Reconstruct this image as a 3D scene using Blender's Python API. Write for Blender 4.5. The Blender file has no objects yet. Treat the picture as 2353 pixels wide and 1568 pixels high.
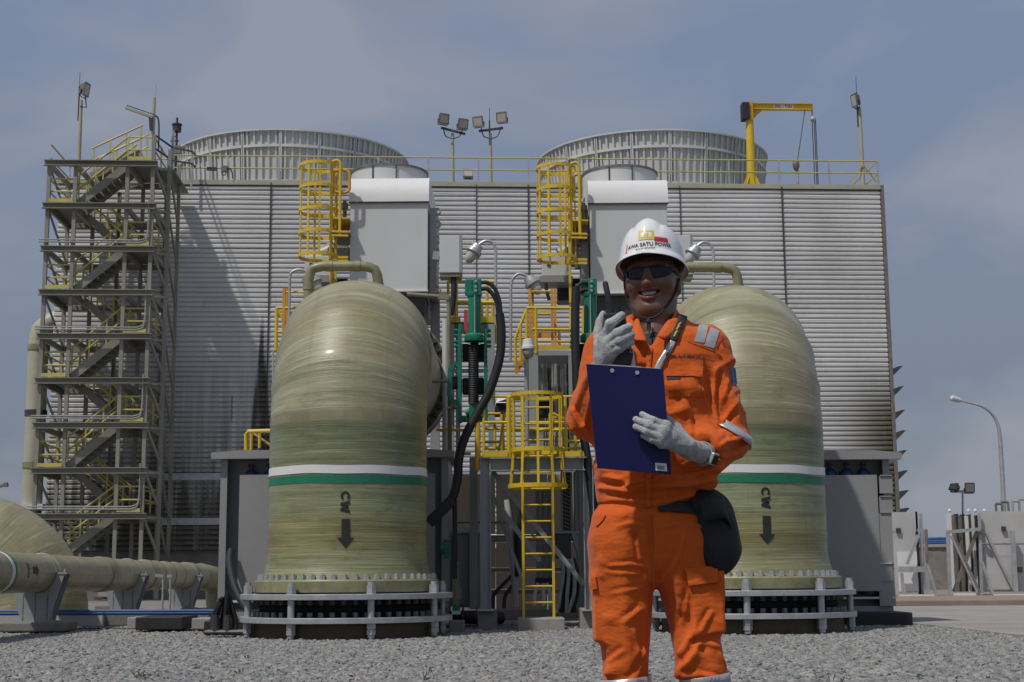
import bpy, bmesh, math, random
import numpy as np
from mathutils import Vector, Matrix
from mathutils.bvhtree import BVHTree
random.seed(7); rng = np.random.default_rng(7)
S = bpy.context.scene; COL = S.collection
rad = math.radians; PI = math.pi

# ------------------------------------------------------------------ camera, sky, sun, exposure
PITCH, ROLL, FPX = rad(9.2), rad(0.45), 3341.0           # focal length in units of a 2353 px wide picture
EYE = Vector((0, 0, 0.756))
fwd = Vector((0, math.cos(PITCH), math.sin(PITCH)))
r0 = Vector((1, 0, 0)); u0 = r0.cross(fwd)
RGT = r0*math.cos(ROLL) - u0*math.sin(ROLL); UPV = u0*math.cos(ROLL) + r0*math.sin(ROLL)
cam = bpy.data.cameras.new('camera'); camo = bpy.data.objects.new('camera', cam); COL.objects.link(camo)
camo.matrix_world = Matrix(((RGT.x, UPV.x, -fwd.x, EYE.x), (RGT.y, UPV.y, -fwd.y, EYE.y), (RGT.z, UPV.z, -fwd.z, EYE.z), (0, 0, 0, 1)))
cam.sensor_width = 36; cam.lens = FPX/2353*36; cam.clip_end = 3000; cam.clip_start = .05
S.camera = camo
SUN = Vector((-0.37, -0.37, 0.85)).normalized()
sun_el = math.asin(SUN.z); sun_az = math.atan2(SUN.x, SUN.y)
W = bpy.data.worlds.new('World'); S.world = W; W.use_nodes = True
nt = W.node_tree; nt.nodes.clear()
def N(nt, t, **k):
    n = nt.nodes.new(t)
    for a, b in k.items(): setattr(n, a, b)
    return n
L_ = lambda nt, a, b: nt.links.new(a, b)
out = N(nt, 'ShaderNodeOutputWorld'); bg = N(nt, 'ShaderNodeBackground'); bg.inputs['Strength'].default_value = 0.1
sky = N(nt, 'ShaderNodeTexSky', sky_type='NISHITA', sun_disc=False, sun_elevation=sun_el, sun_rotation=sun_az, air_density=1.0, dust_density=2.5, ozone_density=2.0)
tc = N(nt, 'ShaderNodeTexCoord'); sep = N(nt, 'ShaderNodeSeparateXYZ'); L_(nt, tc.outputs['Generated'], sep.inputs[0])
# high veil of cloud, greyer and darker towards the horizon, with soft brighter banks
grad = N(nt, 'ShaderNodeValToRGB'); L_(nt, sep.outputs['Z'], grad.inputs[0])
ce = grad.color_ramp.elements
ce[0].position = 0.0; ce[0].color = (1.85, 2.3, 2.95, 1)
ce[1].position = 0.60; ce[1].color = (2.9, 3.55, 5.0, 1)
e = grad.color_ramp.elements.new(0.16); e.color = (2.55, 3.0, 3.95, 1)
e = grad.color_ramp.elements.new(0.33); e.color = (2.55, 3.2, 4.7, 1)
mp = N(nt, 'ShaderNodeMapping'); mp.inputs['Scale'].default_value = (2.0, 2.0, 5.0); L_(nt, tc.outputs['Generated'], mp.inputs[0])
nz = N(nt, 'ShaderNodeTexNoise'); nz.inputs['Scale'].default_value = 1.7; nz.inputs['Detail'].default_value = 6; nz.inputs['Roughness'].default_value = .5; nz.inputs['Distortion'].default_value = .35
L_(nt, mp.outputs[0], nz.inputs['Vector'])
cr = N(nt, 'ShaderNodeValToRGB'); cr.color_ramp.elements[0].position = .46; cr.color_ramp.elements[0].color = (0, 0, 0, 1); cr.color_ramp.elements[1].position = .62; cr.color_ramp.elements[1].color = (.85, .85, .85, 1)
L_(nt, nz.outputs['Fac'], cr.inputs[0])
mx = N(nt, 'ShaderNodeMix', data_type='RGBA'); L_(nt, cr.outputs['Color'], mx.inputs[0]); L_(nt, grad.outputs['Color'], mx.inputs[6]); mx.inputs[7].default_value = (3.9, 4.15, 4.85, 1)
m2 = N(nt, 'ShaderNodeMix', data_type='RGBA'); m2.inputs[0].default_value = .86
L_(nt, sky.outputs[0], m2.inputs[6]); L_(nt, mx.outputs[2], m2.inputs[7])
L_(nt, m2.outputs[2], bg.inputs['Color']); L_(nt, bg.outputs[0], out.inputs[0])
sl = bpy.data.lights.new('sun', 'SUN'); sl.energy = 3.4; sl.angle = rad(1.8); sl.color = (1.0, .955, .89)
so = bpy.data.objects.new('sun', sl); COL.objects.link(so); so.rotation_euler = (-SUN).to_track_quat('-Z', 'Y').to_euler()
so.location = (-10, -10, 40)
S.view_settings.view_transform = 'Standard'; S.view_settings.look = 'None'; S.view_settings.gamma = 1; S.view_settings.use_curve_mapping = False
S.view_settings.exposure = -0.3
S.cycles.max_bounces = 6

# ------------------------------------------------------------------ helpers
FR = 0.0                                    # heading of the frame in which things are laid out (radians about Z)
def rotz(p, a):
    c, s = math.cos(a), math.sin(a); return Vector((c*p[0]-s*p[1], s*p[0]+c*p[1], p[2]))
def at(x, y, v):
    d = fwd*FPX + RGT*(x-1176.5) - UPV*(y-784)
    d = rotz(d, -FR); e = rotz(EYE, -FR)
    return e + d*((v-e.y)/d.y)
def atz(x, y, z):                           # where the ray of a picture point meets the level z
    d = fwd*FPX + RGT*(x-1176.5) - UPV*(y-784); d = rotz(d, -FR); e = rotz(EYE, -FR)
    return e + d*((z-e.z)/d.z)
def root_loc(o):
    l = Vector((0, 0, 0))
    while o is not None: l += o.location; o = o.parent
    return l
def tag(o, label=None, cat=None, group=None, kind=None):
    if label: o['label'] = label
    if cat: o['category'] = cat
    if group: o['group'] = group
    if kind: o['kind'] = kind
    return o
def thing(name, label, cat, loc, group=None):
    o = bpy.data.objects.new(name, None); COL.objects.link(o); o.location = rotz(loc, FR); o.empty_display_size = .2
    return tag(o, label, cat, group)
class MB:
    def __init__(s): s.v = []; s.f = []; s.uv = []
    def add(s, vs, fs, uv=None):
        o = len(s.v); s.v += [tuple(p) for p in vs]; s.f += [tuple(o+i for i in f) for f in fs]
        if uv: s.uv += uv
        return s
    def box(s, c, d, M=None):
        c = Vector(c); P = []
        for sx, sy, sz in ((-1,-1,-1),(1,-1,-1),(1,1,-1),(-1,1,-1),(-1,-1,1),(1,-1,1),(1,1,1),(-1,1,1)):
            q = Vector((sx*d[0]/2, sy*d[1]/2, sz*d[2]/2)); P.append(c + (M @ q if M else q))
        return s.add(P, [(0,3,2,1),(4,5,6,7),(0,1,5,4),(1,2,6,5),(2,3,7,6),(3,0,4,7)])
    def bar(s, a, b, w, h=None, up=None):
        a, b = Vector(a), Vector(b); h = h or w; z = (b-a); n = z.length
        if n < 1e-6: return s
        z.normalize(); up = Vector(up) if up else (Vector((0,1,0)) if abs(z.z) > .9 else Vector((0,0,1)))
        x = up.cross(z); x.normalize(); y = z.cross(x)
        return s.box((a+b)/2, (w, h, n), Matrix((x, y, z)).transposed())
    def tube(s, pts, r, n=8, closed=False, caps=True):
        P = [Vector(p) for p in pts]; m = len(P); R = r if isinstance(r, (list, tuple)) else [r]*m
        T = []
        for i in range(m):
            a = P[(i-1) % m] if (closed or i > 0) else P[i]; b = P[(i+1) % m] if (closed or i < m-1) else P[i]
            t = b-a; T.append(t.normalized() if t.length > 1e-9 else Vector((0,0,1)))
        x = T[0].orthogonal().normalized(); V = []; F = []
        for i in range(m):
            if i: x = (x - T[i]*x.dot(T[i])); x.normalize()
            y = T[i].cross(x)
            for k in range(n):
                a = 2*PI*k/n; V.append(P[i] + (x*math.cos(a) + y*math.sin(a))*R[i])
        for i in range(m if closed else m-1):
            j = (i+1) % m
            for k in range(n): F.append((i*n+k, i*n+(k+1) % n, j*n+(k+1) % n, j*n+k))
        if caps and not closed: F.append(tuple(range(n))[::-1]); F.append(tuple((m-1)*n+k for k in range(n)))
        return s.add(V, F)
    def cyl(s, a, b, ra, rb=None, n=16): return s.tube([a, b], [ra, rb if rb is not None else ra], n)
    def lathe(s, prof, c, n=32, a0=0, a1=2*PI, cap=False, axis='Z'):
        c = Vector(c); full = abs(a1-a0-2*PI) < 1e-6; m = n if full else n+1; V = []; F = []
        for r, z in prof:
            for k in range(m):
                a = a0+(a1-a0)*k/n
                V.append(c+(Vector((r*math.cos(a), r*math.sin(a), z)) if axis == 'Z' else Vector((r*math.cos(a), z, r*math.sin(a)))))
        for i in range(len(prof)-1):
            for k in range(n):
                k2 = (k+1) % m
                q = (i*m+k, i*m+k2, (i+1)*m+k2, (i+1)*m+k); F.append(q if axis == 'Z' else q[::-1])
        if cap:
            F.append(tuple(range(m))[::-1]); F.append(tuple((len(prof)-1)*m+k for k in range(m)))
        return s.add(V, F)
    def ring(s, ri, ro, z0, z1, c, n=48): return s.lathe([(ri, z0), (ro, z0), (ro, z1), (ri, z1), (ri, z0)], c, n)
    def prism(s, poly, off):
        P = [Vector(p) for p in poly]; o = Vector(off); n = len(P)
        return s.add(P+[p+o for p in P], [tuple(range(n))[::-1], tuple(range(n, 2*n))] + [(i, (i+1) % n, n+(i+1) % n, n+i) for i in range(n)])
    def sphere(s, c, r, n=12, m=8, sc=(1,1,1)):
        V = []; F = []; c = Vector(c)
        for i in range(m+1):
            t = PI*i/m
            for k in range(n):
                a = 2*PI*k/n; V.append(c+Vector((sc[0]*r*math.sin(t)*math.cos(a), sc[1]*r*math.sin(t)*math.sin(a), sc[2]*r*math.cos(t))))
        for i in range(m):
            for k in range(n): F.append((i*n+k, (i+1)*n+k, (i+1)*n+(k+1) % n, i*n+(k+1) % n))
        return s.add(V, F)
    def pbox(s, x0, y0, x1, y1, v, dep):     # box whose front face spans a picture rectangle at depth v
        ym = (y0+y1)/2; xm = (x0+x1)/2
        a, b = at(x0, ym, v).x, at(x1, ym, v).x; t, u = at(xm, y0, v).z, at(xm, y1, v).z
        return s.box(((a+b)/2, v+dep/2, (t+u)/2), (abs(b-a), dep, abs(t-u)))
    def pbar(s, x0, y0, x1, y1, v, w, h=None, v1=None): return s.bar(at(x0, y0, v), at(x1, y1, v1 or v), w, h)
    def pvert(s, x, y0, y1, v, w, h=None, rnd=False):
        u = at(x, (y0+y1)/2, v).x; a, b = Vector((u, v, at(x, y0, v).z)), Vector((u, v, at(x, y1, v).z))
        return s.cyl(a, b, w/2, n=10) if rnd else s.bar(a, b, w, h)
    def ptube(s, pts, v, r, n=8, smooth=0):
        P = [at(p[0], p[1], p[2] if len(p) > 2 else v) for p in pts]
        return s.tube(curve(P, smooth) if smooth else P, r, n)
    def build(s, name, mat=None, parent=None, smooth=False, bevel=0, kind=None, label=None, angle=35):
        me = bpy.data.meshes.new(name); V = [rotz(p, FR) for p in s.v]
        rl = root_loc(parent) if parent else None
        loc = None
        if parent: V = [p-rl for p in V]
        else:
            loc = sum(V, Vector((0,0,0)))/max(1, len(V)); loc.z = min(p.z for p in V); V = [p-loc for p in V]
        me.from_pydata(V, [], s.f); me.update()
        if s.uv:
            ul = me.uv_layers.new(name='UVMap'); li = 0
            for p in me.polygons:
                for k in p.loop_indices: ul.data[k].uv = s.uv[me.loops[k].vertex_index]
        if smooth: me.shade_smooth(); me.set_sharp_from_angle(angle=rad(angle))
        o = bpy.data.objects.new(name, me); COL.objects.link(o)
        if mat: me.materials.append(mat)
        if parent: o.parent = parent
        else: o.location = loc
        if bevel:
            b = o.modifiers.new('bevel', 'BEVEL'); b.width = bevel; b.segments = 2; b.limit_method = 'ANGLE'; b.harden_normals = False
        if kind: o['kind'] = kind
        if label: o['label'] = label
        return o
def curve(P, k=6):                           # Catmull-Rom through points
    P = [Vector(p) for p in P]; Q = []
    for i in range(len(P)-1):
        a = P[i-1] if i else P[0]*2-P[1]; b, c = P[i], P[i+1]; d = P[i+2] if i+2 < len(P) else P[-1]*2-P[-2]
        for j in range(k):
            t = j/k; Q.append(.5*((2*b)+(c-a)*t+(2*a-5*b+4*c-d)*t*t+(3*b-a-3*c+d)*t**3))
    Q.append(P[-1]); return Q
def inst(src, parent, delta):                # a copy of a part (shared mesh), shifted
    o = src.copy(); COL.objects.link(o); o.parent = parent; o.location = src.location + Vector(delta); return o
def piece(mesh_src, name, parent, world, rz=0.0):   # shared-mesh piece placed at a world point
    o = bpy.data.objects.new(name, mesh_src); COL.objects.link(o); o.parent = parent
    o.location = rotz(world, FR) - root_loc(parent); o.rotation_euler = (0, 0, rz+FR); return o
def mesh_of(mb, name, mat, smooth=False):
    me = bpy.data.meshes.new(name); me.from_pydata(mb.v, [], mb.f); me.update(); me.materials.append(mat)
    if smooth: me.shade_smooth(); me.set_sharp_from_angle(angle=rad(35))
    return me

# ------------------------------------------------------------------ materials
def mat(name, col, rough=.6, metal=0.0, var=.18, vs=2.5, bump=.0, bs=60, col2=None, c2pos=(.55, .75), spec=.5, coat=0, fine=.06, stretch=None, r_var=.12, coord='Object', sheen=0):
    m = bpy.data.materials.new(name); m.use_nodes = True; nt = m.node_tree; b = nt.nodes['Principled BSDF']
    tc = N(nt, 'ShaderNodeTexCoord'); src = tc.outputs[coord]
    if stretch:
        mp = N(nt, 'ShaderNodeMapping'); mp.inputs['Scale'].default_value = stretch; L_(nt, src, mp.inputs[0]); src = mp.outputs[0]
    n1 = N(nt, 'ShaderNodeTexNoise'); n1.inputs['Scale'].default_value = vs; n1.inputs['Detail'].default_value = 7; n1.inputs['Roughness'].default_value = .62; L_(nt, src, n1.inputs['Vector'])
    r = N(nt, 'ShaderNodeValToRGB'); L_(nt, n1.outputs['Fac'], r.inputs[0])
    c = Vector(col[:3]); lo = c*(1-var); hi = c*(1+var)
    r.color_ramp.elements[0].position = .3; r.color_ramp.elements[0].color = (*lo, 1); r.color_ramp.elements[1].position = .7; r.color_ramp.elements[1].color = (*hi, 1)
    colout = r.outputs['Color']
    if col2:
        n3 = N(nt, 'ShaderNodeTexNoise'); n3.inputs['Scale'].default_value = vs*2.3; n3.inputs['Detail'].default_value = 8; n3.inputs['Roughness'].default_value = .7; L_(nt, src, n3.inputs['Vector'])
        r3 = N(nt, 'ShaderNodeValToRGB'); r3.color_ramp.elements[0].position = c2pos[0]; r3.color_ramp.elements[0].color = (0,0,0,1); r3.color_ramp.elements[1].position = c2pos[1]; L_(nt, n3.outputs['Fac'], r3.inputs[0])
        mx = N(nt, 'ShaderNodeMix', data_type='RGBA'); L_(nt, r3.outputs['Color'], mx.inputs[0]); L_(nt, colout, mx.inputs[6]); mx.inputs[7].default_value = (*col2, 1); colout = mx.outputs[2]
    n2 = N(nt, 'ShaderNodeTexNoise'); n2.inputs['Scale'].default_value = bs; n2.inputs['Detail'].default_value = 4; L_(nt, src, n2.inputs['Vector'])
    if fine:
        mm = N(nt, 'ShaderNodeMapRange'); mm.inputs[1].default_value = .3; mm.inputs[2].default_value = .7; mm.inputs[3].default_value = 1-fine; mm.inputs[4].default_value = 1+fine; L_(nt, n2.outputs['Fac'], mm.inputs[0])
        mv = N(nt, 'ShaderNodeMix', data_type='RGBA', blend_type='MULTIPLY'); mv.inputs[0].default_value = 1; L_(nt, colout, mv.inputs[6]); L_(nt, mm.outputs[0], mv.inputs[7]); colout = mv.outputs[2]
    L_(nt, colout, b.inputs['Base Color'])
    rr = N(nt, 'ShaderNodeMapRange'); rr.inputs[3].default_value = max(0.02, rough-r_var); rr.inputs[4].default_value = min(1, rough+r_var); L_(nt, n1.outputs['Fac'], rr.inputs[0]); L_(nt, rr.outputs[0], b.inputs['Roughness'])
    b.inputs['Metallic'].default_value = metal; b.inputs['Specular IOR Level'].default_value = spec
    if coat: b.inputs['Coat Weight'].default_value = coat; b.inputs['Coat Roughness'].default_value = .12
    if sheen: b.inputs['Sheen Weight'].default_value = sheen
    if bump:
        bp = N(nt, 'ShaderNodeBump'); bp.inputs['Strength'].default_value = bump; bp.inputs['Distance'].default_value = .02; L_(nt, n2.outputs['Fac'], bp.inputs['Height']); L_(nt, bp.outputs[0], b.inputs['Normal'])
    m['_col'] = list(col[:3]); return m
M = {}
M['steel'] = mat('grey_painted_steel', (.30, .31, .31), .5, 0, .14, .9, .05, 30, (.20, .15, .11), (.66, .82))
M['stair'] = mat('stair_steel', (.24, .23, .19), .55, 0, .22, .5, .05, 20, (.15, .12, .09), (.6, .8))
M['tread'] = mat('grating_steel', (.16, .16, .15), .6, .2, .25, 1.2)
M['galv'] = mat('galvanised_steel', (.42, .43, .44), .42, .35, .18, 5, .05, 60, (.30, .29, .27), (.58, .78))
M['pale'] = mat('pale_painted_sheet', (.58, .585, .58), .45, 0, .05, .7, .02, 40, (.40, .39, .36), (.68, .85), fine=.02)
M['white'] = mat('white_painted_sheet', (.72, .72, .71), .45, 0, .05, .7, .02, 40, (.55, .53, .5), (.68, .85), fine=.03)
M['cab'] = mat('cabinet_grey_paint', (.29, .29, .288), .45, 0, .07, .6, .03, 30, (.17, .165, .16), (.66, .85), fine=.03)
M['yel'] = mat('yellow_paint', (.66, .45, .025), .42, 0, .10, 2, .04, 50, (.40, .20, .03), (.66, .84))
M['yel2'] = mat('dull_yellow_paint', (.50, .43, .12), .5, 0, .18, 1.2, .04, 40, (.25, .2, .1), (.6, .82))
M['green'] = mat('green_paint', (.010, .18, .105), .36, 0, .10, 3, .03, 40, (.02, .10, .06), (.66, .85))
M['red'] = mat('red_plate', (.5, .06, .07), .5, 0, .1, 4)
M['rub'] = mat('black_rubber', (.016, .016, .018), .55, 0, .25, 5, .08, 60)
M['blk'] = mat('black_paint', (.02, .02, .021), .6, 0, .3, 4, .3, 40, (.09, .09, .085), (.66, .8))
M['rust'] = mat('brown_lined_steel', (.075, .052, .028), .6, 0, .25, 2.5, .1, 30, (.10, .085, .04), (.5, .75))
M['conc'] = mat('concrete', (.30, .285, .26), .85, 0, .14, 1.6, .25, 40, (.20, .18, .155), (.55, .78), fine=.1)
M['conc2'] = mat('dark_concrete', (.20, .19, .175), .85, 0, .2, 1.4, .25, 40, (.11, .10, .085), (.52, .78), fine=.1)
M['tanw'] = mat('buff_wall', (.34, .27, .20), .8, 0, .10, .6, .1, 30, (.25, .19, .13), (.6, .8))
M['blue'] = mat('blue_pipe_paint', (.045, .13, .33), .4, 0, .12, 2)
M['cylblue'] = mat('blue_cylinder_paint', (.03, .06, .16), .4, 0, .12, 4)
M['dark'] = mat('dark_metal', (.06, .058, .055), .5, .2, .25, 3, .05, 40)
M['lamp'] = mat('lamp_body', (.20, .18, .16), .5, .2, .25, 4, .05, 40, (.14, .09, .06), (.5, .75))
M['glass'] = mat('lamp_glass', (.42, .40, .36), .12, 0, .06, 4, spec=.7)
M['conc3'] = mat('pale_concrete', (.42, .41, .39), .85, 0, .12, 1.2, .2, 40, (.30, .28, .25), (.58, .8), fine=.08)
M['panelg'] = mat('weathered_panel', (.48, .48, .465), .5, 0, .12, .8, .02, 40, (.27, .255, .23), (.60, .82), fine=.04)
M['orange'] = mat('orange_paint', (.62, .29, .035), .45, 0, .15, 3)
M['chrome'] = mat('bright_rod', (.62, .63, .64), .22, .85, .08, 4)
M['frp'] = None
# ------------------------------------------------------------------ special materials
class E:                                     # tiny node expression builder
    def __init__(s, nt): s.nt = nt
    def m(s, op, a, b=0.0, c=0.0, clamp=False):
        n = s.nt.nodes.new('ShaderNodeMath'); n.operation = op; n.use_clamp = clamp
        for i, x in enumerate((a, b, c)):
            if isinstance(x, (int, float)): n.inputs[i].default_value = x
            else: s.nt.links.new(x, n.inputs[i])
        return n.outputs[0]
    def step(s, x, a, b):                    # smooth 0..1 from a to b
        n = s.nt.nodes.new('ShaderNodeMapRange'); n.interpolation_type = 'SMOOTHSTEP'; s.nt.links.new(x, n.inputs[0])
        n.inputs[1].default_value = a; n.inputs[2].default_value = b; return n.outputs[0]
    def noise(s, vec, scale, detail=6, sc=(1,1,1), rough=.6):
        p = s.nt.nodes.new('ShaderNodeMapping'); p.inputs['Scale'].default_value = sc; s.nt.links.new(vec, p.inputs[0])
        n = s.nt.nodes.new('ShaderNodeTexNoise'); n.inputs['Scale'].default_value = scale; n.inputs['Detail'].default_value = detail; n.inputs['Roughness'].default_value = rough
        s.nt.links.new(p.outputs[0], n.inputs['Vector']); return n.outputs['Fac']
    def mix(s, f, a, b, blend='MIX'):
        n = s.nt.nodes.new('ShaderNodeMix'); n.data_type = 'RGBA'; n.blend_type = blend
        for i, x in ((0, f), (6, a), (7, b)):
            if isinstance(x, (int, float)): n.inputs[i].default_value = x
            elif isinstance(x, tuple): n.inputs[i].default_value = (*x, 1)
            else: s.nt.links.new(x, n.inputs[i])
        return n.outputs[2]
    def bump(s, h, strength=.3, dist=.01):
        n = s.nt.nodes.new('ShaderNodeBump'); n.inputs['Strength'].default_value = strength; n.inputs['Distance'].default_value = dist; s.nt.links.new(h, n.inputs['Height']); return n.outputs[0]
def newmat(name):
    m = bpy.data.materials.new(name); m.use_nodes = True; nt = m.node_tree; return m, nt, nt.nodes['Principled BSDF'], E(nt), N(nt, 'ShaderNodeTexCoord')

def frp_mat(name, seed):
    m, nt, b, x, tc = newmat(name)
    mp = N(nt, 'ShaderNodeMapping'); mp.inputs['Location'].default_value = (seed*3.1, seed*7.7, seed); L_(nt, tc.outputs['UV'], mp.inputs[0]); uv = mp.outputs[0]
    w1 = x.noise(uv, 1.0, 7, (.35, 5.5, 1), .7); w2 = x.noise(uv, 1.0, 5, (.9, 42, 1), .65); w3 = x.noise(uv, 1.0, 4, (.22, .75, 1)); w4 = x.noise(uv, 1, 8, (1.7, 3.2, 1), .72)
    c = x.mix(x.step(w1, .36, .66), (.18, .186, .098), (.335, .335, .218))
    c = x.mix(x.step(w3, .42, .66), c, (.225, .208, .115))
    c = x.mix(x.m('MULTIPLY', x.step(w3, .54, .74), x.step(w1, .3, .6)), c, (.33, .27, .165))
    c = x.mix(x.m('MULTIPLY', x.step(w2, .54, .66), .55), c, (.47, .455, .35))
    c = x.mix(x.m('MULTIPLY', x.step(w2, .46, .32), .62), c, (.105, .105, .045))
    c = x.mix(x.m('MULTIPLY', x.step(w4, .52, .70), .6), c, (.125, .125, .055)); c = x.mix(x.m('MULTIPLY', x.step(w4, .44, .30), .45), c, (.36, .345, .25))
    dp = x.noise(uv, 1.0, 6, (5.5, .30, 1), .7); c = x.mix(x.m('MULTIPLY', x.step(dp, .55, .74), .38), c, (.12, .115, .05))
    sv = N(nt, 'ShaderNodeSeparateXYZ'); L_(nt, tc.outputs['UV'], sv.inputs[0]); vv = x.m('ADD', sv.outputs['Y'], x.m('MULTIPLY', x.m('SUBTRACT', w3, .5), .25)); vr = N(nt, 'ShaderNodeMapRange'); vr.inputs[1].default_value = 0; vr.inputs[2].default_value = 6; L_(nt, vv, vr.inputs[0])
    rp_ = N(nt, 'ShaderNodeValToRGB'); L_(nt, vr.outputs[0], rp_.inputs[0]); el = rp_.color_ramp.elements; el[0].position = .12; el[0].color = (.95, .98, .85, 1); el[1].position = .95; el[1].color = (1.25, 1.10, 1.05, 1)
    for q_, c_ in ((.17, (.92, .92, .74)), (.20, (.86, .80, .52)), (.235, (.98, .94, .68)), (.27, (.90, .95, .82)), (.36, (.98, 1.0, .92)), (.385, (.74, .80, .70)), (.445, (.60, .67, .58)), (.462, (1.12, 1.08, 1.04)), (.60, (1.14, 1.09, 1.04)), (.64, (1.0, .97, .88)), (.66, (1.14, 1.08, 1.02)), (.78, (1.20, 1.10, 1.02))): e = el.new(q_); e.color = (*c_, 1)
    c = x.mix(1.0, c, rp_.outputs['Color'], 'MULTIPLY')
    sm = None
    for q_ in (2.735, 3.345, 3.97, 4.59):
        k_ = x.step(x.m('ABSOLUTE', x.m('SUBTRACT', x.m('ADD', sv.outputs['Y'], x.m('MULTIPLY', w1, .08)), q_+.04)), .10, .0); sm = k_ if sm is None else x.m('MAXIMUM', sm, k_)
    c = x.mix(x.m('MULTIPLY', sm, x.m('MULTIPLY', x.step(w4, .25, .6), .55)), c, (.21, .155, .08))
    L_(nt, c, b.inputs['Base Color'])
    rr = N(nt, 'ShaderNodeMapRange'); rr.inputs[3].default_value = .28; rr.inputs[4].default_value = .55; L_(nt, w1, rr.inputs[0]); L_(nt, rr.outputs[0], b.inputs['Roughness'])
    h = x.m('ADD', x.m('MULTIPLY', w2, .7), x.m('MULTIPLY', x.noise(uv, 1, 3, (2.2, 95, 1)), .5)); h = x.m('ADD', h, x.m('MULTIPLY', w4, .5))
    L_(nt, x.bump(h, .55, .012), b.inputs['Normal'])
    b.inputs['Coat Weight'].default_value = .22; b.inputs['Coat Roughness'].default_value = .2
    return m
M['frp'] = frp_mat('wound_fibreglass', 1); M['frp2'] = frp_mat('wound_fibreglass_pale', 4)
M['frps'] = mat('plain_fibreglass', (.235, .225, .125), .45, 0, .2, 2.2, .06, 30, (.15, .145, .07), (.50, .72), coat=.1)
M['frpl'] = mat('pale_fibreglass', (.40, .39, .29), .45, 0, .12, .8, .05, 30, (.33, .28, .16), (.6, .8))

FR = rad(3.3)                                # the cooling tower and its stairs stand a little askew to the view
TV = 60.0
TROOT = rotz(Vector((0, TV, 0)), FR)
def siding_mat():
    m, nt, b, x, tc = newmat('corrugated_siding'); ob = tc.outputs['Object']
    s = N(nt, 'ShaderNodeSeparateXYZ'); L_(nt, ob, s.inputs[0]); X, Z = s.outputs['X'], s.outputs['Z']
    def ux(px, py): return (rotz(at(px, py, TV), FR)-TROOT).x
    n1 = x.noise(ob, .35, 6, (1, 1, .5)); st = x.noise(ob, 1.0, 7, (3.2, 3.2, .16), .7); fn = x.noise(ob, 7, 5, (1, 1, 1))
    c = x.mix(x.step(n1, .3, .7), (.52, .52, .51), (.63, .63, .62))
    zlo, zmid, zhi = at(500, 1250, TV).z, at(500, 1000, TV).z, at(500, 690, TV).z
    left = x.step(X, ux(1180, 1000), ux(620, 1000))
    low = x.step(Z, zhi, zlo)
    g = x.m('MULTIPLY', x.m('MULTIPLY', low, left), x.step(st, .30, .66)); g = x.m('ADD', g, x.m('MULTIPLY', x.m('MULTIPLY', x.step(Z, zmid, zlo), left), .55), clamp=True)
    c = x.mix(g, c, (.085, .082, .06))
    # rust coloured run below a joint
    xc = ux(600, 900); zt, zb = at(600, 712, TV).z, at(600, 1030, TV).z
    wid = x.m('MULTIPLY', x.step(Z, zt, zb), .34); wid = x.m('ADD', wid, x.m('MULTIPLY', st, .16))
    d = x.m('SUBTRACT', wid, x.m('ABSOLUTE', x.m('SUBTRACT', X, xc))); run = x.m('MULTIPLY', x.step(d, -.02, .10), x.m('MULTIPLY', x.step(Z, zt+.2, zt-1.2), x.step(st, .22, .5)))
    c = x.mix(x.m('MULTIPLY', run, .93), c, (.045, .034, .022))
    xc2 = ux(533, 950); d2 = x.m('SUBTRACT', .045, x.m('ABSOLUTE', x.m('SUBTRACT', X, xc2))); r2 = x.m('MULTIPLY', x.step(d2, -.02, .03), x.m('MULTIPLY', x.step(Z, at(533, 905, TV).z, at(533, 915, TV).z), x.step(Z, at(533, 980, TV).z, at(533, 960, TV).z)))
    c = x.mix(x.m('MULTIPLY', r2, .6), c, (.07, .06, .05))
    # moss in the far lower corner
    k = x.m('MULTIPLY', x.step(X, ux(1880, 980), ux(2050, 980)), x.step(Z, at(2000, 800, TV).z, at(2000, 985, TV).z))
    k = x.m('MULTIPLY', k, x.step(st, .2, .45)); c = x.mix(x.m('MULTIPLY', k, .95, clamp=True), c, (.07, .06, .025))
    sp = x.m('MULTIPLY', x.step(x.noise(ob, .8, 8, (1.3, 1, 1.5), .75), .55, .75), x.step(Z, at(0, 560, TV).z, at(0, 800, TV).z)); c = x.mix(x.m('MULTIPLY', sp, .45), c, (.20, .19, .16))
    c = x.mix(x.m('MULTIPLY', x.step(fn, .5, .8), .25), c, (.3, .3, .29))
    oi = N(nt, 'ShaderNodeObjectInfo'); tn = N(nt, 'ShaderNodeMapRange'); tn.inputs[3].default_value = .90; tn.inputs[4].default_value = 1.05; L_(nt, oi.outputs['Random'], tn.inputs[0]); c = x.mix(1.0, c, tn.outputs[0], 'MULTIPLY')
    L_(nt, c, b.inputs['Base Color']); b.inputs['Roughness'].default_value = .5
    return m
M['siding'] = siding_mat()
def fan_mat():
    m, nt, b, x, tc = newmat('fan_stack_sheet'); ob = tc.outputs['Object']
    s = N(nt, 'ShaderNodeSeparateXYZ'); L_(nt, ob, s.inputs[0])
    n1 = x.noise(ob, .5, 6, (1, 1, .3)); n2 = x.noise(ob, 2.0, 6, (1, 1, .2), .7)
    c = x.mix(x.step(n1, .35, .65), (.50, .505, .50), (.64, .64, .62)); c = x.mix(x.m('MULTIPLY', x.step(s.outputs['X'], 0.2, 2.6), .5), c, (.42, .49, .47))
    c = x.mix(x.m('MULTIPLY', x.step(n2, .55, .75), .5), c, (.36, .365, .355)); L_(nt, c, b.inputs['Base Color']); b.inputs['Roughness'].default_value = .5
    return m
M['fan'] = fan_mat()

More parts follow.
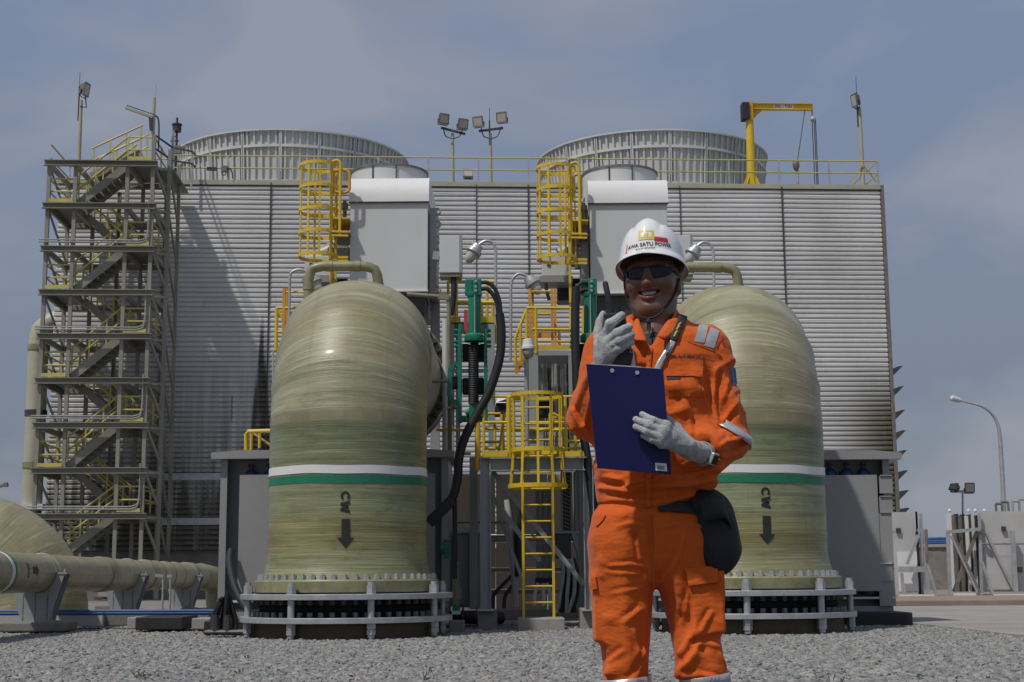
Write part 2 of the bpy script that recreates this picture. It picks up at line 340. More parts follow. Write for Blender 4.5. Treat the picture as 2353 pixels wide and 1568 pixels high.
# ------------------------------------------------------------------ the ground
def gmat(name, c1, c2, c3, sc):
    m, nt, b, x, tc = newmat(name); ob = tc.outputs['Object']
    a = x.noise(ob, sc, 8, (1, 1, 1), .7); d = x.noise(ob, .25, 5); f = x.noise(ob, 60, 3)
    c = x.mix(x.step(a, .35, .65), c1, c2); c = x.mix(x.m('MULTIPLY', x.step(d, .45, .7), .6), c, c3); c = x.mix(x.m('MULTIPLY', x.step(f, .5, .75), .35), c, tuple(v*.6 for v in c1))
    L_(nt, c, b.inputs['Base Color']); b.inputs['Roughness'].default_value = .9; L_(nt, x.bump(x.noise(ob, 45, 5), .5, .02), b.inputs['Normal']); return m
M['ground'] = gmat('site_ground', (.19, .18, .165), (.25, .235, .21), (.15, .14, .125), 1.5)
M['bed'] = gmat('gravel_bed', (.065, .065, .062), (.12, .117, .11), (.09, .085, .075), 22)
M['slab'] = gmat('concrete_slab', (.27, .255, .235), (.33, .31, .285), (.22, .205, .185), 1.2)
keep = FR; FR = 0.0
g = MB(); Rg = 2500
V = [(Rg*math.cos(2*PI*k/48), Rg*math.sin(2*PI*k/48), -.03) for k in range(48)]; g.add(V, [tuple(range(48))])
tag(g.build('ground', M['ground']), kind='structure')
b_ = MB(); b_.add([(-12, -4, -.012), (14, -4, -.012), (14, 24.5, -.012), (-12, 24.5, -.012)], [(0, 1, 2, 3)])
tag(b_.build('gravel_bed', M['bed']), kind='structure')
# concrete apron on the far side of the gravel, to the right
ap = MB(); q0 = at(2090, 1424, 1); P = [atz(2098, 1432, .03), atz(2440, 1470, .03), atz(2900, 1470, .03), Vector((30, 42, .03)), Vector((atz(2068, 1400, .03).x-.3, 42, .03))]
ap.prism([Vector((p.x, p.y, -.07)) for p in P], (0, 0, .10)); tag(ap.build('concrete_apron', M['slab']), kind='structure')
M['kerb'] = mat('tan_concrete', (.25, .20, .155), .85, 0, .14, 1.2, .2, 30, (.17, .135, .10), (.55, .78), fine=.1)
kb = MB(); kz = at(2200, 1379, 33.2).z; kb.box((at(2064, 1385, 33.2).x+8, 45.2, kz/2-.02), (16.4, 24, kz+.04)); tag(kb.build('concrete_plinth', M['kerb'], bevel=.02), kind='structure')
# crushed stone, scattered over the bed by geometry nodes
def gravel():
    def half(y): return .375*max(y, 3)+1.0
    mb = MB(); ys = [6.5+.9*i for i in range(21)]
    for i in range(len(ys)-1):
        a, c = ys[i], ys[i+1]; xr0, xr1 = half(a), half(c)
        lim = lambda xx, yy: min(xx, 6.7+.28*max(0, 23.5-yy)) if yy > 17 else xx
        mb.add([(-xr0, a, 0), (lim(xr0, a), a, 0), (lim(xr1, c), c, 0), (-xr1, c, 0)], [(0, 1, 2, 3)])
    o = mb.build('gravel'); tag(o, kind='stuff')
    m, nt, b, x, tc = newmat('crushed_stone'); oi = N(nt, 'ShaderNodeObjectInfo')
    r = N(nt, 'ShaderNodeValToRGB'); L_(nt, oi.outputs['Random'], r.inputs[0]); el = r.color_ramp.elements
    el[0].position = 0; el[0].color = (.14, .142, .14, 1); el[1].position = 1; el[1].color = (.33, .33, .315, 1)
    for p, c in ((.12, (.165, .168, .165)), (.55, (.225, .228, .222)), (.80, (.30, .295, .275)), (.90, (.29, .24, .20)), (.94, (.27, .272, .265))):
        e = el.new(p); e.color = (*c, 1)
    f = x.noise(tc.outputs['Object'], 30, 4); c = x.mix(x.m('MULTIPLY', x.step(f, .45, .75), .4), r.outputs['Color'], (.22, .21, .2)); L_(nt, c, b.inputs['Base Color']); b.inputs['Roughness'].default_value = .85
    T = bpy.data.node_groups.new('gravel_scatter', 'GeometryNodeTree')
    T.interface.new_socket('Geometry', in_out='INPUT', socket_type='NodeSocketGeometry'); T.interface.new_socket('Geometry', in_out='OUTPUT', socket_type='NodeSocketGeometry')
    gi = T.nodes.new('NodeGroupInput'); go = T.nodes.new('NodeGroupOutput'); L = T.links.new
    join = T.nodes.new('GeometryNodeGeometryToInstance')
    for k in range(6):
        ico = T.nodes.new('GeometryNodeMeshIcoSphere'); ico.inputs['Subdivisions'].default_value = 1 if k < 2 else 2; ico.inputs['Radius'].default_value = 1
        sp = T.nodes.new('GeometryNodeSetPosition'); nz = T.nodes.new('ShaderNodeTexNoise'); nz.noise_dimensions = '4D'; nz.inputs['W'].default_value = k*3.7; nz.inputs['Scale'].default_value = .8; nz.inputs['Detail'].default_value = 2
        vm = T.nodes.new('ShaderNodeVectorMath'); vm.operation = 'SUBTRACT'; vm.inputs[1].default_value = (.5, .5, .5); L(nz.outputs['Color'], vm.inputs[0])
        vs = T.nodes.new('ShaderNodeVectorMath'); vs.operation = 'SCALE'; vs.inputs['Scale'].default_value = 2.2; L(vm.outputs[0], vs.inputs[0])
        tr = T.nodes.new('GeometryNodeTransform'); tr.inputs['Scale'].default_value = ((1, .7, .55), (.8, 1, .5), (1.1, .75, .6), (.9, .8, .42), (1, .9, .62), (1.2, .6, .5))[k]
        sm = T.nodes.new('GeometryNodeSetMaterial'); sm.inputs['Material'].default_value = m
        L(ico.outputs['Mesh'], sp.inputs['Geometry']); L(vs.outputs[0], sp.inputs['Offset']); L(sp.outputs[0], tr.inputs['Geometry']); L(tr.outputs[0], sm.inputs['Geometry']); L(sm.outputs[0], join.inputs[0])
    dp = T.nodes.new('GeometryNodeDistributePointsOnFaces'); dp.distribute_method = 'RANDOM'; dp.inputs['Density'].default_value = 640.0; dp.inputs['Seed'].default_value = 3
    ip = T.nodes.new('GeometryNodeInstanceOnPoints'); ip.inputs['Pick Instance'].default_value = True
    rr = T.nodes.new('FunctionNodeRandomValue'); rr.data_type = 'FLOAT_VECTOR'; rr.inputs[0].default_value = (-.5, -.5, 0); rr.inputs[1].default_value = (.5, .5, 6.28)
    rs = T.nodes.new('FunctionNodeRandomValue'); rs.data_type = 'FLOAT'; rs.inputs[2].default_value = .015; rs.inputs[3].default_value = .041
    L(gi.outputs[0], dp.inputs['Mesh']); L(dp.outputs['Points'], ip.inputs['Points']); L(join.outputs[0], ip.inputs['Instance']); L(rr.outputs[0], ip.inputs['Rotation']); L(rs.outputs[1], ip.inputs['Scale']); L(ip.outputs[0], go.inputs[0])
    md = o.modifiers.new('scatter', 'NODES'); md.node_group = T
gravel()
# a few thin weeds between the stones
wd = MB()
for _ in range(16):
    yy = random.uniform(9.5, 16); xx = random.uniform(-.33*yy, .22*yy)
    for k in range(random.randint(4, 8)):
        a = random.uniform(0, 6.28); h = random.uniform(.03, .08); r = random.uniform(.02, .05); p = Vector((xx+random.uniform(-.05, .05), yy+random.uniform(-.05, .05), 0))
        q = p+Vector((r*math.cos(a), r*math.sin(a), h)); s_ = Vector((-math.sin(a), math.cos(a), 0))*.0018; mdl = p.lerp(q, .55)+Vector((0, 0, .02))
        wd.add([p-s_, p+s_, mdl+s_, q, mdl-s_], [(0, 1, 2, 3, 4)])
M['weed'] = mat('weed_leaf', (.10, .12, .045), .7, 0, .3, 8)
tag(wd.build('weeds', M['weed']), kind='stuff')
FR = keep

# ------------------------------------------------------------------ cooling tower
tower = thing('cooling_tower', 'long pale grey cooling tower with corrugated walls and railed roof behind the pipes', 'cooling tower', Vector((0, TV, 0)))
zr = at(1200, 421, TV).z; zb = at(420, 1266, TV).z; xl = at(133, 520, TV).x; xr = at(2034, 700, TV).x; TD = 17.0
core = MB(); core.box(((xl+xr)/2, TV+.35+TD/2, (zr+zb)/2-.05), (xr-xl-.12, TD-.1, zr-zb-.1)); core.build('inner_wall', M['dark'], tower)
bw = MB(); bw.box(((xl+xr)/2, TV+TD/2+.25, zb/2-.03), (xr-xl+.2, TD, zb+.06)); bw.build('basin_wall', M['conc2'], tower)
cols = [at(p, 700, TV).x for p in (375, 618, 857, 1095, 1216, 1390, 1568, 1805)]; cols = [xl]+cols+[xr]
pit = .208; nrows = int((zr-.21-zb)/pit)
pit = (zr-.20-zb)/nrows
z0 = zb
prof = [(0, 0), (.17, .072), (.40, .075), (.64, .074), (.93, .008)]
zz = []
for i in range(nrows):
    for t, d in prof: zz.append((z0+(i+t)*pit, d))
rows_per = 12; npp = len(prof)
for ci in range(len(cols)-1):
    a, c = cols[ci]+.012, cols[ci+1]-.012
    for r in range(0, nrows, rows_per):
        seg = zz[r*npp:min((r+rows_per)*npp+1, len(zz))]
        if len(seg) < 3: continue
        mb = MB(); off = random.uniform(0, .012); nx = max(2, int((c-a)/1.2)); tilt = random.uniform(-.004, .004)
        for j in range(nx+1):
            u = a+(c-a)*j/nx
            mb.v += [(u, TV-d-off+random.uniform(-.004, .004), z+tilt*(u-a)) for z, d in seg]
        n = len(seg)
        for j in range(nx):
            for k in range(n-1): mb.f.append((j*n+k, (j+1)*n+k, (j+1)*n+k+1, j*n+k+1))
        mb.build('siding_panel', M['siding'], tower)
for p, w in ((618, .055), (1216, .05), (1805, .055), (1095, .025), (1568, .028), (375, .12)):
    u = at(p, 700, TV).x; mb = MB(); mb.box((u, TV-.10, (zr+zb)/2), (w, .05, zr-zb-.2)); mb.build('joint_strip', M['dark'], tower)
for py, w in ((1096, .28), (1199, .28)):
    z = at(430, py, TV).z; mb = MB(); mb.box((at(850, py, TV).x, TV-.11, z), (at(1330, py, TV).x-at(370, py, TV).x, .04, w)); mb.build('flashing', M['galv'], tower)
mb = MB(); mb.box(((xl+xr)/2, TV+.07, zr-.09), (xr-xl+.25, .30, .22)); mb.build('roof_edge_beam', M['frpl'], tower)
mb = MB(); mb.box(((xl+xr)/2, TV-.10, zr-.205), (xr-xl+.1, .04, .03)); mb.build('gutter_pipe', M['dark'], tower)
mb = MB(); mb.box(((xl+xr)/2, TV+.26+TD/2, zr-.08), (xr-xl+.1, TD-.1, .12)); mb.build('roof_deck', M['conc'], tower)
mb = MB(); mb.box((xr+.09, TV+.02, (zr+zb)/2), (.16, .22, zr-zb)); mb.build('corner_post', M['lamp'], tower)
mb = MB(); mb.box((xr+.12, TV+.3+TD/2, (zr+zb)/2), (.10, TD-.3, zr-zb-.1)); mb.build('end_wall', M['siding'], tower)
for py in (846, 893, 948, 995, 1041, 1088, 1134, 1175):
    z = at(2062, py, TV).z; dx = .62; mb = MB()
    mb.prism([(xr+.18, TV+.5, z-.42), (xr+.18+dx, TV+.5, z+.16), (xr+.18+dx-.16, TV+.5, z+.16), (xr+.18, TV+.5, z-.02)], (0, 13, 0)); mb.build('louvre', M['lamp'], tower)
# roof railing
pp = [at(1214.6+115.2*k, 395, TV).x for k in range(-7, 8)]; pp = [p for p in pp if p > at(385, 395, TV).x and p < xr-.02]+[xr-.02]
for u in pp:
    mb = MB(); mb.box((u, TV+.03, zr+.55), (.07, .07, 1.12)); mb.build('rail_post', M['galv'], tower)
ua = at(388, 390, TV).x
for h in (1.1, .56):
    mb = MB(); mb.tube([(ua, TV+.03, zr+h), (xr, TV+.03, zr+h), (xr, TV+TD, zr+h)], .032, 8); mb.build('handrail', M['yel2'], tower)
for k in range(1, 7):
    mb = MB(); mb.box((xr-.02, TV+.03+k*2.4, zr+.55), (.07, .07, 1.12)); mb.build('rail_post', M['galv'], tower)
# riser pipe at the far end
rp = thing('riser_pipe', 'tall pale yellowish riser pipe bending into the tower behind the stairs', 'pipe', at(75, 1170, 62))
mb = MB(); a = at(73, 1160, 62); c = at(90, 790, 62); mb.tube(curve([Vector((a.x, 62, a.z)), Vector((a.x, 62, (a.z+c.z)/2)), Vector((a.x, 62, c.z)), Vector((a.x+.25, 62, c.z+.75)), Vector((a.x+1.0, 62, c.z+1.1)), Vector((a.x+2.2, 62, c.z+1.15))], 8), .42, 20); mb.build('pipe_run', M['frpl'], rp, smooth=True)
for py in (800, 950, 1070):
    z = at(80, py, 62).z; mb = MB(); mb.ring(.40, .46, -.12, .12, (a.x, 62, z), 24); mb.build('pipe_collar', M['frps'] if py != 950 else M['dark'], rp, smooth=True)
mb = MB(); mb.box((a.x, 62, a.z-.12), (1.2, 1.2, .25)); mb.build('base_flange', M['pale'], rp)
mb = MB(); mb.box((a.x+.1, 62, (a.z-.25)/2), (.5, .5, a.z-.25)); mb.build('support_post', M['dark'], rp)

# ------------------------------------------------------------------ fan stacks
def fan_stack(pxc, label):
    vc = TV+8.3; c = at(pxc, 395, vc); root = thing('fan_stack', label, 'fan stack', Vector((c.x, vc, zr)), 'fan stacks on the tower roof')
    H = at(pxc, 300, vc-5.5).z-zr; R1 = 5.45
    rf = lambda t: R1*(.955+.045*(t)**1.5)          # barely flared
    Np = 20; da = 2*PI/Np
    for k in range(Np):
        a0 = k*da+.008; a1 = (k+1)*da-.008; mb = MB(); n = 6
        ts = [0, .2, .4, .6, .8, 1.0]
        for side in (0, -.05):
            pr = [(rf(t)+side, t*H) for t in ts]; mb.lathe(pr if side == 0 else pr[::-1], (c.x, vc, zr), n, a0, a1)
        mb.build('stack_panel', M['fan'], root)
        rb = MB()
        for j in range(5):
            an = a0+(a1-a0)*(j+.5)/5; er = Vector((math.cos(an), math.sin(an), 0)); et = Vector((-er.y, er.x, 0)); b0 = Vector((c.x, vc, zr))
            for i in range(len(ts)-1):
                p, q = b0+er*(rf(ts[i])+.05)+Vector((0, 0, ts[i]*H)), b0+er*(rf(ts[i+1])+.05)+Vector((0, 0, ts[i+1]*H)); rb.bar(p, q, .085, .09, er)
        for an in (a0, a1):
            er = Vector((math.cos(an), math.sin(an), 0)); b0 = Vector((c.x, vc, zr)); rb.bar(b0+er*(rf(0)+.06), b0+er*(rf(1)+.06)+Vector((0, 0, H)), .05, .12, er)
        for t in (.27, .78): rb.lathe([(rf(t)+.0, t*H-.06), (rf(t)+.15, t*H-.06), (rf(t)+.15, t*H+.06), (rf(t)+.0, t*H+.06)], (c.x, vc, zr), n, a0, a1)
        rb.build('panel_ribs', M['fan'], root)
    mb = MB(); mb.ring(rf(1)-.07, rf(1)+.17, H-.02, H+.05, (c.x, vc, zr), 80); mb.build('rim', M['fan'], root)
    hub = MB(); hub.cyl((c.x, vc, zr+.4), (c.x, vc, zr+1.6), .6, n=20)
    for k in range(8):
        a = k*PI/4; hub.bar((c.x, vc, zr+1.3), (c.x+5*math.cos(a), vc+5*math.sin(a), zr+1.35), .5, .06, (0, 0, 1))
    hub.build('fan', M['dark'], root)
fan_stack(671, 'ribbed white round fan stack nearer the stair tower')
fan_stack(1497, 'ribbed white round fan stack behind the yellow jib crane')
# ------------------------------------------------------------------ stair tower (still in the tower's frame)
st = thing('stair_tower', 'grey steel stair tower with yellow handrails standing against the cooling tower', 'stairs', Vector((at(230, 1260, 57).x, 57, 0)))
F, B = 55.6, 58.7
zt0 = at(230, 378, F).z; zt8 = at(230, 1187, F).z; dz = (zt0-zt8)/8
lev = [zt0-dz*k for k in range(9)]
u1, u2, u3, u4 = [at(p, 700, F).x for p in (106, 167, 279, 361)]
u1 = at(97, 770, F).x; u2 = at(162, 700, F).x; u3 = at(283, 700, F).x; u4 = at(342, 700, F).x
for u in (u1, u2, u3, u4):
    for v in (F, B):
        top = zt0 + (0 if (u != u4 or v != F) else 1.2)
        mb = MB(); mb.box((u, v, top/2), (.14, .14, top)); mb.build('post', M['stair'], st)
for u in (u2+1.0, u3-1.0):
    mb = MB(); mb.box((u, B+.2, zt0/2), (.13, .13, zt0-.5)); mb.build('post', M['stair'], st)
for k, z in enumerate(lev):
    for v in (F, B):
        mb = MB(); d = -.06 if v == F else .06                      # channel: web and two flanges
        mb.box(((u1+u4)/2, v+d, z), (u4-u1+.36, .03, .22)); mb.box(((u1+u4)/2, v+d*2.6, z+.10), (u4-u1+.36, .16, .03)); mb.box(((u1+u4)/2, v+d*2.6, z-.10), (u4-u1+.36, .16, .03)); mb.build('beam', M['stair'], st)
    for u in (u1, u2, u3, u4):
        mb = MB(); mb.box((u, (F+B)/2, z-.02), (.10, B-F-.2, .22)); mb.build('cross_beam', M['stair'], st)
    # landings: left one on odd levels, right one on even levels
    if k % 2: a, c = u1, u2
    else: a, c = u3, u4
    mb = MB(); mb.box(((a+c)/2, (F+B)/2, z+.13), (c-a+.1, B-F-.1, .05)); mb.build('landing', M['tread'], st)
    tp = MB(); tp.box(((a+c)/2, F-.13, z+.22), (c-a-.1, .02, .14)); tp.build('toe_plate', M['yel2'], st)
    out = a if k % 2 else c
    for h in (.62, 1.12):
        mb = MB(); mb.tube([(c if k % 2 else a, F+.05, z+h), (out, F+.05, z+h), (out, B-.05, z+h), (c if k % 2 else a, B-.05, z+h)], .035, 8); mb.build('handrail', M['yel2'], st)
    for v in (F+.05, (F+B)/2, B-.05):
        mb = MB(); mb.box((out, v, z+.65), (.06, .06, 1.05)); mb.build('rail_post', M['yel2'] if k else M['stair'], st)
tread_me = mesh_of(MB().box((0, 0, 0), (.30, 1.15, .05)), 'tread', M['tread'])
def flight(xa, za, xb, zb_, vc, yellow):
    n = 9
    for dv in (-.62, .62):
        mb = MB(); mb.bar((xa, vc+dv, za), (xb, vc+dv, zb_), .06, .30); mb.build('stringer', M['stair'], st)
        for h in (.62, 1.15):
            mb = MB(); mb.tube([(xa, vc+dv, za+h), (xb, vc+dv, zb_+h)], .038, 8); mb.build('handrail', yellow, st)
        for t in (.04, .36, .68, .97):
            mb = MB(); p = (xa+(xb-xa)*t, vc+dv, za+(zb_-za)*t); mb.bar(p, (p[0], p[1], p[2]+1.15), .055); mb.build('rail_post', yellow, st)
    for i in range(1, n):
        t = i/n; piece(tread_me, 'tread', st, (xa+(xb-xa)*t, vc, za+(zb_-za)*t+.06))
for k in range(8):                                                  # between level k (upper) and k+1 (lower)
    if k % 2 == 0: flight(u2, lev[k+1]+.1, u3, lev[k]+.1, F+.85, M['yel2'])
    else: flight(u3, lev[k+1]+.1, u2, lev[k]+.1, B-.85, M['yel2'])
flight(u2-.1, lev[8]-dz+.2, u3, lev[8]+.1, F+.85, M['yel2'])
flight(u2+.2, lev[0]-.1+.05, u3+.2, lev[0]+.95, B-.9, M['yel2'])
# top landing rails, conduit runs, bracing of the narrow end frame
for h in (.6, 1.15):
    mb = MB(); mb.tube([(u1, F+.05, zt0+h-.35), (u1, B, zt0+h-.35), (u3, B, zt0+h-.35)], .035, 8); mb.build('handrail', M['yel2'], st)
for u in (u1, u2, u2+1.2): 
    mb = MB(); mb.box((u, B, zt0+.4), (.06, .06, .9)); mb.build('rail_post', M['galv'], st)
mb = MB()
for k in (2, 4, 6, 8):
    for j in (0, .09):
        z = lev[k]+.28+j; mb = MB(); mb.tube(curve([(u1-.25, F-.14, z), (u3, F-.14, z-.02), (u4-.35, F-.14, z), (u4-.12, F-.14, z+.25), (u4-.10, F-.14, z+1.6)], 5), .028, 6); mb.build('conduit', M['steel'], st)
ue = u4+.52
for v in (F+.6, B-.3):
    mb = MB(); mb.box((ue, v, (zt0+.8)/2), (.13, .13, zt0+.8)); mb.build('post', M['stair'], st)
for k in range(9):
    z = lev[k]; a = Vector((u4+.05, F+.1, z-.1)); c = Vector((ue, F+.6, z-dz+.3)); mb = MB(); mb.bar(a, c, .09); mb.build('brace', M['stair'], st)
    mb = MB(); mb.bar((u4, F+.3, z-.05), (ue+.1, F+.65, z-.05), .1); mb.build('cross_beam', M['stair'], st)
    mb = MB(); mb.bar((u1, F+.1, z-.1), (u1, B-.1, z-dz+.2), .07); mb.build('brace', M['stair'], st)
    mb = MB(); mb.bar((ue, F+.6, z), (ue, B-.3, z-dz), .08); mb.build('brace', M['stair'], st)
for h, m in ((.62, M['galv']), (1.15, M['galv'])):                       # rails stepping down to the roof
    mb = MB(); mb.tube([(u4, F+.2, zt0+h+.1), (ue, F+1.2, zt0+h-.1), (ue+.30, TV-.4, zr+h), (ue+.35, TV+.1, zr+h)], .04, 8); mb.build('handrail', M['dark'], st)
for dx, v in ((.0, F+1.2), (.30, TV-.4)):
    mb = MB(); mb.box((ue+dx, v, zr+.35), (.07, .07, 1.7)); mb.build('rail_post', M['galv'], st)
mb = MB(); mb.box(((u4+ue)/2+.12, (F+TV)/2+.2, zt0-.02), (.62, TV-F-1.0, .06)); mb.build('landing', M['tread'], st)

# ------------------------------------------------------------------ lights, masts and the crane on the tower roof
def flood(mb_parent, c, w, h, d, yaw, pitch, glass=True):
    w, h, d = w*.88, h*.88, d*.88
    Mx = Matrix.Rotation(yaw, 3, 'Z') @ Matrix.Rotation(pitch, 3, 'X')
    fl = MB(); a = [Vector((sx*w/2, -d/2, sz*h/2)) for sx, sz in ((-1,-1),(1,-1),(1,1),(-1,1))]; b2 = [Vector((sx*w*.36, d/2, sz*h*.36)) for sx, sz in ((-1,-1),(1,-1),(1,1),(-1,1))]
    fl.add([c+Mx@p for p in a+b2], [(0,1,2,3), (7,6,5,4), (0,4,5,1), (1,5,6,2), (2,6,7,3), (3,7,4,0)])
    for (p, q) in ((0,1),(1,2),(2,3),(3,0)): fl.bar(c+Mx@a[p], c+Mx@a[q], .05)
    f = fl.build('floodlight', M['lamp'], mb_parent)
    gl = MB(); gl.add([c+Mx@(Vector((p.x*.88, -d/2-.02, p.z*.86))) for p in a], [(0,1,2,3)]); gl.build('lens', M['glass'], f)
    br = MB(); br.tube([c+Mx@Vector((-w*.52, 0, -.02)), c+Mx@Vector((-w*.5, 0, -h*.62)), c+Mx@Vector((w*.5, 0, -h*.62)), c+Mx@Vector((w*.52, 0, -.02))], .025, 6); br.build('bracket', M['dark'], f)
def mast(px, ytop, ybot, v, label, w=.16, rod=0, rodx=0):
    u = at(px, (ytop+ybot)/2, v).x; zt = at(px, ytop, v).z; z0 = zr
    root = thing('floodlight_mast', label, 'floodlight', Vector((u, v, z0)), 'floodlight masts on the tower roof')
    mb = MB(); mb.cyl((u, v, z0), (u, v, zt), w*.62, w*.45, 12); mb.build('pole', M['frpl'], root, smooth=True)
    if rod:
        mb = MB(); zz = at(px, rod, v).z; mb.cyl((u-w*.62+rodx, v, z0 if rodx else zt-.9), (u-w*.62+rodx, v, zt+(zz-zt)*.5), .035, n=6); mb.cyl((u-w*.62+rodx, v, zt), (u-w*.62+rodx, v, zz), .014, n=6); mb.build('lightning_rod', M['dark'], root)
    return root, u, zt
r, u, zt = mast(184, 231, 362, 60.5, 'tall single floodlight mast rising above the stair tower', rod=167)
flood(r, Vector((u+.12, 60.4, zt+.45)), .42, .62, .3, rad(70), rad(10)); mb = MB(); mb.tube([(u, 60.4, zt-.3), (u+.25, 60.4, zt-.35), (u+.2, 60.4, zt+.1)], .03, 6); mb.build('cable', M['dark'], r)
for px, yt, lab, rod, ys, yaws in ((1040, 307, 'twin floodlight mast without rod on the roof, beside its rodded twin', 0, ((-.42, .58), (.40, .36)), (25, 25)), (1127, 307, 'twin floodlight mast with thin lightning rod on the tower roof', 248, ((-.50, .46), (.52, .66)), (-25, -22))):
    r, u, zt = mast(px, yt, 418, 60.8, lab, .15, rod, .06 if rod else 0)
    sl_ = -.22 if rod == 0 else .12
    mb = MB(); mb.bar((u-.5, 60.7, zt+.12-sl_/2*.9), (u+.55, 60.7, zt+.12+sl_/2*1.6), .09); mb.build('cross_arm', M['dark'], r)
    for (dx, dz_), yw in zip(ys, yaws): flood(r, Vector((u+dx, 60.6, zt+dz_)), .50, .46, .28, rad(yw), rad(12))
    mb = MB(); mb.tube(curve([(u-.4, 60.7, zt+.2), (u-.3, 60.7, zt-.15), (u-.02, 60.6, zt-.3)], 5), .025, 6); mb.tube(curve([(u+.45, 60.7, zt+.2), (u+.3, 60.7, zt-.15), (u+.02, 60.6, zt-.3)], 5), .025, 6); mb.build('cable', M['dark'], r)
r, u, zt = mast(1979, 248, 420, 61.5, 'slender single floodlight mast at the far corner of the roof', rod=178)
flood(r, Vector((u-.16, 61.4, zt+.30)), .40, .62, .28, rad(-72), rad(8))
mb = MB(); z0 = at(1979, 420, 61.5).z; mb.bar((u-.6, 61.4, z0), (u-.05, 61.4, z0+.75), .07); mb.bar((u+.6, 61.4, z0), (u+.05, 61.4, z0+.75), .07); mb.build('brace', M['yel2'], r)
# floodlight on the roof deck
c = at(1075, 403, 60.6); r = thing('roof_floodlight', 'small square floodlight lying on the roof edge between the masts', 'floodlight', Vector((c.x, 60.6, zr)))
flood(r, Vector((c.x, 60.6, c.z+.02)), .44, .44, .25, rad(5), rad(-25)); mb = MB(); mb.box((c.x+.3, 60.6, zr+.09), (.4, .2, .14)); mb.build('ballast_box', M['glass'], r)
# dark gauge mast
c = at(403, 412, 60.6); r = thing('sensor_mast', 'dark thin sensor mast with round canister beside the ribbed stack', 'mast', Vector((c.x, 60.6, zr)))
mb = MB(); t = at(406, 271, 60.6).z; mb.cyl((c.x, 60.6, zr), (c.x, 60.6, t), .05, n=8); mb.build('pole', M['dark'], r)
mb = MB(); z = at(406, 295, 60.6).z; mb.cyl((c.x, 60.6, z-.16), (c.x, 60.6, z+.14), .19, n=14); mb.ring(.19, .22, .12, .18, (c.x, 60.6, z), 14); mb.build('canister', M['dark'], r)
mb = MB(); z = at(406, 346, 60.6).z; mb.box((c.x, 60.6, z), (.38, .3, .36)); mb.build('junction_box', M['lamp'], r)
mb = MB(); z1_ = at(394, 314, 60.6).z; mb.tube([(c.x-.18, 60.6, zr), (c.x-.18, 60.6, z1_), (c.x, 60.6, z1_)], .03, 6); mb.bar((c.x-.25, 60.6, z1_-.2), (c.x+.1, 60.6, z1_-.2), .05); mb.tube(curve([(c.x+.02, 60.55, z1_+.1), (c.x-.07, 60.55, zr+.2), (c.x-.14, 60.55, zr+.25), (c.x-.16, 60.55, z1_-.3)], 5), .02, 6); mb.build('conduit', M['dark'], r)
# tube light over the stair head
c = at(352, 300, 56.2); r = thing('stair_light', 'tube light on a post slanting out over the stair head', 'lamp', Vector((c.x, 56.2, at(352, 372, 56.2).z)))
mb = MB(); zt_ = at(357, 225, 56.2).z; mb.cyl((c.x, 56.2, zt0-.3), (c.x, 56.2, zt_), .07, n=8); mb.cyl((c.x+.05, 56.2, zt_), (c.x+.06, 56.2, at(358, 196, 56.2).z), .016, n=6); mb.build('post', M['frpl'], r)
mb = MB(); a, b2 = at(288, 248, 55.9), at(350, 270, 56.1); mb.bar(a, b2, .10, .09); mb.build('tube_housing', M['frpl'], r)
mb = MB(); mb.bar(a+Vector((.05, 0, .10)), b2+Vector((.1, 0, .10)), .03); mb.bar(at(345, 268, 56.1), at(347, 300, 56.1), .1); mb.build('bracket', M['dark'], r)
mb = MB(); mb.tube(curve([at(352, 266, 56.2), at(362, 270, 56.2), at(365, 290, 56.2), at(364, 345, 56.2)], 6), .035, 6); mb.build('conduit', M['dark'], r)
# fittings on the roof edge
c = at(500, 390, TV-.25); r = thing('roof_lamp', 'tube lamp with curved cable clamped on the roof railing by the stack', 'lamp', Vector((c.x, TV-.2, zr)))
mb = MB(); mb.pbox(475, 384, 498, 391, TV-.1, .14); mb.build('tube_housing', M['dark'], r); mb = MB(); mb.pbox(508, 381, 522, 394, TV-.1, .2); mb.build('junction_box', M['lamp'], r)
mb = MB(); mb.ptube([(522, 386), (531, 391), (534, 400), (535, 411)], TV-.1, .03, 6, 5); mb.ptube([(509, 394), (510, 401), (515, 403), (519, 400), (519, 394)], TV-.1, .02, 6, 4); mb.build('cable', M['dark'], r)

# yellow jib crane
c = at(1727, 412, 61); cr_ = thing('jib_crane', 'yellow jib crane on the tower roof with a short boom', 'crane', Vector((c.x, 61, zr)))
ux_ = c.x; zA = at(1722, 276, 61).z; zT = at(1722, 238, 61).z
mb = MB(); mb.cyl((ux_, 61, zr+.1), (ux_, 61, zA), .205, .165, 20); mb.build('column', M['yel'], cr_, smooth=True)
mb = MB()
for k in range(8):
    a = k*PI/4; er = Vector((math.cos(a), math.sin(a), 0)); b0 = Vector((ux_, 61, zr+.1)); mb.prism([b0+er*.19, b0+er*.48, b0+er*.21+Vector((0, 0, .55))], Vector((-er.y, er.x, 0))*.03)
mb.build('base_gusset', M['yel'], cr_)
mb = MB(); mb.box((ux_-.02, 61, zr+.02), (3.0, 1.4, .14)); mb.build('base_plate', M['dark'], cr_)
mb = MB(); mb.box((ux_+.03, 61, (zA+zT)/2), (.22, .34, zT-zA+.06)); mb.build('head', M['orange'], cr_)
mb = MB(); mb.box((ux_-.19, 61, (zA+zT)/2-.02), (.30, .5, zT-zA)); mb.build('counter_plate', M['blk'], cr_)
xb = at(1867, 247, 61).x; zB = at(1800, 246, 61).z
mb = MB(); L0 = ux_+.12
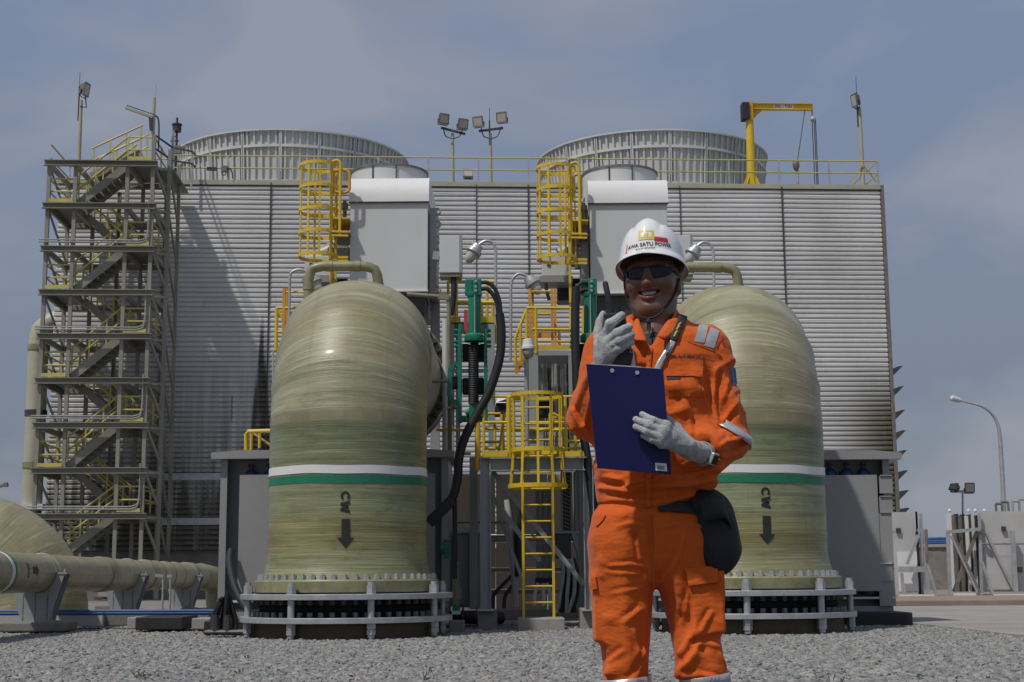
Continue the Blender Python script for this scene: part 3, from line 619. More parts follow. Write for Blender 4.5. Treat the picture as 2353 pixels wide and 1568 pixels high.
mb.box(((L0+xb)/2, 61, zB), (xb-L0, .05, .24)); mb.box(((L0+xb)/2, 61, zB+.13), (xb-L0, .24, .035)); mb.box(((L0+xb)/2, 61, zB-.13), (xb-L0, .24, .035)); mb.build('boom', M['yel'], cr_)
mb = MB(); mb.prism([(L0, 60.98, zB-.15), (L0+.48, 60.98, zB-.15), (L0, 60.98, zA)], (0, .04, 0)); mb.build('gusset', M['yel'], cr_)
hx = xb-.02; mb = MB(); zh = zB-.55; mb.box((hx, 61, zh+.3), (.06, .06, .4)); mb.sphere((hx+.02, 61, zh), .13, 10, 8); mb.build('trolley_block', M['galv'], cr_)
for dx in (-.02, .07, .13):
    mb = MB(); mb.cyl((hx+dx, 61, zh), (hx+dx, 61, zr+.1), .02, n=6); mb.build('hoist_chain', M['dark'], cr_)
mb = MB(); mb.cyl((xb-.35, 61, zB-.15), at(1833, 368, 60.7), .018, n=6); mb.build('guy_rope', M['dark'], cr_)
def text_mesh(s, size, bold=0.0, align='CENTER'):
    cu = bpy.data.curves.new('t', 'FONT'); cu.body = s; cu.size = size; cu.align_x = align; cu.align_y = 'CENTER'; cu.offset = bold*size; cu.resolution_u = 3
    o = bpy.data.objects.new('t', cu); COL.objects.link(o); bpy.context.view_layer.update()
    dg = bpy.context.evaluated_depsgraph_get(); me = bpy.data.meshes.new_from_object(o.evaluated_get(dg))
    bm = bmesh.new(); bm.from_mesh(me); bmesh.ops.triangulate(bm, faces=bm.faces[:])
    V = [(v.co.x, v.co.y) for v in bm.verts]; bm.verts.index_update(); Fc = [tuple(v.index for v in f.verts) for f in bm.faces]
    bm.free(); bpy.data.objects.remove(o); bpy.data.curves.remove(cu); bpy.data.meshes.remove(me); return V, Fc
def split_tris(V, Fc, mx):                   # cut triangles until edges are short, so that print follows curved things
    V = list(V); Fc = list(Fc); i = 0; mids = {}
    while i < len(Fc):
        a, b, c = Fc[i]; ed = [(math.dist(V[p], V[q]), p, q, r) for p, q, r in ((a, b, c), (b, c, a), (c, a, b))]; d, p, q, r = max(ed)
        if d > mx and len(Fc) < 20000:
            k = (min(p, q), max(p, q))
            if k not in mids: mids[k] = len(V); V.append(((V[p][0]+V[q][0])/2, (V[p][1]+V[q][1])/2))
            m = mids[k]; Fc[i] = (p, m, r); Fc.append((m, q, r))
        else: i += 1
    return V, Fc
M['ink'] = mat('black_ink', (.018, .018, .018), .6, 0, .1, 4)
a, b2 = at(1777, 246, 61), at(1822, 246, 61)
mb = MB(); mb.box(((a.x+b2.x)/2, 60.965, zB), (b2.x-a.x, .012, .20)); sg = mb.build('sign_plate', M['white'], cr_)
V, Fc = text_mesh('SWL 1 TON', .21, .012); mb = MB(); mb.add([((a.x+b2.x)/2+x_*.70, 60.955, zB+y_) for x_, y_ in V], Fc); mb.build('lettering', M['ink'], sg)
# hanging lamp by the crane
c = at(1832, 390, 60.7); r = thing('bulkhead_lamp', 'oval lamp on a short post at the roof edge below the crane boom', 'lamp', Vector((c.x, 60.7, zr)))
mb = MB(); mb.cyl((c.x, 60.7, zr), (c.x, 60.7, c.z+.1), .06, n=8); mb.build('post', M['galv'], r); mb = MB(); mb.sphere((c.x-.06, 60.65, c.z+.2), .28, 12, 8, (.55, .5, 1)); mb.build('lamp_body', M['lamp'], r, smooth=True)
FR = 0.0
# ------------------------------------------------------------------ large circulating-water pipes
hexme = {}
def hexnut(r, h, name='bolt', stud=0.0, m='galv'):
    k = (r, h, name, stud, m)
    if k not in hexme:
        mb = MB(); mb.cyl((0, 0, 0), (0, 0, h), r, n=6)
        if stud: mb.cyl((0, 0, h), (0, 0, h+stud), r*.55, n=6)
        hexme[k] = mesh_of(mb, name, M[m])
    return hexme[k]
def wrap(V, Fc, c, R, ang0, z0, mx=.05):     # flat print -> on an upright cylinder, facing ang0 (0 = towards the viewer)
    V, Fc = split_tris(V, Fc, mx)
    return [(c.x+R*math.sin(ang0+x_/R), c.y-R*math.cos(ang0+x_/R), z0+y_) for x_, y_ in V], Fc
def block_cw(h):                             # heavy stencil-cut C and W of cap height h, centred
    V = []; F = []; n = 20
    for k in range(n+1):
        a = rad(42)+(2*PI-rad(84))*k/n; V += [(-.72*h+.50*h*math.cos(a), .5*h*math.sin(a)), (-.72*h+.25*h*math.cos(a), .25*h*math.sin(a))]
    for k in range(n): F += [(2*k, 2*k+2, 2*k+1), (2*k+2, 2*k+3, 2*k+1)]
    xs = [(-.10, .5), (.13, -.5), (.42, .36), (.71, -.5), (.94, .5)]; w = .15*h
    for (x0_, y0_), (x1_, y1_) in zip(xs, xs[1:]):
        o = len(V); V += [(x0_*h-w, y0_*h), (x0_*h+w, y0_*h), (x1_*h+w, y1_*h), (x1_*h-w, y1_*h)]; F += [(o, o+3, o+2), (o, o+2, o+1)] if y0_ > y1_ else [(o, o+1, o+2), (o, o+2, o+3)]
    return V, F
def cw_pipe(cx, vc, ringrot, label, m, cwx, loop):
    R = 1.03; Rb = 1.18; z0 = 2.72; c = Vector((cx, vc, 0))
    root = thing('cooling_water_pipe', label, 'pipe', Vector((cx, vc, 0)), 'big fibreglass cooling water pipes')
    # shell: upright part, mitred elbow, level part to the rear flange
    st_ = []                                 # (centre, tilt angle, radius, running length)
    zs = [.70+.06*i for i in range(int((z0-.70)/.06)+1)]+[z0]
    for z in zs:
        fl = .10*max(0, 1-(z-.70)/.42)**2; st_.append((Vector((cx, vc, z)), 0.0, R+fl, z))
    L0 = z0
    segs = [(0, 22.5), (22.5, 45), (45, 67.5), (67.5, 90)]
    cen = Vector((cx, vc+Rb, z0)); pts = []
    for a0, a1 in segs:
        p, q = [cen+Vector((0, -Rb*math.cos(rad(a)), Rb*math.sin(rad(a)))) for a in (a0, a1)]
        for t in np.linspace(0, 1, 9): pts.append((p.lerp(q, t), a0+(a1-a0)*(t), t))
    run = L0; prev = None
    for p, a, t in pts:
        if t < .01: continue
        if prev is not None: run += (p-prev).length*1.35
        prev = p; seam = max(0, 1-min(t, 1-t)/.16)
        st_.append((p, rad(a), R+.012*min(1, seam*1.6), run+.001))
    end = prev; 
    for i in range(1, 12): st_.append((end+Vector((0, .26*i, 0)), PI/2, R, run+.26*i))
    n = 72; mb = MB(); rs = random.Random(int(cx*10))
    for (p, a, r, l) in st_:
        r += rs.uniform(-.0035, .0035)
        for k in range(n+1):
            th = 2*PI*k/n-PI; e1 = Vector((1, 0, 0)); e2 = Vector((0, math.cos(a), -math.sin(a)))  # e2: rear side of the section, tilting down as the pipe bends back
            d = e1*math.sin(th) - e2*math.cos(th); mb.v.append(tuple(p+d*r)); mb.uv.append((th*R, l))
    m1 = n+1
    for i in range(len(st_)-1):
        for k in range(n): mb.f.append((i*m1+k, i*m1+k+1, (i+1)*m1+k+1, (i+1)*m1+k))
    mb.build('pipe_shell', m, root, smooth=True, angle=50)
    # painted rings
    zb_ = 2.05
    for za, zc, mm, nm in ((zb_, zb_+.105, 'white_ring', 'white'), (zb_-.125, zb_-.022, 'green_ring', 'green')):
        b_ = MB(); mb_n = 96; rs2 = random.Random(5)
        pr = [[], []]
        for k in range(mb_n):
            j0 = math.sin(k*.5)*.004+math.sin(k*.17+cx)*.006
            for q, z in ((0, za+j0), (1, zc+j0)): pr[q].append((cx+(R+.006)*math.cos(2*PI*k/mb_n), vc+(R+.006)*math.sin(2*PI*k/mb_n), z))
        b_.add(pr[0]+pr[1], [(k, (k+1) % mb_n, mb_n+(k+1) % mb_n, mb_n+k) for k in range(mb_n)]); b_.build(mm, M['white'] if nm == 'white' else M['greenb'], root, smooth=True)
    # CW and the arrow
    ang = math.asin(max(-1, min(1, (at(cwx[0], 1145, vc-.95).x-cx)/R)))
    V, Fc = block_cw(.118); V = [(y_, -x_) for x_, y_ in V]
    zc = at(cwx[0], cwx[1], vc-R).z; P, Fc = wrap(V, Fc, c, R+.007, ang, zc); b_ = MB(); b_.add(P, Fc); b_.build('lettering', M['ink'], root)
    za, zt = at(cwx[2], cwx[3], vc-R).z, at(cwx[2], cwx[4], vc-R).z; hh = za-zt
    V = [(-.052, 0), (.052, 0), (.052, -hh*.64), (.105, -hh*.64), (0, -hh), (-.105, -hh*.64), (-.052, -hh*.64)]; Fc = [(0, 1, 2), (0, 2, 6), (3, 4, 5)]
    P, Fc = wrap([(-x_, y_) for x_, y_ in V], [f[::-1] for f in Fc], c, R+.007, math.asin(max(-1, min(1, (at(cwx[2], 1220, vc-.95).x-cx)/R))), za); b_ = MB(); b_.add(P, Fc); b_.build('flow_arrow', M['ink'], root)
    # bottom flange, ring plates, rubber bellows and base
    b_ = MB(); b_.lathe([(R-.03, .58), (1.19, .58), (1.195, .60), (1.195, .715), (1.18, .735), (R+.06, .735)], (cx, vc, 0), 72); b_.build('flange', m if False else M['frps'], root, smooth=True)
    b_ = MB(); b_.ring(1.0, 1.17, .555, .58, (cx, vc, 0), 64); b_.build('gasket', M['rub'], root)
    for z in (.49, .205):
        b_ = MB(); b_.ring(1.0, 1.37, z, z+.07, (cx, vc, 0), 72); b_.build('ring_plate', M['galv'], root, bevel=.006)
    b_ = MB(); b_.lathe([(1.10, .275), (1.13, .30), (1.10, .33), (1.15, .38), (1.10, .43), (1.13, .47), (1.10, .49)], (cx, vc, 0), 64); b_.build('bellows', M['rub'], root, smooth=True)
    b_ = MB(); b_.lathe([(1.20, -.05), (1.20, .19), (1.17, .205), (1.0, .205)], (cx, vc, 0), 64); b_.build('base_ring', M['rust'], root, smooth=True)
    nb = 52
    for k in range(nb):
        a = 2*PI*(k+.5)/nb+.02; p = Vector((cx+1.12*math.cos(a), vc+1.12*math.sin(a), 0)); rz = rs.uniform(0, 1)
        piece(hexnut(.038, .058, 'bolt', .012), 'bolt', root, p+Vector((0, 0, .735+rs.uniform(0, .004))), rz)
        q = Vector((cx+1.17*math.cos(a), vc+1.17*math.sin(a), 0))
        piece(hexnut(.036, .06, 'bolt', .0, 'dark'), 'bolt', root, q+Vector((0, 0, .428)), rz); piece(hexnut(.038, .062, 'bolt', .0, 'lampm'), 'bolt', root, q+Vector((0, 0, .275)), rz)
    for k in range(8):
        a = -PI/2+rad(22.5+45*k)+ringrot; p = Vector((cx+1.285*math.cos(a), vc+1.285*math.sin(a), 0))
        b_ = MB(); b_.cyl(p+Vector((0, 0, .03)), p+Vector((0, 0, .705)), .043, n=14); b_.build('tie_rod', M['galv'], root, smooth=True)
        for z, r, h in ((.56, .064, .018), (.580, .060, .085), (.14, .060, .064), (.07, .060, .06)):
            piece(hexnut(r, h, 'nut'), 'nut', root, p+Vector((0, 0, z)), .3*k)
    # rear flange with its bolts
    e = end+Vector((0, 2.78, 0)); b_ = MB(); b_.lathe([(R-.05, 0), (1.16, 0), (1.16, .14), (R-.05, .14)], e, 64, axis='Y'); b_.build('flange', M['frps'], root, smooth=True)
    bm_ = MB(); bm_.cyl((0, 0, 0), (0, -.09, 0), .05, n=6); bm_.cyl((0, -.09, 0), (0, -.13, 0), .03, n=6); bme = mesh_of(bm_, 'bolt', M['dark'])
    for k in range(44):
        a = 2*PI*k/44; piece(bme, 'bolt', root, e+Vector((1.10*math.cos(a), 0, 1.10*math.sin(a))))
    b_ = MB(); b_.lathe([(.9, .15), (1.16, .15), (1.16, .55), (.9, .55)], e, 48, axis='Y'); b_.build('valve_body', M['dark'], root, smooth=True)
    # small vent loop over the crown
    P = [at(x_, y_, vv) for x_, y_, vv in loop]; Q = []
    for i, p in enumerate(P):                 # round the corners
        if 0 < i < len(P)-1:
            a, b2 = (P[i-1]-p).normalized(), (P[i+1]-p).normalized(); r = .22
            Q += [p+a*r, p+a*r*.55+b2*r*.08, p+a*r*.22+b2*r*.22, p+b2*r*.55+a*r*.08, p+b2*r]
        else: Q.append(p)
    b_ = MB(); b_.tube(Q, .072, 16); b_.build('vent_pipe', M['frps'], root, smooth=True)
    for i in range(1, len(P)-1):
        for dd in (-1, 1):
            d = (P[i+dd]-P[i]).normalized(); p = P[i]+d*.25; b_ = MB(); b_.tube([p, p+d*.10], .081, 16); b_.build('pipe_collar', M['frps'], root, smooth=True)
    return root
M['greenb'] = mat('green_band_paint', (.012, .17, .09), .45, 0, .12, 6, .03, 60)
M['lampm'] = mat('dull_bolt_steel', (.16, .16, .155), .5, .4, .2, 6)
VL, VRt = 19.2, 19.75
cxl = at(799, 1250, VL).x; cxr = at(1722, 1250, VRt).x
cw_pipe(cxl, VL, rad(-3), 'whole olive fibreglass cooling water pipe bending back, clear of the standing worker', M['frp'], (795, 1156, 796, 1193, 1260), [(709, 700, 20.35), (709, 612, 20.35), (869, 612, 20.35), (869, 660, 20.35)])
cw_pipe(cxr, VRt, rad(11), 'olive fibreglass cooling water pipe partly hidden behind the standing worker', M['frp2'], (1757, 1146, 1760, 1186, 1251), [(1540, 690, 20.9), (1540, 615, 20.9), (1696, 615, 20.9), (1696, 660, 20.9)])

# ------------------------------------------------------------------ gas cylinder cabinets behind the pipes
def cabinet(x0, x1, eave0, eave1, ytop, yeave, ybot, v, label, panel, cyl_px, side):
    dep = 1.5; zt = at(x0, yeave, v).z; ub = (ybot); a = at(x0, 1250, v).x; b = at(x1, 1250, v).x; zb_ = at((x0+x1)/2, ybot, v).z
    root = thing('gas_cylinder_cabinet', label, 'cabinet', Vector(((a+b)/2, v+dep/2, zb_)), 'grey gas cylinder cabinets')
    mb = MB(); mb.box(((a+b)/2, v+dep-.02, (zt+zb_)/2), (b-a, .04, zt-zb_)); mb.build('rear_wall', M['cab'], root)
    for u, mn in ((a+.02, 1), (b-.02, -1)):
        mb = MB(); mb.box((u, v+dep/2, (zt+zb_)/2), (.04, dep-.05, zt-zb_)); mb.build('side_wall', M['cab'], root)
    for u in (a+.05, b-.05):
        mb = MB(); mb.box((u, v+.04, (zt+zb_)/2), (.10, .08, zt-zb_)); mb.build('corner_post', M['cab'], root)
    mb = MB(); mb.box(((a+b)/2, v+.34, (zt+zb_)/2), (b-a-.1, .03, zt-zb_)); mb.build('front_wall', M['cab'], root)
    # hood with chamfered ends
    ea, eb = at(eave0, yeave, v-.15).x, at(eave1, yeave, v-.15).x; zh = at((x0+x1)/2, ytop, v).z; ch = .42; th = .075
    for i in range(1):
        pr = [(ea, zt-.02), (ea, zt+th), (ea+ch, zh), (eb-ch, zh), (eb, zt+th), (eb, zt-.02)]
        mb = MB(); mb.prism([(u, v-.12, z) for u, z in pr], (0, dep+.3, 0)); mb.build('hood', M['cab'], root)
    # front screen
    px0, py0, px1, py1 = panel; mb = MB(); mb.pbox(px0, py0, px1, py1, v-.03, .03); mb.build('front_screen', M['cab'], root)
    mb = MB(); mb.box(((a+b)/2, v+.1, zb_+.12), (b-a+.02, .22, .03)); mb.build('base_channel', M['pale'], root)
    mb = MB(); mb.box(((a+b)/2, v+.75, zb_-.10), (b-a-.05, 1.4, .2)); mb.build('plinth_frame', M['cab'], root)
    return root, a, b, zt, zb_
r1, a1_, b1_, zt1, zb1 = cabinet(503, 1030, 484, 1042, 1035, 1053, 1400, 21.6, 'wide grey sheet metal cabinet behind the unobstructed water pipe', (548, 1090, 1000, 1359), None, 0)
r2, a2_, b2_, zt2, zb2 = cabinet(1470, 2052, 1455, 2074, 1038, 1058, 1395, 22.0, 'wide grey sheet metal cabinet with shelf slots, beside the apron', (1860, 1092, 2021, 1359), None, 1)
for y in (1093, 1133, 1141, 1178, 1295, 1335):
    mb = MB(); mb.pbox(2022, y-1.6, 2050, y+1.0, 21.965, .05); mb.build('shelf_edge', M['cab' if y != 1295 else 'pale'], r2)
for y0, y1 in ((1096, 1132), (1143, 1177), (1180, 1294), (1297, 1334), (1337, 1392)):
    mb = MB(); mb.pbox(2021, y0-1, 2051, y1+1, 21.985, .03); mb.build('side_panel', M['cab'], r2)
def gas_cyl(px, ytop, v, label):
    c = at(px, ytop, v); root = thing('gas_cylinder', label, 'gas cylinder', Vector((c.x, v, zb1+.15)), 'blue gas cylinders in the cabinets')
    z = c.z; mb = MB(); mb.lathe([(.112, zb1+.15-z), (.112, -.16), (.103, -.10), (.06, -.045), (.035, -.03)], (c.x, v, z), 20); mb.build('cylinder_body', M['cylblue'], root, smooth=True)
    mb = MB(); mb.cyl((c.x, v, z-.03), (c.x, v, z+.03), .028, n=10); mb.cyl((c.x-.05, v, z+.02), (c.x+.05, v, z+.02), .016, n=8); mb.cyl((c.x, v, z+.03), (c.x, v, z+.06), .04, n=10); mb.build('valve', M['dark'], root)
gas_cyl(578, 1075, 21.76, 'blue gas cylinder at the open end of the cabinet behind the near pipe'); gas_cyl(620, 1075, 21.76, 'blue gas cylinder half hidden by the rim of the near pipe')
for px, l in ((1906, 'blue gas cylinder next to the pipe behind the worker'), (1944, 'middle blue gas cylinder of the three in the slotted cabinet'), (1983, 'blue gas cylinder nearest the shelf slots of the cabinet')): gas_cyl(px, 1072, 22.16, l)
# black plinth blocks
def block(name, x0, y0, x1, y1, v, dep, m, label, cat='block', bev=.015):
    mb = MB(); mb.pbox(x0, y0, x1, y1, v, dep); o = mb.build(name, M[m], None, bevel=bev); tag(o, label, cat); return o
block('plinth_block', 1955, 1408, 2098, 1447, 21.4, 1.2, 'blk', 'black painted concrete block under the corner of the slotted cabinet')
block('plinth_block', 468, 1427, 575, 1460, 19.6, .9, 'blk', 'black block behind the bundle of cable glands')
block('plinth_block', 311, 1418, 420, 1448, 21.0, 1.0, 'blk', 'long black block lying along the pale concrete kerb')
block('kerb_stone', 440, 1421, 500, 1447, 21.2, .6, 'conc', 'pale concrete kerb stone next to the cable glands')
block('kerb_wall', -60, 1406, 236, 1441, 22.4, .35, 'conc3', 'low pale concrete kerb wall under the blue pipe')
block('kerb_wall', 236, 1407, 480, 1438, 22.5, .3, 'conc2', 'stained darker stretch of low kerb wall behind the black block')
block('footing', 292, 1419, 313, 1446, 21.05, .7, 'conc', 'small concrete footing at the end of the long black block')
block('footing', 1098, 1402, 1142, 1450, 20.95, .55, 'conc2', 'square concrete footing under the grey portal column by the open pipe')
block('footing', 1334, 1398, 1385, 1449, 21.0, .55, 'conc', 'square concrete footing under the portal column beside the worker')
block('footing', 1032, 1427, 1066, 1456, 19.9, .4, 'conc2', 'small concrete footing at the edge of the ring plates')
block('ladder_footing', 1190, 1421, 1298, 1452, 20.5, .75, 'conc', 'pale concrete slab under the foot of the yellow ladder')
# blue pipe along the kerb
b_ = MB(); b_.tube([at(-40, 1405, 22.1), at(497, 1404, 22.1)], .022, 10); o = b_.build('pipe_run', M['blue'], None, smooth=True); o.name = 'blue_pipe'; tag(o, 'thin blue pipe running low along the concrete kerb', 'pipe')
b_ = MB(); b_.tube([at(-40, 1412, 22.15), at(497, 1411, 22.15)], .018, 8); o = b_.build('blue_pipe', M['blue'], None, smooth=True); tag(o, 'thinner blue line just beneath the blue kerb pipe', 'pipe')

# ------------------------------------------------------------------ pipe on saddle supports, and the big elbow behind it
p0, p1 = at(0, 1311, 19.5), at(462, 1322, 34.0); dr = (p1-p0); zc_ = (p0.z+p1.z)/2
A = Vector((p0.x, p0.y, .86)); Bv = Vector((p1.x, p1.y, .82)); dirv = (Bv-A).normalized(); A0 = A-dirv*3
rt = thing('saddle_pipe', 'long horizontal pale green pipe resting on grey saddle supports', 'pipe', Vector((A.x, A.y, .5)))
Lp = (Bv-A0).length; nn = 44; mb = MB(); side = Vector((dirv.y, -dirv.x, 0)); Rp = .275; rs = random.Random(3)
for i in range(nn+1):
    p = A0.lerp(Bv, i/nn)
    for k in range(33):
        th = 2*PI*k/32; mb.v.append(tuple(p+(side*math.cos(th)+Vector((0, 0, 1))*math.sin(th))*(Rp+rs.uniform(-.0015, .0015)))); mb.uv.append((th*Rp*2, i/nn*Lp*1.5))
for i in range(nn):
    for k in range(32): mb.f.append((i*33+k, i*33+k+1, (i+1)*33+k+1, (i+1)*33+k))
mb.build('pipe_shell', M['frp2'], rt, smooth=True)
def on_pipe(px): # parameter of the point on the axis under a picture column
    best = min(((abs((rotz(A0.lerp(Bv, t/400), 0)-EYE).dot(RGT)/(A0.lerp(Bv, t/400)-EYE).dot(fwd)*FPX+1176.5-px), t/400) for t in range(401))); return best[1]
def ringon(t, w, r, name, m):
    p = A0.lerp(Bv, t); b_ = MB(); b_.tube([p-dirv*w/2, p-dirv*w/2*.9, p+dirv*w/2*.9, p+dirv*w/2], [Rp+.002, r, r, Rp+.002], 32, caps=False); b_.build(name, m, rt, smooth=True)
ringon(on_pipe(-16), .12, Rp+.006, 'white_ring', M['white']); ringon(on_pipe(-10), .07, Rp+.006, 'green_ring', M['greenb'])
for px, w in ((232, .5), (330, .3), (430, .6)): ringon(on_pipe(px), w, Rp+.02, 'joint_collar', M['frps'])
for px in (330, 352, 375, 398): ringon(on_pipe(px), .10, Rp+.012, 'joint_collar', M['frp2'])
tl = on_pipe(28); p = A0.lerp(Bv, tl)
def onside(V, Fc, px, r): # print on the flank of the pipe
    t = on_pipe(px); p = A0.lerp(Bv, t); V, Fc = split_tris(V, Fc, .05); P = []
    for x_, y_ in V:
        th = y_/r+.12; P.append(p+dirv*x_+(side*math.cos(th)+Vector((0, 0, 1))*math.sin(th))*r)
    return P, Fc
V, Fc = text_mesh('CW', .12, .02); V = [(-y_, x_) for x_, y_ in V]; P, Fc = onside(V, Fc, 19, Rp+.004); b_ = MB(); b_.add(P, Fc); b_.build('lettering', M['ink'], rt)
V = [(-.12, .05), (-.12, -.05), (.04, -.05), (.04, -.09), (.14, 0), (.04, .09), (.04, .05)]; P, Fc = onside(V, [(0, 1, 2), (0, 2, 6), (3, 4, 5)], 35, Rp+.004); b_ = MB(); b_.add(P, Fc); b_.build('flow_arrow', M['ink'], rt)
def saddle(px, label, foot):
    t = on_pipe(px); p = A0.lerp(Bv, t); root = thing('pipe_saddle', label, 'pipe support', Vector((p.x, p.y, 0)), 'grey pipe saddles')
    b_ = MB(); X, Y = side, dirv
    for d in (-.16, .16):
        q = p+Y*d; pl = [q-X*.20+Vector((0, 0, .12-.8)), q+X*.20+Vector((0, 0, .12-.8)), q+X*.40+Vector((0, 0, .0)), q+X*.30+Vector((0, 0, .0))]
        pl += [q+X*(Rp+.01)*math.cos(a)+Vector((0, 0, (Rp+.01)*math.sin(a))) for a in np.linspace(0, -PI, 13)]
        pl += [q-X*.30, q-X*.40]; b_.prism(pl, Y*.016)
    b_.build('saddle_plate', M['steel'], root)
    for xx in (-.17, 0, .17):
        c_ = MB(); c_.add([p+X*(xx-.01)+Y*d+Vector((0, 0, z)) for d, z in ((-.16, -.68), (.16, -.68), (.16, -.30), (-.16, -.30))]+[p+X*(xx+.01)+Y*d+Vector((0, 0, z)) for d, z in ((-.16, -.68), (.16, -.68), (.16, -.30), (-.16, -.30))], [(0, 1, 2, 3), (7, 6, 5, 4), (0, 4, 5, 1), (1, 5, 6, 2), (2, 6, 7, 3), (3, 7, 4, 0)]); c_.build('stiffener', M['steel'], root)
    c_ = MB(); Mx = Matrix((X, Y, Vector((0, 0, 1)))).transposed(); c_.box(p+Vector((0, 0, -.69)), (.52, .42, .03), Mx)
    for sg in (-1, 1): c_.box(p+X*sg*.36+Vector((0, 0, .0)), (.14, .34, .03), Mx)
    c_.build('plate', M['steel'], root)
    c_ = MB(); c_.tube([p+(X*math.cos(a)+Vector((0, 0, math.sin(a))))*(Rp+.008) for a in np.linspace(0, PI, 17)], .010, 6); c_.build('clamp_band', M['galv'], root)
    for sg in (-1, 1): 
        c_ = MB(); c_.cyl(p+X*sg*.36+Vector((0, 0, -.05)), p+X*sg*.36+Vector((0, 0, .06)), .018, n=6); c_.build('bolt', M['galv'], root)
    f = MB(); f.box(p+Vector((0, 0, -.70-.055)), (.95, .75, .13), Mx); f.build('concrete_foot', M['conc2'], root, bevel=.02)
saddle(91, 'nearest grey saddle under the long pipe, standing on a wide concrete foot', 1); saddle(289, 'middle grey saddle under the long pipe', 0); saddle(424, 'farthest grey saddle under the long pipe near the cabinet', 0)
# drop leg at the far end
b_ = MB(); e_ = Bv; b_.tube([e_-dirv*.25, e_+Vector((.18, .25, -.06)), e_+Vector((.30, .45, -.28)), e_+Vector((.32, .5, -.8))], [.3, .3, .29, .28], 24); b_.build('elbow', M['frps'], rt, smooth=True)
# little drain taps beyond the pipe
tp_ = thing('drain_tap', 'pair of thin standing drain pipes with a small tap beside the long pipe', 'tap', at(383, 1400, 24))
for px in (374, 391):
    b_ = MB(); b_.pvert(px, 1326, 1404, 24, .035, rnd=True); b_.build('standpipe', M['galv'], tp_)
b_ = MB(); b_.pbar(357, 1322, 376, 1325, 24, .05); b_.pbar(384, 1324, 396, 1324, 24, .05); b_.build('tap_handle', M['galv'], tp_)
# wide elbow at the edge of the picture
VE = 27.0
eb = thing('wide_elbow_pipe', 'very wide weathered fibreglass elbow turning down behind the long pipe', 'pipe', Vector((at(60, 1400, VE).x, VE, 0)))
cx_, z_t = at(-10, 1300, VE), at(0, 1135, VE).z
mb = MB(); Rr = 1.02; path = []
uo = at(199, 1400, VE).x-Rr; zaxis = z_t-Rr; rb_ = 1.25
for x_ in np.linspace(-4.0, -rb_, 8): path.append((Vector((uo+x_, VE, zaxis)), 0.0))
for a in np.linspace(0, 90, 13): path.append((Vector((uo-rb_+rb_*math.sin(rad(a)), VE, zaxis-rb_+rb_*math.cos(rad(a)))), rad(a)))
path.append((Vector((uo, VE, -.05)), rad(90))); ln = 0; pv = None
for p, a in path:
    if pv is not None: ln += (p-pv).length
    pv = p; rr_ = Rr+ (.02 if len(mb.v) % 4 else .0)
    for k in range(49):
        th = 2*PI*k/48; e1 = Vector((0, -1, 0)); e2 = Vector((math.sin(a), 0, math.cos(a))); mb.v.append(tuple(p+(e1*math.cos(th)+e2*math.sin(th))*Rr)); mb.uv.append((th*Rr, ln))
for i in range(len(path)-1):
    for k in range(48): mb.f.append((i*49+k, i*49+k+1, (i+1)*49+k+1, (i+1)*49+k))
mb.build('pipe_shell', M['frp'], eb, smooth=True, angle=50)
b_ = MB(); b_.ring(Rr, Rr+.12, 0, .16, (uo, VE, 0), 48); b_.build('base_flange', M['frps'], eb, smooth=True)
block('footing', 217, 1392, 262, 1419, 30, .8, 'conc2', 'concrete footing under the stair tower beyond the long pipe')
block('wall_stub', 225, 1330, 290, 1372, 40, .5, 'conc', 'low pale wall stub seen under the long pipe')
# small far lamp at the picture's edge
lf = thing('far_lamp', 'small far lamp arm poking above the wide elbow', 'lamp', at(8, 1120, 70)); b_ = MB(); b_.pbar(-10, 1122, 10, 1115, 70, .12); b_.pbar(10, 1115, 18, 1114, 70, .2); b_.pvert(-12, 1122, 1330, 70, .14); b_.build('lamp_arm', M['lamp'], lf)

# ------------------------------------------------------------------ cable glands and hoses by the near pipe
cb = thing('cable_bundle', 'bundle of black cables rising from round glands in the gravel', 'cable', at(505, 1455, 19.0))
for i, (xa, xb, yt) in enumerate(((486, 507, 1375), (498, 512, 1372), (508, 521, 1362), (516, 522, 1360), (524, 525, 1358), (534, 524, 1366), (492, 508, 1385), (542, 527, 1370))):
    b_ = MB(); b_.ptube([(xa, 1452), (xa+1, 1425), ((xa+xb)/2, 1398), (xb, yt)], 19.1+.05*(i % 3), .026, 8, 5); b_.build('cable', M['rub'], cb, smooth=True)
for x_ in (495, 523):
    b_ = MB(); b_.pvert(x_, 1420, 1450, 18.95, .115, rnd=True); b_.pvert(x_, 1414, 1421, 18.95, .09, rnd=True); b_.pvert(x_, 1450, 1460, 18.95, .07, rnd=True); b_.build('cable_gland', M['dark'], cb, smooth=True)
b_ = MB(); b_.pbox(470, 1449, 572, 1453, 18.9, .25); b_.build('base_strip', M['galv'], cb)
hs = MB(); hs.ptube([(531, 1266, 21.5), (528, 1290, 21.3), (533, 1325, 21.0), (545, 1362, 20.7), (568, 1400, 20.4), (604, 1440, 20.1)], 21, .055, 12, 6); o = hs.build('drain_hose', M['rub'], None, smooth=True); tag(o, 'thick black hose leaving the cabinet front and dropping towards the ring plates', 'hose')
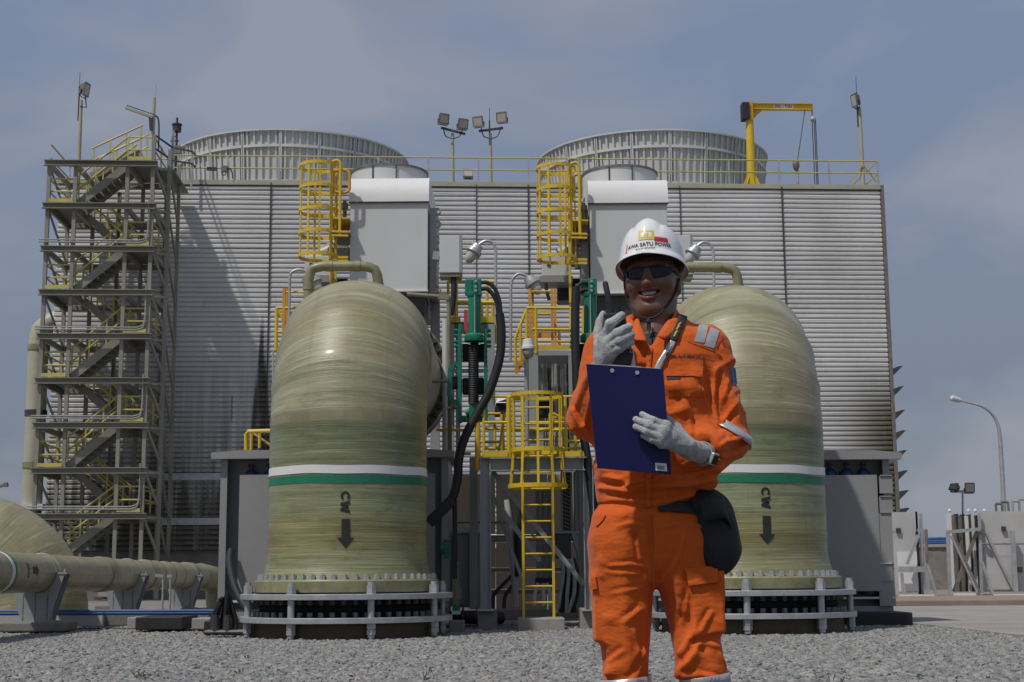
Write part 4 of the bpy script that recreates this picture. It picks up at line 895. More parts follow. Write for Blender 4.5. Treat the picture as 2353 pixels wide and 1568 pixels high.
# ------------------------------------------------------------------ tall filter housings with rounded hoods
def housing(x0, x1, ytop, yseam, ybot, xs, v, label, sgn, ring):
    a, b = at(x0, 560, v).x, at(x1, 560, v).x; zt, zs_, zb_ = at(x0, ytop, v).z, at(x0, yseam, v).z, at(x0, ybot, v).z; dep = 2.1
    root = thing('filter_housing', label, 'machine', Vector(((a+b)/2, v+dep/2, zb_)), 'tall grey filter housings')
    mb = MB(); mb.box(((a+b)/2, v+dep/2, (zs_+zb_)/2), (b-a, dep, zs_-zb_)); mb.build('housing_body', M['pale'], root, bevel=.012)
    n = 10; rr = zt-zs_; V = []
    pr = [(v-.03+rr*.55*(1-math.cos(t)), zs_-.01+rr*math.sin(t)) for t in np.linspace(0, PI/2, n)]; pr = [(v-.03, zs_-.01)]+pr[1:]+[(v+dep, zt), (v+dep, zs_-.01)]
    mb = MB(); mb.prism([(a-.02, y, z) for y, z in pr], (b-a+.04, 0, 0)); mb.build('hood', M['white'], root, smooth=True)
    mb = MB(); mb.box(((a+b)/2, v-.02, zs_-.012), (b-a+.05, .05, .018)); mb.build('seam', M['dark'], root)
    mb = MB(); mb.box(((a+b)/2, v-.012, zb_+.012), (b-a+.02, .04, .022)); mb.build('bottom_trim', M['white'], root)
    rx0, rx1, ry = ring; vr = v+1.15; ra = (at(rx1, ry, vr).x-at(rx0, ry, vr).x)/2; cx = (at(rx1, ry, vr).x+at(rx0, ry, vr).x)/2
    zc = at((rx0+rx1)/2, ry, vr-ra).z; mb = MB(); mb.lathe([(ra-.025, zt-.1), (ra, zt-.1), (ra, zc), (ra-.025, zc), (ra-.025, zt-.1)], (cx, vr, 0), 48); mb.build('outlet_ring', M['pale'], root, smooth=True)
    mb = MB(); mb.ring(ra, ra+.02, zc-.02, zc+.015, (cx, vr, 0), 48); mb.build('ring_rim', M['lamp'], root)
    for an in (-110, -75):
        er = Vector((math.cos(rad(an)), math.sin(rad(an)), 0)); mb = MB(); mb.bar(Vector((cx, vr, zt))+er*(ra+.01), Vector((cx, vr, zc))+er*(ra+.01), .02, .02); mb.build('clip', M['dark'], root)
    u = b+.08 if sgn > 0 else a-.08                    # door frame with lifting lugs
    mb = MB(); mb.box((u, v+.55, (zs_+zb_)/2-.05), (.12, .8, zs_-zb_-.05)); mb.build('door_frame', M['cab'], root)
    for y_ in (480, 510, 545, 575, 662):
        z = at(x1, y_, v).z; mb = MB(); mb.tube([Vector((u+sgn*.07+.055*math.cos(t), v+.2, z+.055*math.sin(t))) for t in np.linspace(0, 2*PI, 13)[:-1]], .017, 6, closed=True); mb.build('lifting_lug', M['cab'], root)
    mb = MB(); mb.box(((a+b)/2, v+dep/2, zb_-.12), (b-a-.1, dep-.3, .24)); mb.build('under_frame', M['dark'], root)
    return root
housing(804, 983, 402, 465, 672, 0, 24.0, 'tall grey filter housing with rounded white hood behind the unobstructed pipe', 1, (808, 982, 377))
housing(1356, 1535, 407, 468, 676, 0, 24.0, 'tall grey filter housing with rounded white hood behind the hard hat', -1, (1338, 1508, 380))
# steel legs under the housings
def leg_frame(xs, y0, y1, v, label, w=.13):
    c = at(xs[0], 1400, v); root = thing('support_frame', label, 'steel frame', Vector((c.x, v, 0)))
    for x_ in xs:
        mb = MB(); u = at(x_, (y0+y1)/2, v).x; z0_, z1_ = at(x_, y0, v).z, max(0, at(x_, y1, v).z); mb.box((u, v, (z0_+z1_)/2), (w, w, z0_-z1_)); mb.build('column', M['steel'], root)
    return root
leg_frame((832, 962, 1000), 690, 1395, 25.0, 'grey steel legs behind the near pipe under the tall housing', .16)
leg_frame((1378, 1505), 690, 1395, 25.0, 'grey steel legs behind the worker under the tall housing', .16)
# dark machinery beside the caged ladders
def side_gear(dx, v, lab1, lab2, hid=False):
    root = thing('control_box', lab1, 'electrical box', at(745+dx, 650, v+.6), 'control boxes under the cages')
    if not hid:
        mb = MB(); mb.pbox(700+dx, 588, 762+dx, 634, v+.6, .5); mb.build('box_body', M['pale'], root, bevel=.01); mb = MB(); mb.pbox(694+dx, 634, 770+dx, 648, v+.55, .55); mb.build('tray', M['cab'], root)
        for x_ in (712, 716): 
            mb = MB(); mb.pbox(x_+dx-1, 604, x_+dx+2, 611, v+.58, .03); mb.build('socket', M['dark'], root)
    g = thing('valve_gear', lab2, 'machine', at(783+dx, 600, v+.7), 'dark valve gears')
    mb = MB(); mb.pbox(752+dx, 566, 803+dx, 596, v+.9, .7); mb.build('gear_case', M['dark'], g, bevel=.03)
    mb = MB(); mb.cyl(at(740+dx, 590, v+1.2), at(800+dx, 565, v+1.2), .18, n=16); mb.build('motor', M['cab'], g, smooth=True)
    mb = MB(); mb.pbox(735+dx, 640, 800+dx, 690, v+1.2, .5); mb.build('lower_case', M['dark'], g, bevel=.03)
    mb = MB(); mb.ptube([(708+dx, 650), (710+dx, 668), (716+dx, 690)], v+.5, .03, 8, 4); mb.build('cable', M['rub'], g)
    for k, y in enumerate((604, 652)):
        mb = MB(); mb.pbox(776+dx, y, 800+dx, y+12, v+.65, .15); mb.build('bracket', M['galv'], g)
side_gear(0, 24, 'small pale control box under the cage near the open pipe', 'dark valve gear between the nearer cage and its tall housing'); side_gear(546, 24, 'pale control box under the cage left of the hard hat', 'dark valve gear between the second cage and its tall housing')

# ------------------------------------------------------------------ yellow caged ladders
def cage(dx, dy, v, label, flip):
    X = lambda x_: x_+dx; Yy = lambda y_: y_+dy
    c = at(X(745), Yy(590), v); root = thing('caged_ladder', label, 'ladder', c, 'yellow caged ladders beside the housings')
    rc = .33; uc = at(X(730), 480, v+.0).x; vc = v+.15
    zt, zb_ = at(X(730), Yy(378), v).z, at(X(730), Yy(586), v).z
    zz = [zt-(zt-zb_)*k/4 for k in range(5)]
    for k, z in enumerate(zz):
        mb = MB(); mb.lathe([(rc, z-.025), (rc+.012, z-.025), (rc+.012, z+.03), (rc, z+.03), (rc, z-.025)], (uc, vc, 0), 24); mb.build('hoop', M['yel'], root)
    for an in (-150, -115, -80, -45, -15, 60, 110, 170):
        a = rad(an); p = Vector((uc+(rc-.006)*math.cos(a), vc+(rc-.006)*math.sin(a), 0)); mb = MB(); mb.box((p.x, p.y, (zt+zb_)/2), (.038, .016, zt-zb_+.06), Matrix.Rotation(a+PI/2, 3, 'Z')); mb.build('cage_bar', M['yel'], root)
    ul, ur = at(X(762), 500, v).x, at(X(776), 600, v).x
    zl = at(X(770), Yy(690), v).z; 
    for uu, vv, top in ((at(X(760), 560, v).x, v+.05, zt+.02), (at(X(760), 560, v).x+.02, v+.5, zt+.02)):
        mb = MB(); mb.box((uu, vv, (top+zl)/2), (.042, .05, top-zl)); mb.build('stile', M['yel'], root)
    nr = int((zt-zl)/.29)
    for k in range(nr):
        z = zl+.15+k*.29; mb = MB(); mb.cyl((at(X(760), 560, v).x, v+.05, z), (at(X(760), 560, v).x+.02, v+.5, z), .016, n=6); mb.build('rung', M['yel'], root)
    # grab loop, swing gate, small platform
    mb = MB(); xg0, xg1 = at(X(762), 420, v-.05).x, at(X(782), 420, v-.05).x; zg = at(X(770), Yy(371), v).z; zp = at(X(770), Yy(545), v).z; rgl = (xg1-xg0)/2
    P = [Vector((xg0, v-.05, zp))]+[Vector((xg0+rgl-rgl*math.cos(t), v-.05, zg-rgl+rgl*math.sin(t))) for t in np.linspace(0, PI, 9)]+[Vector((xg1, v-.05, zp))]
    mb.tube(P, .026, 8); mb.build('grab_rail', M['yel'], root, smooth=True)
    x0_, x1_, y0_, y1_ = ((766, 803, 392, 443), (767, 786, 396, 458))[flip]
    p = [at(X(x_), Yy(y_), v-.02) for x_, y_ in ((x0_, y0_), (x1_, y0_), (x1_, y1_), (x0_, y1_))]; Q = []
    for i in range(4):
        a, b2, c2 = p[i-1], p[i], p[(i+1) % 4]; d1, d2 = (a-b2).normalized(), (c2-b2).normalized(); Q += [b2+d1*.07, b2+(d1+d2)*.021, b2+d2*.07]
    mb = MB(); mb.tube(Q, .027, 8, closed=True); mb.build('swing_gate', M['orange'] if not flip else M['yel2'], root, smooth=True)
    mb = MB(); mb.pbox(X(762), Yy(500), X(803), Yy(503), v-.05, .8); mb.build('platform_edge', M['yel'], root)
    mb = MB(); mb.pbox(X(764), Yy(503), X(803), Yy(530), v+.5, .03); mb.build('kick_plate', M['orange'], root)
    mb = MB(); mb.pbox(X(762), Yy(533), X(803), Yy(537), v-.05, .9); mb.build('platform', M['tread'], root)
    for y_ in (532, 541): 
        mb = MB(); mb.pbar(X(762), Yy(y_), X(800), Yy(y_+1), v-.08, .03); mb.build('edge_rail', M['yel'], root)
    for y_ in (592, 600): 
        mb = MB(); mb.pbar(X(760), Yy(y_), X(800), Yy(y_), v+.05, .04); mb.build('stay_bar', M['yel'], root)
    mb = MB(); mb.pvert(X(792), Yy(462), Yy(500), v+.3, .07, rnd=True); mb.pvert(X(792), Yy(468), Yy(480), v+.3, .12, rnd=True); mb.build('vent_cap', M['lamp'], root)
cage(0, 0, 23.8, 'yellow hooped ladder cage beside the housing behind the open pipe', 0)
cage(549, 5, 23.8, 'yellow hooped ladder cage beside the housing behind the hard hat', 1)

# ------------------------------------------------------------------ junction boxes and gooseneck lamps
def jbox(x0, y0, x1, y1, v, label, cable=None):
    root = thing('junction_box', label, 'electrical box', at((x0+x1)/2, y1, v), 'grey junction boxes beside the housings')
    mb = MB(); mb.pbox(x0, y0, x1, y1-9, v, .35); mb.build('box_body', M['pale'], root, bevel=.01); mb = MB(); mb.pbox(x0, y1-9, x1, y1, v+.02, .33); mb.build('base', M['frps'], root)
    mb = MB(); mb.pbox(x1-5, y0-2, x1+1, y1-9, v-.01, .37); mb.build('hinge_side', M['cab'], root)
    mb = MB(); mb.pbar((x0+x1)/2-40, (y0+y1)/2, x0, (y0+y1)/2+2, v+.2, .14); mb.build('bracket', M['steel'], root)
    if cable: mb = MB(); mb.ptube(cable, v+.1, .05, 10, 5); mb.build('cable', M['rub'], root, smooth=True)
jbox(1010, 541, 1060, 636, 23.7, 'grey junction box with a thick black cable beside the first tall housing', [(1042, 630), (1043, 670), (1040, 700), (1036, 725)])
jbox(1548, 541, 1592, 640, 23.7, 'grey junction box peeking out behind the hard hat', None)
def goose(path, lamp, v, label, ang):
    root = thing('gooseneck_lamp', label, 'lamp', at(path[0][0], path[0][1], v), 'bulkhead lamps on bent poles')
    mb = MB(); mb.ptube(path, v, .024, 8, 5); mb.build('pole', M['galv'], root, smooth=True)
    c = at(lamp[0], lamp[1], v); d = Vector((math.sin(rad(ang)), -.15, -math.cos(rad(ang)))).normalized()
    mb = MB(); mb.tube([c-d*.16, c-d*.15, c-d*.06, c-d*.055, c], [.05, .09, .10, .13, .13], 16); mb.build('lamp_body', M['galv'], root, smooth=True)
    mb = MB(); mb.tube([c, c+d*.10, c+d*.16, c+d*.19], [.085, .085, .06, .015], 14); mb.build('lens', M['glass'], root, smooth=True)
goose([(1139, 745), (1139, 620), (1139, 580), (1133, 560), (1118, 554), (1104, 560), (1097, 570)], (1087, 582), 23.0, 'bulkhead lamp on a bent pole beside the junction box', -32)
goose([(1173, 828), (1174, 700), (1174, 660), (1179, 640), (1192, 630), (1208, 634), (1216, 643)], (1226, 655), 23.0, 'bulkhead lamp on a bent pole above the middle yellow stairs', 32)
goose([(660, 835), (665, 700), (666, 640), (672, 625), (687, 620), (704, 625), (716, 640)], (724, 652), 23.4, 'bulkhead lamp half hidden by the vent loop of the near pipe', 30)
goose([(1641, 700), (1640, 610), (1639, 580), (1632, 562), (1617, 557), (1604, 564), (1597, 574)], (1590, 586), 23.0, 'bulkhead lamp on a bent pole beside the hard hat', -35)
r = thing('post_lamp', 'round white bulkhead lamp on a straight grey post in the middle', 'lamp', at(1213, 1050, 21.6)); c = at(1214, 800, 21.6)
mb = MB(); mb.cyl((c.x-.03, 21.65, at(1212, 1052, 21.6).z), (c.x-.03, 21.65, c.z), .035, n=10); mb.build('post', M['galv'], r, smooth=True)
mb = MB(); mb.tube([c+Vector((0, 0, .14)), c+Vector((0, 0, .13)), c+Vector((0, 0, .03)), c+Vector((0, 0, .02)), c+Vector((0, 0, -.02))], [.05, .08, .09, .11, .11], 18); mb.build('lamp_body', M['white'], r, smooth=True)
mb = MB(); mb.tube([c+Vector((0, 0, -.02)), c+Vector((0, 0, -.09)), c+Vector((0, 0, -.14)), c+Vector((0, 0, -.165))], [.088, .088, .06, .01], 16); mb.build('lens', M['glass'], r, smooth=True)

# ------------------------------------------------------------------ green valve actuators
def actuator(dx, dy, v, label, wing):
    P = lambda x_, y_, vv=v: at(x_+dx, y_+dy, vv)
    root = thing('valve_actuator', label, 'valve actuator', P(1090, 965), 'green hydraulic valve actuators')
    mb = MB(); mb.cyl(P(1091, 672), P(1090, 770), .095, n=24); mb.build('cylinder', M['green'], root, smooth=True)
    mb = MB(); mb.pbox(1068+dx, 642+dy, 1086+dx, 676+dy, v-.02, .16); mb.pbox(1086+dx, 640+dy, 1106+dx, 679+dy, v-.10, .24); mb.build('head_block', M['green'], root, bevel=.012)
    mb = MB(); mb.tube([P(1090, 674), P(1090, 679), P(1090, 684)], [.115, .115, .10], 20); mb.build('collar', M['green'], root, smooth=True)
    for y_ in (647, 659, 668):
        mb = MB(); q = P(1093, y_, v-.105); mb.cyl(q, q+Vector((0, -.025, 0)), .022, n=8); mb.build('bolt', M['galv'], root)
    mb = MB(); mb.pvert(1091+dx, 678+dy, 776+dy, v-.115, .018, rnd=True); mb.pvert(1091+dx, 768+dy, 782+dy, v-.115, .035, rnd=True); mb.build('gauge_rod', M['galv'], root)
    mb = MB(); mb.tube([P(1090, 768), P(1090, 772), P(1090, 783), P(1090, 786)], [.12, .145, .15, .14], 24); mb.build('lower_flange', M['green'], root, smooth=True)
    for x_ in (1079, 1102):
        mb = MB(); q = P(x_, 788, v-.11); mb.cyl(q, q+Vector((0, 0, -.03)), .016, n=6); mb.build('bolt', M['galv'], root)
    for x_ in (1056, 1116):
        mb = MB(); mb.pbox(x_-4+dx, 756+dy, x_+4+dx, 968+dy, v+.02, .32); mb.build('side_plate', M['green'], root, bevel=.006)
        for y_ in (760, 772, 786, 796):
            mb = MB(); s_ = -1 if x_ < 1090 else 1; q = P(x_+s_*4, y_, v+.1); mb.cyl(q, q+Vector((s_*.055, 0, 0)), .025, n=6); mb.build('bolt', M['green'], root)
        mb = MB(); mb.pbox(x_-3+dx, 745+dy, x_+6+dx, 762+dy, v+.05, .2); mb.build('lug', M['green'], root, bevel=.006)
    mb = MB(); q0, q1 = P(1088, 788), P(1088, 928); n = 34; pts = []; rr = []
    for i in range(n*2+1): pts.append(q0.lerp(q1, i/(2*n))); rr.append(.072 if i % 2 else .082)
    mb.tube(pts, rr, 18); mb.build('bellows_boot', M['rub'], root, smooth=True)
    mb = MB(); mb.pbox(1062+dx, 790+dy, 1112+dx, 830+dy, v+.18, .1); mb.build('back_plate', M['blk'], root)
    mb = MB(); mb.pbox(1062+dx, 868+dy, 1112+dx, 905+dy, v+.16, .2); mb.build('valve_shaft_case', M['blk'], root, bevel=.02)
    mb = MB(); mb.pbox(1078+dx, 924+dy, 1098+dx, 960+dy, v-.05, .2); mb.cyl(P(1070, 952, v+.02), P(1082, 944, v+.02), .05, n=14); mb.build('clevis', M['green'], root, bevel=.006)
    mb = MB(); mb.pbox(1056+dx, 955+dy, 1118+dx, 966+dy, v+.04, .26); mb.build('base_block', M['green'], root, bevel=.006)
    if wing:
        pw = [P(1057, 837), P(1044, 837), P(1033, 850), P(1031, 905), P(1041, 922), P(1057, 924)]
        for a, b2 in zip(pw, pw[1:]):
            mb = MB(); mb.bar(a+Vector((0, .1, 0)), b2+Vector((0, .1, 0)), .06, .14, (0, 1, 0)); mb.build('guard_bar', M['green'], root)
        mb = MB(); mb.cyl(P(1040, 880, v+.2), P(1052, 880, v+.2), .10, n=14); mb.build('gear_hub', M['dark'], root, smooth=True)
        mb = MB(); mb.pbox(1066+dx, 712+dy, 1075+dx, 768+dy, v+.12, .02); mb.build('red_plate', M['red'], root)
    HA = [([(1104, 650), (1120, 650), (1136, 662), (1147, 690), (1150, 715), (1150, 730)], .032), ([(1104, 665), (1118, 664), (1130, 674), (1140, 692), (1144, 712), (1146, 730)], .032)]
    HB = [([(1086, 650), (1072, 650), (1062, 658), (1057, 672), (1056, 690)], .028), ([(1086, 666), (1074, 667), (1066, 672), (1060, 684), (1058, 695)], .028)]
    for pts, r_ in (HA if wing else HB):
        mb = MB(); mb.ptube([(x_+dx, y_+dy) for x_, y_ in pts], v-.06, r_, 10, 6); mb.build('hose', M['rub'], root, smooth=True)
    return root
actuator(0, 0, 21.2, 'green hydraulic valve actuator in full view between the pipes', True)
actuator(266, 0, 21.2, 'green hydraulic valve actuator half hidden behind the raised radio', False)
def hose(pts, v, r, label, m='rub', bands=()):
    mb = MB(); P = curve([at(p[0], p[1], p[2] if len(p) > 2 else v) for p in pts], 7); mb.tube(P, r, 14); o = mb.build('hose', M[m], None, smooth=True); return tag(o, label, 'hose', 'thick black hydraulic hoses')
hose([(1148, 722), (1152, 760), (1150, 810), (1140, 855), (1122, 905), (1100, 945), (1078, 985), (1063, 1020), (1054, 1060), (1052, 1095), (1045, 1130), (1036, 1152)], 21.0, .066, 'thick black hose sweeping down from the fully visible green actuator')
mb = MB(); mb.pbar(1040, 1148, 985, 1203, 21.0, .15); o = mb.build('duct_elbow', M['blk'], None, bevel=.02); tag(o, 'slanting black cable duct joining the hose to the cabinet', 'cable duct')
mb = MB(); mb.pvert(1045, 1150, 1330, 21.05, .07, rnd=True); o = mb.build('drop_pipe', M['blk'], None, smooth=True); tag(o, 'black vertical pipe hanging below the sweeping hose', 'pipe')
hose([(1323, 660), (1322, 720), (1322, 790), (1324, 850), (1326, 905), (1332, 960), (1342, 1010), (1350, 1060), (1358, 1120), (1364, 1180), (1364, 1240), (1361, 1300)], 21.0, .064, 'thick black hose hanging beside the half hidden green actuator')
# ------------------------------------------------------------------ platforms and stairs in the middle
def bars(root, name, m, lst, v, w, rnd=True):
    for b in lst:
        x0, y0, x1, y1 = b[:4]; va = b[4] if len(b) > 4 else v; ww = b[5] if len(b) > 5 else w; vb = b[6] if len(b) > 6 else va
        mb = MB(); p, q = at(x0, y0, va), at(x1, y1, vb)
        if x0 == x1: q = Vector((p.x, p.y, q.z))
        if rnd: mb.cyl(p, q, ww/2, n=8)
        else: mb.bar(p, q, ww)
        mb.build(name, M[m], root)
def boxes(root, name, m, lst, bev=0):
    for x0, y0, x1, y1, v, d in lst:
        mb = MB(); mb.pbox(x0, y0, x1, y1, v, d); mb.build(name, M[m], root, bevel=bev)
V1 = 21.0
# portal frame with the lower platform
pf = thing('portal_frame', 'grey steel portal frame carrying the lower yellow railed platform', 'steel frame', at(1235, 1402, V1))
for x_ in (1116, 1353):
    mb = MB(); u = at(x_, 1225, V1).x; z0_, z1_ = at(x_, 1404, V1).z, at(x_, 1053, V1).z; w = .135
    mb.box((u, V1, (z0_+z1_)/2), (w, .02, z1_-z0_)); mb.box((u-w/2, V1, (z0_+z1_)/2), (.014, w, z1_-z0_)); mb.box((u+w/2, V1, (z0_+z1_)/2), (.014, w, z1_-z0_)); mb.build('column', M['steel'], pf)
    mb = MB(); mb.box((u, V1, z0_+.012), (.24, .24, .025)); mb.build('base_plate', M['galv'], pf)
mb = MB(); a, b2 = at(1126, 1068, V1), at(1344, 1068, V1); z0_, z1_ = at(1200, 1082, V1).z, at(1200, 1054, V1).z
mb.box(((a.x+b2.x)/2, V1, (z0_+z1_)/2), (b2.x-a.x, .02, z1_-z0_)); mb.box(((a.x+b2.x)/2, V1-.05, z1_), (b2.x-a.x, .14, .014)); mb.box(((a.x+b2.x)/2, V1-.05, z0_), (b2.x-a.x, .14, .014)); mb.build('beam', M['steel'], pf)
bars(pf, 'brace', 'steel', [(1132, 1084, 1341, 1343, 21.3, .07), (1126, 1136, 1241, 1290, 21.5, .07), (1150, 1195, 1200, 1330, 21.8, .05)], V1, .07, False)
bars(pf, 'column', 'steel', [(1088, 1052, 1088, 1400, 22.4, .12), (1330, 1052, 1330, 1400, 22.6, .12)], 22, .12, False)
lp = thing('lower_platform', 'yellow railed lower platform on the grey portal frame', 'platform', at(1235, 1052, V1+.3))
mb = MB(); mb.pbox(1106, 1050, 1348, 1053, V1-.1, 1.6); mb.build('deck', M['tread'], lp)
boxes(lp, 'toe_plate', 'yel', [(1110, 1037, 1167, 1050, V1-.05, .012), (1297, 1037, 1347, 1050, V1-.05, .012), (1110, 1040, 1347, 1050, V1+1.4, .012)])
bars(lp, 'handrail', 'yel', [(1120, 911, 1175, 912), (1293, 912, 1335, 912), (1110, 971, 1170, 971), (1185, 971, 1335, 971, V1+1.35), (1110, 986, 1345, 986, V1+1.35), (1110, 1031, 1345, 1031, V1+1.35), (1003, 988, 1082, 988, V1+1.5), (983, 1043, 1082, 1043, V1+1.5), (1116, 951, 1150, 951, V1+1.2), (1100, 1016, 1152, 1016, V1+.9), (1302, 949, 1340, 949, V1+1.3), (1300, 1014, 1345, 1014, V1+1.3), (1180, 917, 1275, 918, V1+.75), (1180, 988, 1290, 989, V1+.75)], V1, .042)
bars(lp, 'rail_post', 'yel', [(1111, 935, 1111, 1050), (1169, 912, 1169, 1052, V1, .075), (1097, 971, 1097, 1072, V1-.0, .075), (1101, 985, 1101, 1050, V1+1.3), (1137, 975, 1137, 1032, V1+1.3), (1153, 952, 1156, 1035, V1+1.2, .06), (1299, 912, 1299, 1050), (1322, 975, 1322, 1050, V1+1.3), (1264, 950, 1264, 1050, V1+1.3), (1338, 912, 1338, 1050)], V1, .046)
bars(lp, 'knee_rail', 'yel', [(1160, 950, 1146, 1040, V1+.6), (1270, 950, 1300, 965, V1+.6)], V1, .04)
mb = MB(); mb.cyl(at(1097, 1065, V1-.02), at(1097, 1081, V1-.02), .055, .04, 12); mb.build('post_foot', M['orange'], lp)
# caged ladder of the lower platform
cl = thing('caged_ladder', 'tall yellow ladder with flared hoop cage standing on the pale slab', 'ladder', at(1238, 1424, 20.7))
uc = at(1235, 1000, 20.65).x; vc = 20.75
def hoop(yc, rx, y_, h=.055):
    z = at(1235, y_, 20.65).z; mb = MB(); mb.lathe([(rx, z-h/2), (rx+.012, z-h/2), (rx+.012, z+h/2), (rx, z+h/2), (rx, z-h/2)], (uc, vc, 0), 28); mb.build('hoop', M['yel'], cl)
    return z
zA_, zM_, zB_ = hoop(0, .365, 907, .05), hoop(0, .365, 1034, .06), hoop(0, .415, 1117, .06)
for an in (-165, -125, -90, -58, -15, 25, 155):
    a = rad(an); er = Vector((math.cos(a), math.sin(a), 0)); b0 = Vector((uc, vc, 0))
    mb = MB(); mb.bar(b0+er*.36+Vector((0, 0, zA_)), b0+er*.36+Vector((0, 0, zM_)), .034, .014, er); mb.build('cage_bar', M['yel'], cl)
    mb = MB(); mb.bar(b0+er*.36+Vector((0, 0, zM_)), b0+er*.41+Vector((0, 0, zB_)), .034, .014, er); mb.build('cage_bar', M['yel'], cl)
for x_ in (1202, 1271):
    mb = MB(); u = at(x_, 1250, 20.85).x; z0_ = at(x_, 1423, 20.85).z; mb.box((u, 20.87, (z0_+zA_)/2), (.036, .05, zA_-z0_)); mb.build('stile', M['yel'], cl)
ul, ur = at(1202, 1250, 20.85).x, at(1271, 1250, 20.85).x
y_ = 1385.0
for k in range(13):
    z = at(1235, 1385-37.4*k, 20.85).z; mb = MB(); mb.cyl((ul+.02, 20.87, z), (ur-.02, 20.87, z), .014, n=8); mb.build('rung', M['yel'], cl)
# upper platform with stairs
up = thing('upper_platform', 'small upper yellow platform with ladder and sloping rail beside the half hidden actuator', 'platform', at(1270, 815, 22.5))
V2 = 22.5
boxes(up, 'toe_plate', 'yel', [(1230, 793, 1320, 803, V2, .02)]); boxes(up, 'deck_beam', 'steel', [(1228, 806, 1322, 817, V2, .9)])
boxes(up, 'kick_plate', 'orange', [(1236, 765, 1270, 777, V2+.7, .02)])
bars(up, 'handrail', 'yel', [(1211, 708, 1340, 709), (1222, 757, 1316, 758), (1211, 709, 1184, 777), (1184, 777, 1184, 838, V2, .05), (1234, 722, 1266, 722, V2+.5), (1222, 670, 1270, 670, V2+.3, .03), (1211, 776, 1184, 779, V2, .035), (1230, 784, 1300, 785, V2+.6, .03)], V2, .048)
bars(up, 'rail_post', 'yel', [(1210, 709, 1210, 785), (1231, 709, 1231, 812), (1196, 748, 1196, 830), (1311, 709, 1311, 797), (1340, 709, 1340, 797), (1285, 760, 1285, 797, V2+.8)], V2, .05)
bars(up, 'stile', 'orange', [(1217, 664, 1217, 795, V2+.2, .04), (1224, 664, 1224, 795, V2+.6, .04), (1268, 664, 1268, 795, V2+.2, .04), (1275, 664, 1275, 795, V2+.6, .04)], V2, .04, False)
bars(up, 'column', 'steel', [(1225, 818, 1225, 1052, V2, .15), (1317, 818, 1317, 1052, V2, .15), (1241, 818, 1241, 1052, V2+1, .08)], V2, .15, False)
bars(up, 'stair_stringer', 'orange', [(1190, 838, 1215, 826, V2+.2, .08), (1184, 857, 1206, 820, V2+.3, .07)], V2, .08, False)
# cabinet grid and pipes behind
eq = thing('pipe_manifold', 'grey manifold of thin upright pipes behind the round post lamp', 'pipes', at(1270, 1050, 23.4))
boxes(eq, 'back_panel', 'dark', [(1246, 826, 1306, 960, 24.0, .1)])
for k in range(11): bars(eq, 'pipe_run', 'galv' if k % 3 else 'dark', [(1240+7.3*k, 822+(k*37 % 29), 1240+7.3*k, 1046, 23.6, .035 + .02*(k % 2))], 23.6, .04)
for k in range(6): bars(eq, 'shelf_bar', 'galv', [(1248, 880+5*k, 1284, 884+5*k, 23.9, .02)], 23.9, .02)
bars(eq, 'pipe_run', 'yel', [(1272, 955, 1272, 985, 23.5), (1290, 955, 1290, 985, 23.5), (1268, 960, 1294, 960, 23.5), (1268, 975, 1294, 975, 23.5)], 23.5, .04)
sb = thing('sloping_box', 'black fronted box with pale slanting lid behind the lower platform rails', 'box', at(1150, 950, 23.0)); 
mb = MB(); mb.prism([at(1136, 949, 22.6), at(1160, 949, 22.6), at(1166, 916, 22.6), at(1140, 925, 22.6)], (0, .6, 0)); mb.build('box_body', M['blk'], sb); mb = MB(); mb.prism([at(1139, 926, 22.55), at(1164, 926, 22.55), at(1167, 914, 22.9), at(1143, 914, 22.9)], (0, .5, .05)); mb.build('lid', M['white'], sb)
sb = thing('sloping_box', 'black fronted box behind the hoop cage of the tall ladder', 'box', at(1250, 953, 23.0)); mb = MB(); mb.pbox(1229, 922, 1272, 953, 22.8, .5); mb.build('box_body', M['blk'], sb); mb = MB(); mb.pbox(1226, 914, 1276, 922, 22.75, .6); mb.build('lid', M['white'], sb)
# rear platform left of the actuator
rp2 = thing('rear_platform', 'yellow railed platform behind the fully visible green actuator', 'platform', at(1085, 744, 25.0)); V3 = 25.0
bars(rp2, 'handrail', 'yel', [(1030, 647, 1139, 648), (1031, 696, 1139, 696, V3, .085), (1030, 647, 1030, 742, V3, .05)], V3, .05)
bars(rp2, 'rail_post', 'yel', [(1048, 648, 1048, 742, V3, .07), (1119, 648, 1119, 742), (1138, 648, 1138, 790), (1132, 690, 1132, 742), (1107, 696, 1107, 742)], V3, .055)
boxes(rp2, 'toe_plate', 'yel', [(1032, 728, 1058, 741, V3-.02, .02), (1106, 728, 1136, 741, V3-.02, .02)]); boxes(rp2, 'deck', 'dark', [(1032, 741, 1138, 746, V3, 1.0)])
bars(rp2, 'column', 'steel', [(1036, 746, 1036, 1050, V3, .12), (1129, 746, 1129, 1050, V3, .12), (1052, 746, 1052, 1050, V3+.6, .08)], V3, .12, False)
boxes(rp2, 'cross_beam', 'steel', [(1030, 848, 1138, 856, V3, .1)])
gp = thing('grey_standpipe', 'pale grey standpipe rising beside the bolted rear flange', 'pipe', at(1024, 1330, 22.6))
bars(gp, 'pipe_run', 'pale', [(1024, 733, 1024, 1052, 22.6, .11)], 22.6, .11)
bars(gp, 'coupling', 'galv', [(1026, 938, 1060, 937, 21.6, .05), (1042, 932, 1045, 942, 21.6, .07)], 21.6, .05)
fp = thing('sample_pipe', 'thin pale green pipe with elbow branching from the near pipe', 'pipe', at(1031, 1300, 21.8)); mb = MB(); mb.ptube([(935, 676), (1010, 682), (1026, 683), (1030, 689), (1032, 760), (1034, 1040)], 21.8, .032, 10, 3); mb.build('pipe_run', M['frps'], fp, smooth=True); mb = MB(); mb.pbar(1008, 682, 1032, 684, 21.8, .085); mb.build('elbow', M['frps'], fp)
